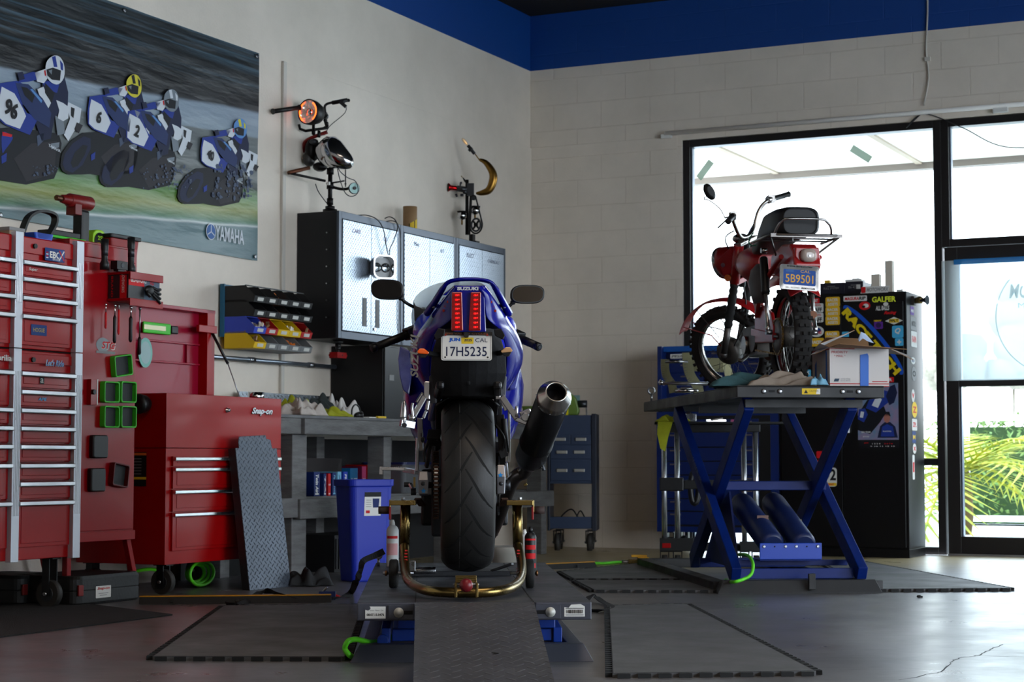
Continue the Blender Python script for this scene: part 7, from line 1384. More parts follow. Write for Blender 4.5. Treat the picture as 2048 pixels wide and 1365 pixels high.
for sx in (-1, 1):
    a = V((sx*.125,-.03,WR+.02)); b_ = V((sx*.12,.07,.72)); d = (b_-a).normalized(); Ls = (b_-a).length
    mb = MB(); mb.lathe([(.012,0),(.013,.03),(.011,.035),(.011,Ls*.5),(.014,Ls*.5)], a, d, chr_, n=16).cyl(a-V((sx*.02,0,0)), a+V((sx*.012,0,0)), .013, steel, n=12); mb.done('shock_rod', D)
    mb = MB(); mb.lathe([(.02,Ls*.46),(.024,Ls*.5),(.022,Ls*.54),(.022,Ls*.9),(.016,Ls*.92)], a, d, black, n=18).cyl(b_-V((sx*.02,0,0)), b_+V((sx*.012,0,0)), .014, chr_, n=12); mb.done('shock_cover', D)
# rear fender, light, plate, rack
mb = MB(); gr = []
for k in range(13):
    a = R(-36+k*7.4); rr = WR+.085; c0 = V((0, -rr*math.sin(a), WR+rr*math.cos(a)))
    gr.append([V((x, c0.y, c0.z-abs(x)**1.6*2.2)) for x in (-.082,-.062,-.03,0,.03,.062,.082)])
mb.add([p for r in gr for p in r], [(i*7+j, i*7+j+1, (i+1)*7+j+1, (i+1)*7+j) for i in range(12) for j in range(6)], dr, True); mb.done('rear_fender', D, solid=.004, sub=1)
mb = MB(); mb.prism([(.14,.6),(.1,.7),(-.1,.735),(-.24,.72),(-.3,.68),(-.33,.6),(-.27,.56),(-.2,.58),(-.08,.625),(.04,.625)], TM((-.07,0,0),(0,1,0),(0,0,1)), .14, dr); mb.done('fender_cowl', D, bev=.012)
mb = MB(); tzc = DB(1596,510,-.33).z; mb.prism([(-.062,.04),(.062,.04),(.064,-.01),(.03,-.045),(0,-.055),(-.03,-.045),(-.064,-.01)], FR(0,-.32,tzc), -.1, dr); mb.done('tail_housing', D, bev=.006)
mb = MB(); mb.loft([[V((a_*s_*.04, y, tzc-.003+b2_*s_*.034)) for a_, b2_ in [(math.copysign(abs(math.cos(t))**.7,math.cos(t)), math.copysign(abs(math.sin(t))**.7,math.sin(t))) for t in [2*PI*k/24 for k in range(24)]]] for s_, y in ((1,-.32),(1,-.34),(.85,-.352),(.4,-.358))], mat('faded_lens', (176,160,150), .25, coat=.6)); mb.cyl((0,-.357,tzc-.008),(0,-.363,tzc-.008),.006,steel,n=10); mb.done('tail_lens', D, label='faded clear tail lens')
pw, ph = .178, .104; pz = DB(1598,556,-.36).z; px_ = DB(1598,556,-.36).x; T4 = TM((px_,-.362,pz),(1,0,-.06),(.06,.1,1)); G = T4 @ Matrix.Translation((0,0,.002))
mb = MB(); mb.prism(rrect(pw,ph,.008), T4, .0018, fill('plate_blue', (36,78,150))); pl = mb.done('licence_plate', D, label='blue number plate with yellow characters')
yi = fill('plate_yellow', (222,168,60)); mb = MB(); mb.text('5B9501', G @ Matrix.Translation((0,-.006,0)), .042, yi, w=pw*.8, bold=.005); mb.text('CAL', G @ Matrix.Translation((.03,.032,0)), .013, yi, w=.05)
mb.prism([(-.07,-.006),(-.03,-.006),(-.03,.006),(-.07,.006)], G @ Matrix.Translation((0,.032,-.0004)), .0004, fill('tag_blue', (60,100,160))); mb.done('plate_characters', pl)
mb = MB(); o = rrect(pw+.022,ph+.022,.012); i_ = rrect(pw-.012,ph-.026,.008)
for k in range(len(o)): j = (k+1) % len(o); mb.add([G @ V((*o[k],0)), G @ V((*o[j],0)), G @ V((*i_[j],.0008)), G @ V((*i_[k],.0008)), T4 @ V((*o[k],-.003)), T4 @ V((*o[j],-.003))], [(0,1,2,3),(0,4,5,1)], chr_)
mb.text('INGLEWOOD', G @ Matrix.Translation((0,.055,.0016)), .008, stkk, w=.13, bold=.04); mb.text('BILL KRAUSE', G @ Matrix.Translation((-.035,-.053,.0016)), .008, stkw, w=.07, bold=.04); mb.text('SPORTCYCLES', G @ Matrix.Translation((.045,-.053,.0016)), .008, stkk, w=.07, bold=.04)
mb.done('plate_frame', D, label='chrome dealer plate frame')
rkm = mat('rack_chrome', (112,108,106), .3, 1, var=.3, vs=14)
rz0 = DB(1580,473,-.25).z; mb = MB(); rw_ = .185
mb.tube([(-rw_,.05,rz0),(-rw_,-.28,rz0),(-rw_+.03,-.31,rz0),(rw_-.03,-.31,rz0),(rw_,-.28,rz0),(rw_,.05,rz0)], .0065, rkm, n=10)
for y in (-.25,-.15,-.05): mb.cyl((-rw_,y,rz0),(rw_,y,rz0),.005,rkm,n=8)
mb.bb(-rw_,rw_,-.312,-.308,rz0-.012,rz0+.006,rkm)
tz2 = DB(1580,438,-.28).z; mb.tube(sp([(-.145,-.22,rz0),(-.135,-.25,(rz0+tz2)/2),(-.115,-.27,tz2-.01),(-.08,-.28,tz2),(.08,-.28,tz2),(.12,-.27,tz2-.015),(.145,-.25,(rz0+tz2)/2),(.155,-.22,rz0)], 5), .0065, chr_, n=10)
mb.bar((rw_,-.28,rz0),(.07,-.25,rz0-.09),.006,.012,gv).bar((-rw_+.03,-.2,rz0),(-.1,-.1,rz0-.08),.006,.012,gv).cyl((-.07,-.3,rz0),(-.07,-.3,rz0-.045),.003,steel,n=6); mb.done('luggage_rack', D)
for pts_, r_, m_ in (([DB(1507,466,.3),DB(1500,476,.3),DB(1498,486,.3),DB(1504,491,.28),DB(1512,491,.25)],.004,mat('green_wire', (20,110,80), .5)), ([SF(0,.8,.85),(.0,.75,.82),(.03,.6,.76)],.005,black), ([SF(-.12,.83,.95),SF(-.05,.95,.9),SF(0,.95,.7),SF(-.03,.98,.45),SF(-.06,1.1,.3)],.004,black), ([SF(.12,.83,.95),SF(.1,.92,.85),SF(.03,.9,.7),(.05,.75,.5)],.004,mat('blue_cable', (40,40,90), .5))):
    mb = MB(); mb.tube(sp(pts_), r_, m_, n=6); mb.done('cable', D)
# rags on the table
cloth('rag', 'teal shop rag bundled on the raised lift under the red motorcycle', 'rag', DY(1505,772,9.6)+V((-.05,0,0)) if False else F.M @ V((-.28,.28,TZ+.001)), .16, .1, .075, mat('rag_teal', (54,88,92), .9, var=.3, vs=20), 31, rrz)
cloth('rag', 'beige rag lying beside the teal one on the raised lift table', 'rag', F.M @ V((-.1,.16,TZ+.001)), .15, .07, .09, mat('rag_beige', (150,136,122), .9, var=.2, vs=20), 37, rrz-.2)
# ---------------- priority mail carton ----------------
P = DY(1660, 770, 9.3); X = Thing('mailing_box', 'open white and red postal carton with blue tape standing on the raised lift', 'box', (P.x, 9.3, TZ+.0005), R(8))
bw, bd, bh = .308, .29, .196; card = mat('carton_white', (206,200,196), .7); kraft = mat('carton_kraft', (150,112,78), .8, var=.15); btp = mat('painter_tape_blue', (20,96,190), .5)
mb = MB()
for x0, x1, y0, y1 in ((0,bw,0,.004),(0,bw,bd-.004,bd),(0,.004,.004,bd-.004),(bw-.004,bw,.004,bd-.004)): mb.bb(x0,x1,y0,y1,0,bh,card)
mb.bb(.004,bw-.004,.004,bd-.004,0,.004,kraft); mb.done('carton_walls', X)
def flap(pts, m=kraft, m2=None): 
    mb = MB(); n_ = (V(pts[1])-V(pts[0])).cross(V(pts[2])-V(pts[0])).normalized()*.0015
    mb.poly([V(p)+n_ for p in pts], m2 or m); mb.poly([V(p)-n_ for p in pts], m)
    for i in range(len(pts)): j = (i+1) % len(pts); mb.poly([V(pts[i])+n_, V(pts[j])+n_, V(pts[j])-n_, V(pts[i])-n_], kraft)
    mb.done('flap', X)
L3 = lambda u, v, dd: X.L(DY(u, v, 9.3+dd))
flap([(0,0,bh),(bw,0,bh),L3(1814,699,-.14),L3(1680,688,-.12)], card, kraft)
flap([(bw,0,bh),(bw,bd,bh),(bw+.2,bd-.02,bh-.02),(bw+.13,0,bh-.06)], mat('flap_grey', (120,112,108), .8))
flap([(0,0,bh),(0,bd,bh),(.13,bd+.01,bh+.12),(.1,.02,bh+.0)][:2]+[L3(1709,661,.22),L3(1640,688,.03)], mat('flap_white', (226,228,232), .7))
flap([(0,bd,bh),(bw,bd,bh),(bw-.03,bd-.06,bh+.06),(.05,bd-.08,bh+.065)], kraft)
flap([(0,.02,bh-.002),(0,bd-.1,bh-.002),(-.05,bd-.12,bh-.03),(-.06,.05,bh-.03)], mat('flap_white'))
mb = MB(); rr_ = mat('postal_red', (176,40,40), .6); pn = fill('postal_navy', (36,60,80))
mb.bb(0,bw,-.0012,-.0,.012,.017,rr_).bb(0,bw,-.0012,0,.0,.004,rr_).bb(0,.13,-.0012,0,bh-.008,bh-.004,rr_)
mb.text('PRIORITY', FR(.052,-.002,bh-.023), .012, rr_, w=.085); mb.text('* MAIL *', FR(.052,-.002,bh-.042), .011, rr_, w=.06)
mb.prism([(-.016,-.008),(.008,-.008),(.014,.007),(-.01,.007)], FR(.035,-.0012,.033), .0006, pn); mb.text('UNITED STATES', FR(.08,-.002,.038), .005, pn, w=.05); mb.text('POSTAL SERVICE', FR(.08,-.002,.029), .005, pn, w=.05); mb.bb(.22,.3,-.0016,-.0,.024,.028,rr_); mb.bb(-.0012,0,.0,bd,.01,.016,rr_).bb(-.0012,0,0,bd,bh-.01,bh-.005,rr_)
mb.done('postal_print', X, label='red and navy postal print')
mb = MB(); mb.prism([(-.022,0),(.022,0),(.024,.155),(.018,.168),(-.02,.16)], FR(.178,-.0022,.0), .0008, btp); mb.prism([(-.005,.0),(.03,.0),(.018,.17),(.004,.19)], SD(-.0018,.06,0), .0008, btp); mb.prism([(0,0),(.022,0),(.028,.14),(.0,.12)], SD(-.0018,.24,0), .0008, btp); mb.done('blue_tape', X, label='blue painter tape strips')
mb = MB(); mb.poly([L3(1716,679,.05),L3(1722,664,.05),L3(1731,668,.05),L3(1748,687,.03),L3(1735,683,.03),L3(1726,677,.04),L3(1718,684,.04)], mat('paper_blue', (186,206,236), .6)); mb.done('crumpled_paper', X)
cloth('nitrile_glove', 'light blue rubber glove crumpled against the postal carton', 'glove', F.M @ V((F.L(DY(1636,770,9.25)).x,.05,TZ+.001)), .042, .03, .07, mat('glove_blue', (120,176,204), .5), 44, 0, 18)
# ================= BLUE CHEST, BLACK CABINET, STAND, CART =================
SC_ = .5; A = W(SC_, 1.257, 0); X = Thing('blue_tool_chest', 'tall blue tool chest of many drawers behind the raised lift', 'tool chest', A, RZW)
bc1 = mat('chest_blue', (6,34,98), .45, var=.15); bc2 = mat('chest_drawer_blue', (6,30,88), .45)
def zc_(v, u=1350): return RW(u, v, SC_).z
CWd = .925; z0 = .15; z1 = zc_(825, 1313); zt = zc_(693, 1313)
mb = MB(); mb.bb(0,CWd,0,.44,z0,z1,bc1).bb(.06,CWd-.06,-.002,.0,z0+.04,z1-.03,black); mb.done('lower_carcass', X, bev=.003)
mb = MB(); mb.bb(.0,CWd,.12,.44,z1+.001,zt,bc1).bb(.0,.035,.02,.12,z1+.001,zt,bc1).bb(CWd-.035,CWd,.02,.12,z1+.001,zt,bc1).bb(0,CWd,.06,.12,zt-.04,zt,mat('chest_light_blue', (16,80,160), .4)); mb.done('upper_carcass', X, bev=.003)
bp2 = mat('pull_grey', (120,110,106), .4, .6)
def bdrawer(x0, x1, za, zb_, y=0):
    mb = MB(); mb.bb(x0, x1, y-.012, y-.0025, za+.004, zb_-.004, bc2); d = mb.done('drawer', X, bev=.002)
    for xx in ((x0+.09, x1-.09) if x1-x0 > .4 else ((x0+x1)/2,)): mb = MB(); mb.bb(xx-.04, xx+.04, y-.018, y-.0125, zb_-.028, zb_-.018, bp2); mb.done('pull', d)
zz = [.2,.30,.39,.47,.56,.66,.76,.87,.965]
for i in range(len(zz)-1): bdrawer(.06, .78, zz[i], zz[i+1])
for i in range(5): z_ = z1+.04+i*.082; bdrawer(.06, .32, z_, z_+.08, .12); bdrawer(.34, .8, z_, z_+.08, .12)
mb = MB(); q = X.L(RW(1355,713,SC_-.06)); mb.prism(rrect(.11,.032,.004), FR(q.x,.0585,q.z), .0006, stkw); mb.text('SPIEGLER', FR(q.x,.0575,q.z), .018, stkk, w=.095, bold=.03, shear=.2); q = X.L(RW(1510,712,SC_-.06)); mb.prism(rrect(.08,.03,.004), FR(q.x,.0585,q.z), .0006, stkw); mb.text('TIRES', FR(q.x,.0575,q.z), .014, fill('navy_ink',(30,50,110)), w=.06); mb.done('header_stickers', X)
for x in (.08, CWd-.08):
    for y in (.08,.36): caster(X, x, y, .055, .149)
# --------- black steel cabinet ---------
KC = W(.5, 3.105, 0); KW = .915; KH = 1.83; Y = Thing('sticker_cabinet', 'tall black steel cabinet covered in racing stickers under the big window', 'cabinet', W(.5, 3.105-KW, 0), RZW)
kb = mat('cabinet_black', (9,9,11), .36, spec=.3)
mb = MB(); mb.bb(0,KW,.0,.45,.0,.06,kb).bb(0,KW,.0,.45,.06,KH,kb); mb.done('carcass', Y, bev=.004)
for x0, x1 in ((.02,.4555),(.4595,KW-.02)): mb = MB(); mb.bb(x0,x1,-.016,-.0005,.07,KH-.07,kb); mb.done('door', Y, bev=.003)
def KP(u, v): P = Y.L(RW(u, v, .516)); return P.x, P.z
x, z = KP(1699, 848); mb = MB(); mb.lathe([(.02,0),(.018,-.01),(.012,-.02)], (x,-.016,z+.04), (0,1,0), chrome, n=20).bar((x,-.04,z+.04),(x-.004,-.036,z-.065),.02,.012,chrome); mb.done('handle', Y, bev=.003)
def ks(u0, u1, v0, v1, c, parts=(), rot=0, shape='r', lab=None, name='sticker'):
    (xa, za), (xb, zb2_) = KP(u0, v0), KP(u1, v1); w_, h_ = abs(xb-xa), abs(za-zb2_); M4 = FR((xa+xb)/2, -.0162, (za+zb2_)/2) @ Matrix.Rotation(R(rot), 4, 'Z')
    if rot: w_ = math.hypot(w_, h_) if False else w_
    mb = MB()
    pol = dict(r=rrect(w_,h_,min(w_,h_)*.15,3), e=ell(w_,h_), d=[(-w_/2,0),(0,-h_/2),(w_/2,0),(0,h_/2)], s=[(-w_/2+h_*.3,h_/2),(-w_/2,-h_/2),(w_/2-h_*.3,-h_/2),(w_/2,h_/2)])[shape]
    if c: mb.prism(pol, M4, .0005, c)
    for k, (t, col, cx, cy, th, tw, sh) in enumerate(parts):
        if t.startswith('#'):
            a, b_ = tw*w_, th*h_; mb.prism(rrect(a,b_,min(a,b_)*.2,3) if t == '#r' else ell(a,b_), M4 @ Matrix.Translation((cx*w_,cy*h_,.0006+.0002*k)), .0003, col)
        else: mb.text(t, M4 @ Matrix.Translation((cx*w_,cy*h_,.0012+.0003*k)), th*h_, col, w=tw*w_, bold=.035, shear=sh)
    o = mb.done(name, Y)
    if lab: o['label'] = lab
    return o
yl = fill('sticker_gold', (222,176,40)); gw = fill('staff_white', (214,214,210)); cyn = fill('sticker_cyan', (70,170,215)); pk = fill('sticker_pink', (214,40,90)); pur = fill('sticker_purple', (90,40,140)); neon = fill('neon_yellow', (224,236,60)); rbl = fill('race_tech_blue', (20,80,190))
ks(1620,1639,597,607,stkr,[('SPORT',gw,0,0,.6,.7,.2)]); ks(1617,1647,608,625,gw,[('STAFF',stkk,0,-.2,.45,.8,0),('OLD SKOOL',stkr,0,.3,.2,.7,0)]); ks(1617,1647,627,645,gw,[('STAFF',stkk,0,-.2,.45,.8,0),('OLD SKOOL',stkr,0,.3,.2,.7,0)]); ks(1612,1630,645,652,stkr,[])
for v0, v1 in ((595,614),(615,632),(633,650)): ks(1651,1680,v0,v1,yl,[('RACER',gw,0,.2,.3,.75,0),('ASSETS',gw,0,-.22,.3,.7,0)])
ks(1650,1679,663,682,yl,[('RACER',gw,0,.2,.3,.75,0),('MOTO',gw,0,-.22,.3,.7,0)]); ks(1620,1648,677,693,yl,[('RACER',gw,0,0,.4,.75,0)])
ks(1619,1648,653,674,gw,[('#e',stkb,.0,.1,.5,.6,0),('RACING',stkr,0,-.1,.3,.7,.2)],shape='e'); ks(1606,1620,683,698,stky,[('CH',stkk,0,0,.6,.7,0)])
ks(1602,1618,721,735,pk,[('3.X',gw,0,0,.5,.7,0)]); ks(1600,1622,740,755,cyn,[('19 X',gw,0,.1,.5,.8,0)]); ks(1591,1612,761,771,pur,[('1.X',gw,0,0,.6,.5,0)])
ks(1687,1734,593,602,gw,[('MAGURA',stkr,-.15,0,.6,.6,.2),('RIP',stkk,.3,0,.6,.3,.2)]); ks(1718,1741,604,620,stkr,[('#e',gw,.1,0,.5,.5,0),('#e',stkk,-.1,-.1,.3,.3,0)],shape='e')
ks(1721,1780,574,585,gw,[('#r',stkr,-.4,0,.9,.15,0),('MOTOWORX',stkg,.08,0,.6,.75,.2)],shape='s'); ks(1793,1806,579,583,gw,[])
ks(1744,1792,593,605,None,[('GALFER',neon,0,0,.8,1.0,0)],lab='neon yellow lettering'); ks(1748,1782,608,622,None,[('ALL BALLS',gw,0,-.1,.6,.8,.1),('#e',gw,.2,.4,.5,.3,0)]); ks(1768,1793,622,631,None,[('Racing',stkr,0,0,.8,1,.4)],lab='red script lettering')
ks(1770,1806,635,649,gw,[('#r',stky,0,0,.5,.55,0),('PPLT',stkk,0,0,.35,.5,0)],shape='d'); ks(1748,1766,644,658,pur,[('#e',fill('dark_purple',(50,30,80)),0,0,.7,.6,0)]); ks(1748,1763,640,644,None,[('HEAVY',stky,0,0,.8,1,0)])
ks(1784,1807,652,676,cyn,[('Q',gw,0,.05,.5,.5,.3)],lab='cyan square sticker'); ks(1790,1807,677,692,cyn,[('+',gw,0,0,.6,.5,0)]); ks(1684,1698,664,674,cyn,[]); ks(1774,1788,755,765,stkr,[('R',gw,0,0,.6,.5,0)])
# big diagonal decal
(xa, za), (xb, zb_) = KP(1688, 617), KP(1800, 748); dl = math.hypot(xb-xa, zb_-za); ang = math.degrees(math.atan2(zb_-za, xb-xa))
M4 = FR((xa+xb)/2, -.0163, (za+zb_)/2) @ Matrix.Rotation(R(ang), 4, 'Z'); mb = MB(); mb.prism(ell(dl*1.05, dl*.2, 40), M4 @ Matrix.Translation((0,.012,0)), .0004, rbl); mb.prism(ell(dl*1.0, dl*.16, 40), M4 @ Matrix.Translation((0,-.004,.0005)), .0003, stkk)
mb.text('RACE TECH', M4 @ Matrix.Translation((0,-.006,.0012)), .062, fill('race_tech_yellow', (222,196,20)), w=dl*.96, bold=.06); mb.done('race_decal', Y, label='large slanted blue and yellow racing decal')
(xa, za), (xb, zb_) = KP(1715,768), KP(1798,897); Z_ = Thing('calendar_poster', 'calendar with a blue racing motorcycle and rider on the black cabinet door', 'poster', Y.M @ V((xa,-.0165,zb_)), RZW); w_, h_ = xb-xa, za-zb_
mb = MB(); mb.bb(0,w_,-.001,0,0,h_,fill('poster_dark',(14,14,20))); mb.bb(0,w_,-.0016,-.001,h_*.13,h_,mat('poster_sky', (96,130,160), .5, col2=(150,120,150), vs=14)); mb.done('sheet', Z_)
mb = MB(); q = lambda pts, m, l: mb.poly([(a*w_, -.0018-l*.0003, b_*h_) for a, b_ in pts], m)
q([(.0,.28),(.3,.22),(.55,.4),(.7,.55),(.62,.7),(.3,.8),(.1,.62),(0,.5)], rk, 1); q([(.2,.62),(.45,.55),(.75,.7),(.85,.86),(.6,.9),(.35,.84)], rb, 2); q([(.35,.66),(.5,.62),(.6,.75),(.48,.82)], rw, 3); q([(.7,.8),(.8,.95),(.92,.98),(.98,.85),(.9,.7),(.78,.66)], rn, 3); q([(.0,.45),(.15,.4),(.25,.52),(.18,.62),(.03,.6)], rb, 3); q([(.05,.48),(.13,.47),(.16,.56),(.08,.57)], rw, 4)
q([(.48,.16),(.55,.34),(.66,.4),(.8,.4),(.92,.33),(.98,.16)], rn, 4); q([(.56,.18),(.6,.33),(.72,.37),(.86,.33),(.9,.18)], rb, 5); mb.prism(ell(.16*w_,.14*h_), FR(.72*w_,-.0036,.46*h_), .0003, fill('poster_skin',(170,110,96))); q([(.64,.49),(.66,.56),(.78,.56),(.81,.49)], rk, 7)
for a, b_, t, c, h0, w0 in ((.2,.25,'BIG TEAM',gw,.025,.22),(.2,.18,'MOTO 2023',gw,.02,.15),(.2,.08,'JAN',stkr,.02,.1),(.45,.07,'1 2 3 4',gw,.018,.2),(.75,.07,'5 6 7 8',stkr,.018,.2),(.6,.03,'9 10 11 12 13',gw,.015,.6),(.72,.26,'RACING',gw,.02,.2)): mb.text(t, FR(a*w_,-.0042,b_*h_), h0*h_, c, w=w0*w_, bold=.02)
mb.done('printed_picture', Z_)
ks(1633,1665,903,917,stkr,[('AMA',gw,.2,0,.5,.4,0)]); ks(1635,1664,920,933,stkr,[('RACING',gw,.1,0,.5,.7,0)]); ks(1638,1674,936,974,gw,[('192',stkk,.0,.12,.62,.9,0),('#r',stky,.1,-.38,.16,.75,0),('AUGUST',stkr,.1,-.38,.1,.5,0)],lab='white race number card 192')
ks(1698,1713,803,808,gw,[])
# side stickers
# the right flank faces the camera
def kleft(u, v, w_, h_, c, t=None, tc=stkk, e=False):
    P = hit(u, v, BX, Y.M @ V((KW, 0, 0))); q = Y.L(P); M4 = TM((KW+.0005, q.y, q.z), (0,1,0), (0,0,1)); mb = MB(); mb.prism(ell(w_,h_) if e else rrect(w_,h_,.01,3), M4, .0005, c)
    if t: mb.text(t, M4 @ Matrix.Translation((0,0,.001)), h_*.4, tc, w=w_*.7, bold=.03)
    mb.done('side_sticker', Y)
for u_, v_, w1, h1, c_, t_, tc_, e_ in ((1824,622,.1,.06,pur,'HM',gw,0),(1827,648,.16,.09,stkg,'MOTUL',stkk,0),(1828,679,.16,.11,gw,'RAIN',stkr,0),(1826,722,.12,.05,gw,'AGV',stkb,1),(1828,748,.13,.1,stkg,'O',stkk,1),(1826,792,.09,.09,gw,'v',stkr,1),(1829,820,.15,.11,stky,'Z',stkr,1),(1829,850,.14,.08,gw,'ZPL',stkr,0),(1828,875,.1,.08,stkb,'M',stky,0),(1829,898,.1,.07,gw,'x',stkr,1),(1827,935,.06,.17,gw,'I',stkr,0)):
    kleft(u_, v_, w1, h1, c_, t_, tc_, e_)
# things on the black cabinet
for u0, u1, h, d, m, lab in ((1640,1690,.085,.3,mat('box_midnight',(16,18,34),.5),'midnight blue carton lying on the black cabinet beside the number plate'),(1691,1726,.088,.3,mat('box_midnight'),'midnight blue carton with a small white emblem on the black cabinet'),):
    p0 = Y.L(RW(u0, 571, .42)); p1 = Y.L(RW(u1, 571, .42)); Q2 = Thing('parts_box', lab, 'box', Y.M @ V((p0.x, .08, KH+.0005)), RZW); w_ = p1.x-p0.x
    mb = MB(); mb.bb(0,w_,0,d,0,h,m); mb.done('carton', Q2, bev=.002); mb = MB(); mb.text('FULL SYSTEM' if u0 < 1680 else 'SC', FR(w_*.45,-.001,h*.55), h*.16, stkg, w=w_*.6); mb.bb(w_*.3,w_*.6,-.001,0,h*.7,h*.74,stkg)
    if u0 > 1680: mb.bb(w_*.62,w_*.85,-.001,0,h*.4,h*.75,gw)
    mb.done('print', Q2)
for u0, u1, v0, d, m, lab, nm in ((1742,1759,549,.06,mat('post_cream',(206,196,180),.6),'short cream block standing on the black cabinet','wood_block'),(1770,1785,522,.06,mat('post_cream'),'tall white post standing upright on the black cabinet','wood_post')):
    p0 = Y.L(RW(u0, 571, .4)); p1 = Y.L(RW(u1, 571, .4)); zt_ = RW(u0, v0, .4).z-KH; mb = MB(); mb.bb(0,p1.x-p0.x,0,d,0,zt_,m).bb(.004,p1.x-p0.x-.004,-.002,0,.004,zt_-.004,m); tag(mb.done(nm, loc=Y.M @ V((p0.x,.1,KH+.0005)), rz=RZW, bev=.002), lab, 'block')
p0 = Y.L(RW(1703,571,.3)); mb = MB(); mb.bb(0,.12,0,.1,0,.018,gw).bb(.05,.1,.01,.05,.018,.026,gw); tag(mb.done('white_packet', loc=Y.M @ V((p0.x-.02,.1,KH+.0005+.0885)), rz=RZW, bev=.002), 'flat white packet on top of the emblem carton', 'packet')
p0 = Y.L(RW(1628,545,.4)); mb = MB(); mb.bb(0,.04,0,.04,0,.025,stky).bb(.002,.038,-.001,0,.004,.02,yl); tag(mb.done('yellow_carton', loc=Y.M @ V((.3,.12,KH+.0005+.0855)), rz=RZW, bev=.002), 'small yellow carton on top of the midnight blue box', 'box')
P = hit(1838, 606, BX, W(0, 3.11)); q = Y.L(P); Q2 = Thing('brass_horn', 'small brass bell horn fixed high on the side of the black cabinet', 'horn', Y.M @ V((KW+.001, .16, P.z)), RZW)
mb = MB(); mb.bb(0,.02,-.03,.03,-.03,.03,gv).cyl((.02,0,0),(.07,0,0),.02,brass).ball((.05,.0,.01),(.03,.025,.02),brass,n=12); mb.done('mount', Q2); mb = MB(); mb.lathe([(.01,.06),(.012,.08),(.022,.1),(.036,.112),(.034,.114),(.01,.09)], (0,0,0), (1,-.2,0), dsteel, n=24); mb.done('bell', Q2)
# --------- equipment stand with silver posts ---------
SD_ = 11.9; E0 = DY(1328, 1100, SD_); Q3 = Thing('tyre_stand', 'black equipment stand on four silver posts between blue chest and lift', 'stand', (E0.x, SD_, 0), R(-4))
post = mat('silver_post', (196,198,202), .25, .9)
def q3(u, v, dd=0): return Q3.L(DY(u, v, SD_+dd))
for u in (1328, 1354, 1487, 1510):
    xx = q3(u, 900).x; mb = MB(); mb.cyl((xx,0,.11),(xx,0,q3(1328,862).z),.017,post,n=20); mb.done('post', Q3)
xs_ = [q3(u, 900).x for u in (1328,1354,1487,1510)]; zt3 = q3(1328,862).z
mb = MB(); mb.bb(xs_[0]-.06,xs_[3]+.25,-.05,.12,zt3+.04,zt3+.055,black).bb(xs_[0]+.0,xs_[1]+.04,-.035,.04,zt3-.01,zt3+.04,black).bb(xs_[1]+.04,xs_[2],-.01,.03,zt3-.01,zt3+.04,black).bb(xs_[2]-.03,xs_[3]+.03,-.035,.04,zt3-.01,zt3+.04,black); mb.done('top_tray', Q3, bev=.004)
zm = q3(1340,970).z; mb = MB(); mb.bb(xs_[0]-.03,xs_[1]+.04,-.035,.035,zm-.04,zm+.045,black).bb(xs_[1]+.04,xs_[2]+.05,-.02,.02,zm-.03,zm+.03,black).bb(xs_[2]-.03,xs_[3]+.03,-.035,.035,zm-.04,zm+.0,black); mb.done('middle_carriage', Q3, bev=.006)
mb = MB(); mb.bb(xs_[0]-.03,xs_[1]+.1,-.04,.05,.09,.17,black).bb(xs_[2]-.03,xs_[3]+.03,-.04,.05,.09,.15,black).bb(xs_[1]+.1,xs_[2],.0,.04,.09,.13,black).bb(xs_[0]-.015,xs_[0]+.04,-.044,-.04,.11,.14,red); mb.done('base_carriage', Q3, bev=.006)
for x in (xs_[0]+.0, xs_[1]+.0, xs_[2], xs_[3]): caster(Q3, x, 0, .032, .09)
mb = MB(); mb.tube([(xs_[1]+.11+.05*math.cos(a)*.5, .0, zm-.02+.1*math.sin(a)) for a in [2*PI*k/20 for k in range(20)]], .02, black, n=10, closed=True); mb.done('hand_wheel', Q3)
p = q3(1328, 846); zt4 = zt3+.056
X = cloth('rag', 'yellow rag hanging over the corner of the black stand', 'rag', Q3.M @ V((xs_[0]+.06,-.0,zt4)), .11, .06, .05, mat('rag_lemon', (186,190,40), .9, var=.15, vs=20), 51, 0)
mb = MB(); pts_ = [(-.045,0,.0),(-.05,0,-.08),(-.03,0,-.17),(-.0,0,-.19),(.02,0,-.1),(.05,0,0)]
mb.poly([(a, -.004, c) for a, b_, c in pts_], mat('rag_lemon')); o = mb.done('rag_corner', X, solid=.01); o.location = (-.06,-.075,.0)
Q4 = Thing('metal_parts', 'shiny metal bracket lying on the yellow rag of the black stand', 'part', Q3.M @ V((q3(1377,846).x,-.02,zt4+.001)), 0)
mb = MB(); mb.lathe([(.028,0),(.028,.03),(.016,.03),(.016,0)], (0,-.02,.035), (0,1,0), chrome, n=24, caps=False).bb(-.04,.05,0,.03,0,.05,steel); mb.done('casting', Q4, bev=.004)
Q4 = Thing('hand_tools', 'small shiny hand tools lying on the black stand tray', 'tool', Q3.M @ V((q3(1430,846).x,.0,zt4+.001)), 0)
mb = MB(); mb.bar((-.06,0,.008),(.07,.02,.008),.016,.012,chrome).bar((-.02,-.02,.01),(.05,.03,.022),.01,.01,chrome).bb(.1,.2,-.01,.02,0,.014,mat('pink_cap',(190,80,130),.5)); mb.done('wrench', Q4)
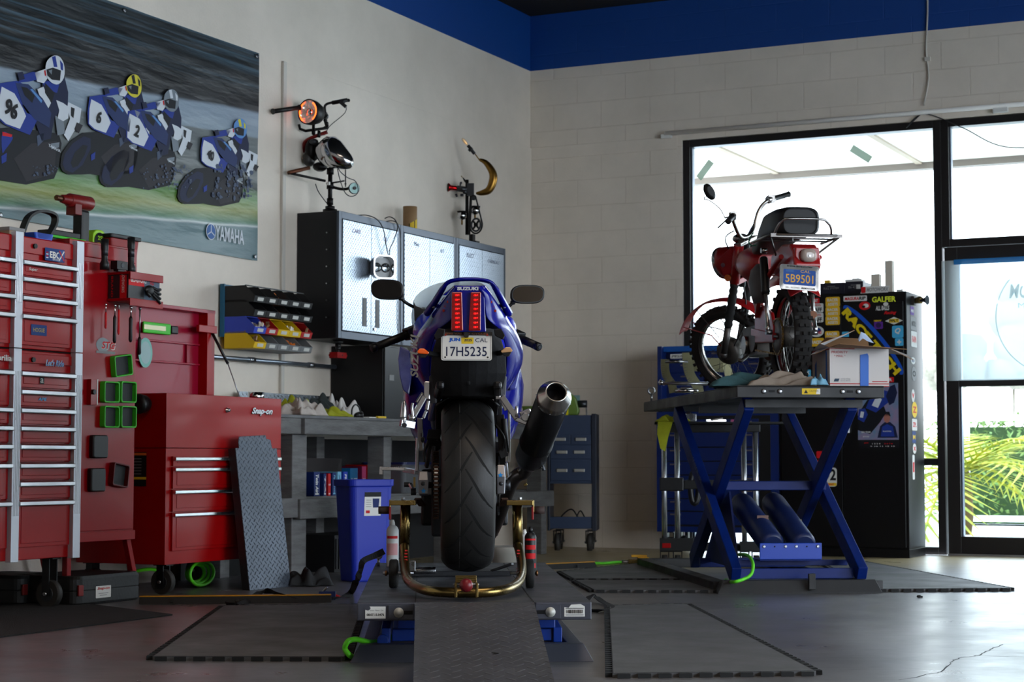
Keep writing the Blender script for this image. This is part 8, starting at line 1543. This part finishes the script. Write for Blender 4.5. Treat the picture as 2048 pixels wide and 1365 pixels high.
# --------- wheel clamp at the far end of the raised lift ---------
CDm = 11.25; P = DY(1350, 790, CDm); Q5 = Thing('wheel_clamp', 'gold zinc front wheel clamp with curved plates at the far end of the raised lift', 'wheel clamp', (P.x, CDm, TZ+.0005), rrz)
def q5(u, v, dd=0): return Q5.L(DY(u, v, CDm+dd))
zy = mat('zinc_yellow', (112,110,84), .4, .9, var=.3)
def curved(pts, w_, dd, nm='curved_plate'):
    mb = MB(); Q_ = sp([q5(u, v, dd) for u, v in pts], 5)
    for i in range(len(Q_)-1): mb.bar(Q_[i], Q_[i+1], .012, w_, zy, up=(1,0,.2))
    mb.done(nm, Q5)
curved([(1330,719),(1330,738),(1334,755),(1343,768),(1347,786)], .05, 0); curved([(1374,706),(1376,735),(1383,756),(1394,772),(1398,786)], .06, 0); curved([(1450,722),(1456,745),(1462,760)], .05, .15)
mb = MB(); mb.bar(q5(1378,729,.1), q5(1446,731,.1), .02, .085, zy); mb.cyl(q5(1330,724), q5(1376,724), .01, steel).cyl(q5(1318,767), q5(1425,768), .011, steel).cyl(q5(1350,782), q5(1396,782), .013, chrome).ball(q5(1322,766),.016,chrome,n=10).bar(q5(1318,762),q5(1330,770),.01,.02,chrome); mb.bb(q5(1340,780).x,q5(1430,780).x,-.03,.1,0,.01,zy); mb.done('clamp_rods', Q5)
# --------- blue grey cart right of the bench ---------
CC1 = W(.16, .09); Q6 = Thing('drawer_cart', 'blue grey rolling tool cart with drawers and open bottom tray by the block wall', 'tool cart', (DY(1100, 1090, 13.75).x, 13.75, 0), R(-6))
cb = mat('cart_blue_grey', (48,64,92), .5, var=.15); cbd = mat('cart_side', (26,34,50), .45)
def cz(v, u=1180): return DY(u, v, 13.75).z
def cx(u): return Q6.L(DY(u, 950, 13.75)).x
x0, x1 = cx(1100), cx(1184); zt_ = cz(831); dpt = .34
mb = MB(); mb.bb(x0,x1+.035,.0,dpt,cz(968),zt_,cb); mb.bb(x1,x1+.035,-.012,dpt,cz(1062),zt_+.01,cbd).bb(x0-.02,x0,-.01,dpt,cz(1062),zt_,cbd); mb.bb(x0,x1,.0,dpt,cz(1058),cz(1056),cb).bb(x0,x1,-.006,.01,cz(1058),cz(1034),cb); mb.done('cart_frame', Q6, bev=.003)
hnd = mat('handle_grey', (176,176,170), .4, .4)
for va, vb, sp_ in ((870,889,True),(892,918,False),(921,962,False)):
    for xa, xb in (((x0+.005,(x0+x1)/2-.003),((x0+x1)/2+.003,x1-.005)) if sp_ else ((x0+.005,x1-.005),)):
        mb = MB(); mb.bb(xa,xb,-.012,-.0005,cz(vb),cz(va),cb); d_ = mb.done('drawer', Q6, bev=.002)
        for xh in ((xa+xb)/2,) if sp_ else (x0+.09, x1-.09): mb = MB(); mb.bb(xh-.04,xh+.04,-.028,-.0125,(cz(va)+cz(vb))/2-.012,(cz(va)+cz(vb))/2+.012,hnd); mb.done('handle', d_, bev=.004)
for x in (x0+.05, x1-.02): caster(Q6, x, .05, .062, cz(1062)); caster(Q6, x, .28, .062, cz(1062))
Q7 = Thing('wire_bundle', 'tangle of black and pink wires in the bottom tray of the cart', 'wire', Q6.M @ V(((x0+x1)/2, .12, cz(1056)+.001)), R(-6))
mb = MB(); mb.tube(sp([(-.12,0,.02),(-.06,0,.1),(0,0,.13),(.05,0,.06),(.08,0,.03)]), .006, black, n=6).tube(sp([(-.1,0,.05),(0,.01,.045),(.12,0,.05)]), .005, pk, n=6).tube(sp([(.02,0,.04),(.06,0,.12),(.1,0,.06),(.13,0,.03)]), .005, black, n=6).bb(-.08,.06,-.02,.03,0,.035,stkg); mb.done('wires', Q7)
# green bench vise and yellow bottle
P = LW(1150, 828, .35); Q8 = Thing('bench_vise', 'green bench vise with a steel handle at the far end of the workbench', 'vise', Q6.M @ V((cx(1138),.12,zt_+.0005)), R(-6)); vg = mat('vise_green', (106,136,52), .45, var=.2)
mb = MB(); mb.prism([(-.08,0),(.06,0),(.075,.03),(.05,.13),(.01,.165),(-.06,.17),(-.075,.1)], TM((0,.03,0),(1,0,0),(0,0,1)), .1, vg); mb.done('jaw_body', Q8, bev=.012)
mb = MB(); mb.cyl((.06,-.02,.085),(.13,-.02,.085),.028,dsteel).cyl((.12,-.02,.1),(.135,-.03,-.1),.006,steel).ball((.135,-.03,-.1),.01,steel,n=10).bb(.03,.075,-.03,.0,.09,.15,mat('vise_teal',(110,140,140),.5)); mb.done('screw_handle', Q8)
Q9 = Thing('green_bucket', 'green plastic holder on the bench behind the exhaust', 'holder', W(.95, .45, .9190), RZL)
mb = MB(); mb.loft([[V((p[0]*k,p[1]*k,z)) for p in rrect(.09,.09,.02)] for z, k in ((0,.8),(.12,1),(.13,1.1),(.14,1.1))], vg, smooth=False); mb.done('holder_body', Q9)
mb = MB(); mb.bb(-.1,.1,-.06,.06,0,.12,black).bb(-.11,.11,-.07,.07,.05,.065,blackm); tag(mb.done('battery_charger', loc=W(1.45,.4,.919), rz=RZL, bev=.005), 'black charger box on the bench behind the motorcycle', 'charger')
Q10 = Thing('yellow_bottle', 'yellow plastic bottle beside the green vise', 'bottle', Q6.M @ V((cx(1128),.03,zt_+.0005)), R(-6)); ylb = mat('bottle_yellow', (220,204,20), .4)
mb = MB(); mb.lathe([(.03,0),(.033,.01),(.03,.06),(.014,.085),(.012,.1)], (0,0,0), (0,0,1), ylb, n=20); mb.done('bottle_body', Q10)
# ================= FLOOR: MATS, HOSES, CABLE COVERS =================
mtm = mat('rubber_mat', (62,61,61), .7, var=.3, vs=5, bump=.1, bs=80); mtd = mat('mat_gap_shade', (18,18,18), .8)  # near-black edge colour paints in the gap shadows around the teeth
def puzzle(name, lab, c, h, m=None, ts=.062):
    """interlocking rubber mat: a sheet, and dovetail teeth coloured as dark as their shaded gaps"""
    c0 = sum((V(p) for p in c), V())/4; P = [V(p)-c0 for p in c]; X = Thing(name, lab, 'floor mat', c0, 0)
    mb = MB(); mb.prism([(p.x, p.y) for p in P], Matrix.Translation((0,0,.0004)), h, m or mtm); mb.done('sheet', X)
    mb = MB()
    for k in range(4):
        a, b_ = P[k], P[(k+1) % 4]; L_ = (b_-a).length; d = (b_-a)/L_; n_ = V((d.y,-d.x,0)); n_ = -n_ if n_.dot(a) < 0 else n_; N_ = max(2, int(L_/ts)); w_ = L_/N_
        for i in range(N_):
            s0 = a+d*(w_*(i+.3)); s1 = a+d*(w_*(i+.7)); e = n_*ts*.36
            mb.prism([((q).x, (q).y) for q in (s0, s0-d*w_*.12+e, s1+d*w_*.12+e, s1)], Matrix.Translation((0,0,.0004)), h, mtd)
            g = n_*.0; mb.prism([((q).x, (q).y) for q in (s1-e*.9, s1+d*w_*.1, s1+d*w_*.5, s1+d*w_*.6-e*.9)], Matrix.Translation((0,0,h)), .0012, mtd) if False else None
        mb.prism([((q).x, (q).y) for q in (a, b_, b_-n_*.003, a-n_*.003)], Matrix.Translation((0,0,h)), .001, mtd)
    mb.done('edge_teeth', X); return X
g0 = lambda u, v: FZ(u, v)
fmt = mat('mat_grey_dusty', (98,98,99), .6, var=.3, vs=3, bump=.1, bs=60, rvar=.1)
def edges(name, lab, c, h=.014): return puzzle(name, lab, c, h, m=fmt)
edges('puzzle_mat', 'dusty grey interlocking rubber mat on the floor at the near side of the low lift', [g0(305,1322), g0(690,1323)+V((-.0,0,0)), g0(735,1215)-V((.02,0,0)), g0(448,1218)])
edges('puzzle_mat', 'dusty grey interlocking rubber mat on the floor beyond the low lift toward the window', [g0(1225,1357), g0(1632,1352), g0(1372,1214), g0(1205,1218)+V((.03,0,0))])
edges('puzzle_mat', 'dark interlocking mat reaching out from under the raised lift toward the door', [g0(1750,1185), g0(2022,1183), g0(1725,1128), g0(1640,1128)], .016)
edges('puzzle_mat', 'dark interlocking mat in front of the raised lift base, nearer of two overlapped strips', [g0(1188,1186), g0(1447,1187), g0(1400,1166), g0(1150,1166)], .014)
edges('puzzle_mat', 'dark interlocking mat in front of the raised lift base, farther strip', [g0(1148,1163), g0(1390,1163), g0(1290,1130), g0(1120,1148)], .014)
mb = MB(); pp_ = [g0(-40,1215), g0(-40,1282), g0(345,1232), g0(140,1206)]; c0 = pp_[2].copy(); mb.prism([((p-c0).x,(p-c0).y) for p in pp_], Matrix.Translation((0,0,.0005)), .006, mat('carpet_mat', (40,38,38), .95, var=.3, bump=.4, bs=200)); tag(mb.done('carpet_mat', loc=c0), 'thin dark carpet mat under the tall red tool cabinet', 'floor mat')
# cable covers with yellow edge
def cover(a, b_, lab):
    a, b_ = V(a), V(b_); X = Thing('cable_cover', lab, 'cable cover', a, math.atan2((b_-a).y, (b_-a).x)); L_ = (b_-a).length; mb = MB()
    mb.prism([(-.05,0),(.05,0),(.03,.032),(-.03,.032)], TM((0,0,0),(0,1,0),(0,0,1)), L_, mat('cover_black', (30,29,29), .6))
    mb.done('channel', X, bev=.003); mb = MB(); mb.bb(.0,L_,-.028,.02,.0325,.036,mat('cover_yellow', (214,150,30), .5)); mb.done('yellow_lid', X)
    for k in range(int(L_/.3)): mb = MB(); mb.cyl((.15+k*.3,-.045,.014),(.15+k*.3,-.052,.016),.008,blackm,n=10); mb.done('plug', X)
cover(g0(275,1210)+V((0,.05,0)), g0(660,1206)+V((0,.05,0)), 'black cable cover with a yellow lid on the floor between red chest and low lift')
cover(g0(1030,1143)+V((.0,.05,0)), g0(1185,1136)+V((0,.05,0)), 'black and yellow cable cover on the floor right of the low lift')
def hose(name, lab, pts, r, m=green, cat='hose'):
    Q_ = sp(pts, 8); o0 = Q_[0].copy(); X = Thing(name, lab, cat, o0, 0); mb = MB(); mb.tube([p-o0 for p in Q_], r, m, n=12); mb.done('hose_line', X); return X
u3 = V((0,0,1)); f = lambda u, v, h=.01: FZ(u, v)+u3*h
hose('air_hose', 'bright green air hose looping out from under the near edge of the low lift', [DY(800,1268,6.5), DY(775,1278,6.4), DY(745,1286,6.33), DY(715,1280,6.25), DY(697,1283,6.2), DY(690,1298,6.2), DY(700,1312,6.2), DY(712,1316,6.32)], .0095)
hose('air_hose', 'green air hose running along the left base of the raised lift and up into it', [f(1285,1131,.03), f(1300,1130,.03), f(1345,1146,.03), f(1400,1163,.03), f(1440,1178,.03), f(1452,1172,.03), DY(1465,1165,9.25), DY(1490,1158,9.25), DY(1503,1148,9.27), DY(1506,1130,9.3), DY(1500,1116,9.4), DY(1490,1110,9.55), DY(1478,1110,9.7)], .0085)
hose('air_hose', 'short green air hose from the cable cover to the yellow fitting', [f(1187,1134,.02), f(1210,1131,.012), f(1235,1129,.012), f(1262,1129,.012)], .0095)
X = Thing('air_fitting', 'yellow and brass air fitting joining the green hoses on the floor', 'fitting', f(1275,1129,.0), 0)
mb = MB(); mb.bb(-.06,.0,-.02,.02,.0,.03,brass).bb(-.0,.07,-.03,.03,.0,.045,mat('fitting_yellow', (206,150,30), .5)).cyl((-.1,0,.015),(-.05,0,.015),.012,steel).bb(-.04,.06,-.015,.015,.045,.06,mat('fitting_yellow')); mb.done('coupler', X, bev=.003)
# coiled hose under the red chest
c = FZ(392, 1183); X = Thing('coiled_hose', 'bright green hose coiled upright under the red tool chest', 'hose', (c.x, c.y+.28, 0), RZL)
mb = MB()
for k in range(3): mb.tube([(-.03+.012*k*0+(.105-.014*k)*math.cos(a)+.02*k*0, .02*k+.1*math.sin(a)*0+.0, .075+(.062-.008*k)*math.sin(a)) for a in [2*PI*j/40 for j in range(40)]], .0095, green, n=10, closed=True)
mb.tube(sp([(-.5,.1,.10),(-.4,.1,.11),(-.3,.1,.105),(-.2,.08,.07)]), .0095, green, n=10).cyl((-.56,.1,.1),(-.5,.1,.1),.012,steel); mb.done('hose_loops', X)
# cracks and crumbs on the floor
ck = fill('crack_dark', (30,28,27))
def crack(pts, w_=.003):
    Q_ = [FZ(u, v)+u3*.0006 for u, v in pts]; mb = MB(); rnd = random.Random(len(pts)); R_ = []
    for a, b_ in zip(Q_[:-1], Q_[1:]):
        for k in range(6): R_.append(a+(b_-a)*k/6+V((rnd.uniform(-.006,.006), rnd.uniform(-.006,.006), 0)))
    R_.append(Q_[-1])
    for i in range(len(R_)-1):
        d = (R_[i+1]-R_[i]).normalized(); s = V((-d.y, d.x, 0))*w_*rnd.uniform(.4,1); mb.poly([R_[i]-s, R_[i+1]-s, R_[i+1]+s, R_[i]+s], ck)
    o = mb.done('floor_crack'); o['kind'] = 'structure'; o['label'] = 'crack in the concrete floor'
crack([(1800,1362),(1855,1350),(1885,1345),(1905,1322),(1925,1316),(1960,1312),(1980,1300),(2006,1290)]); crack([(1952,1311),(2000,1314),(2048,1315)], .002)
mb = MB(); mb.ball((0,0,.008),(.012,.008,.008),blackr,n=10).ball((.014,.004,.006),(.006,.006,.006),blackr,n=8); tag(mb.done('rubber_crumb', loc=FZ(1838,1197)), 'tiny black rubber crumb lying alone on the bright floor', 'crumb')
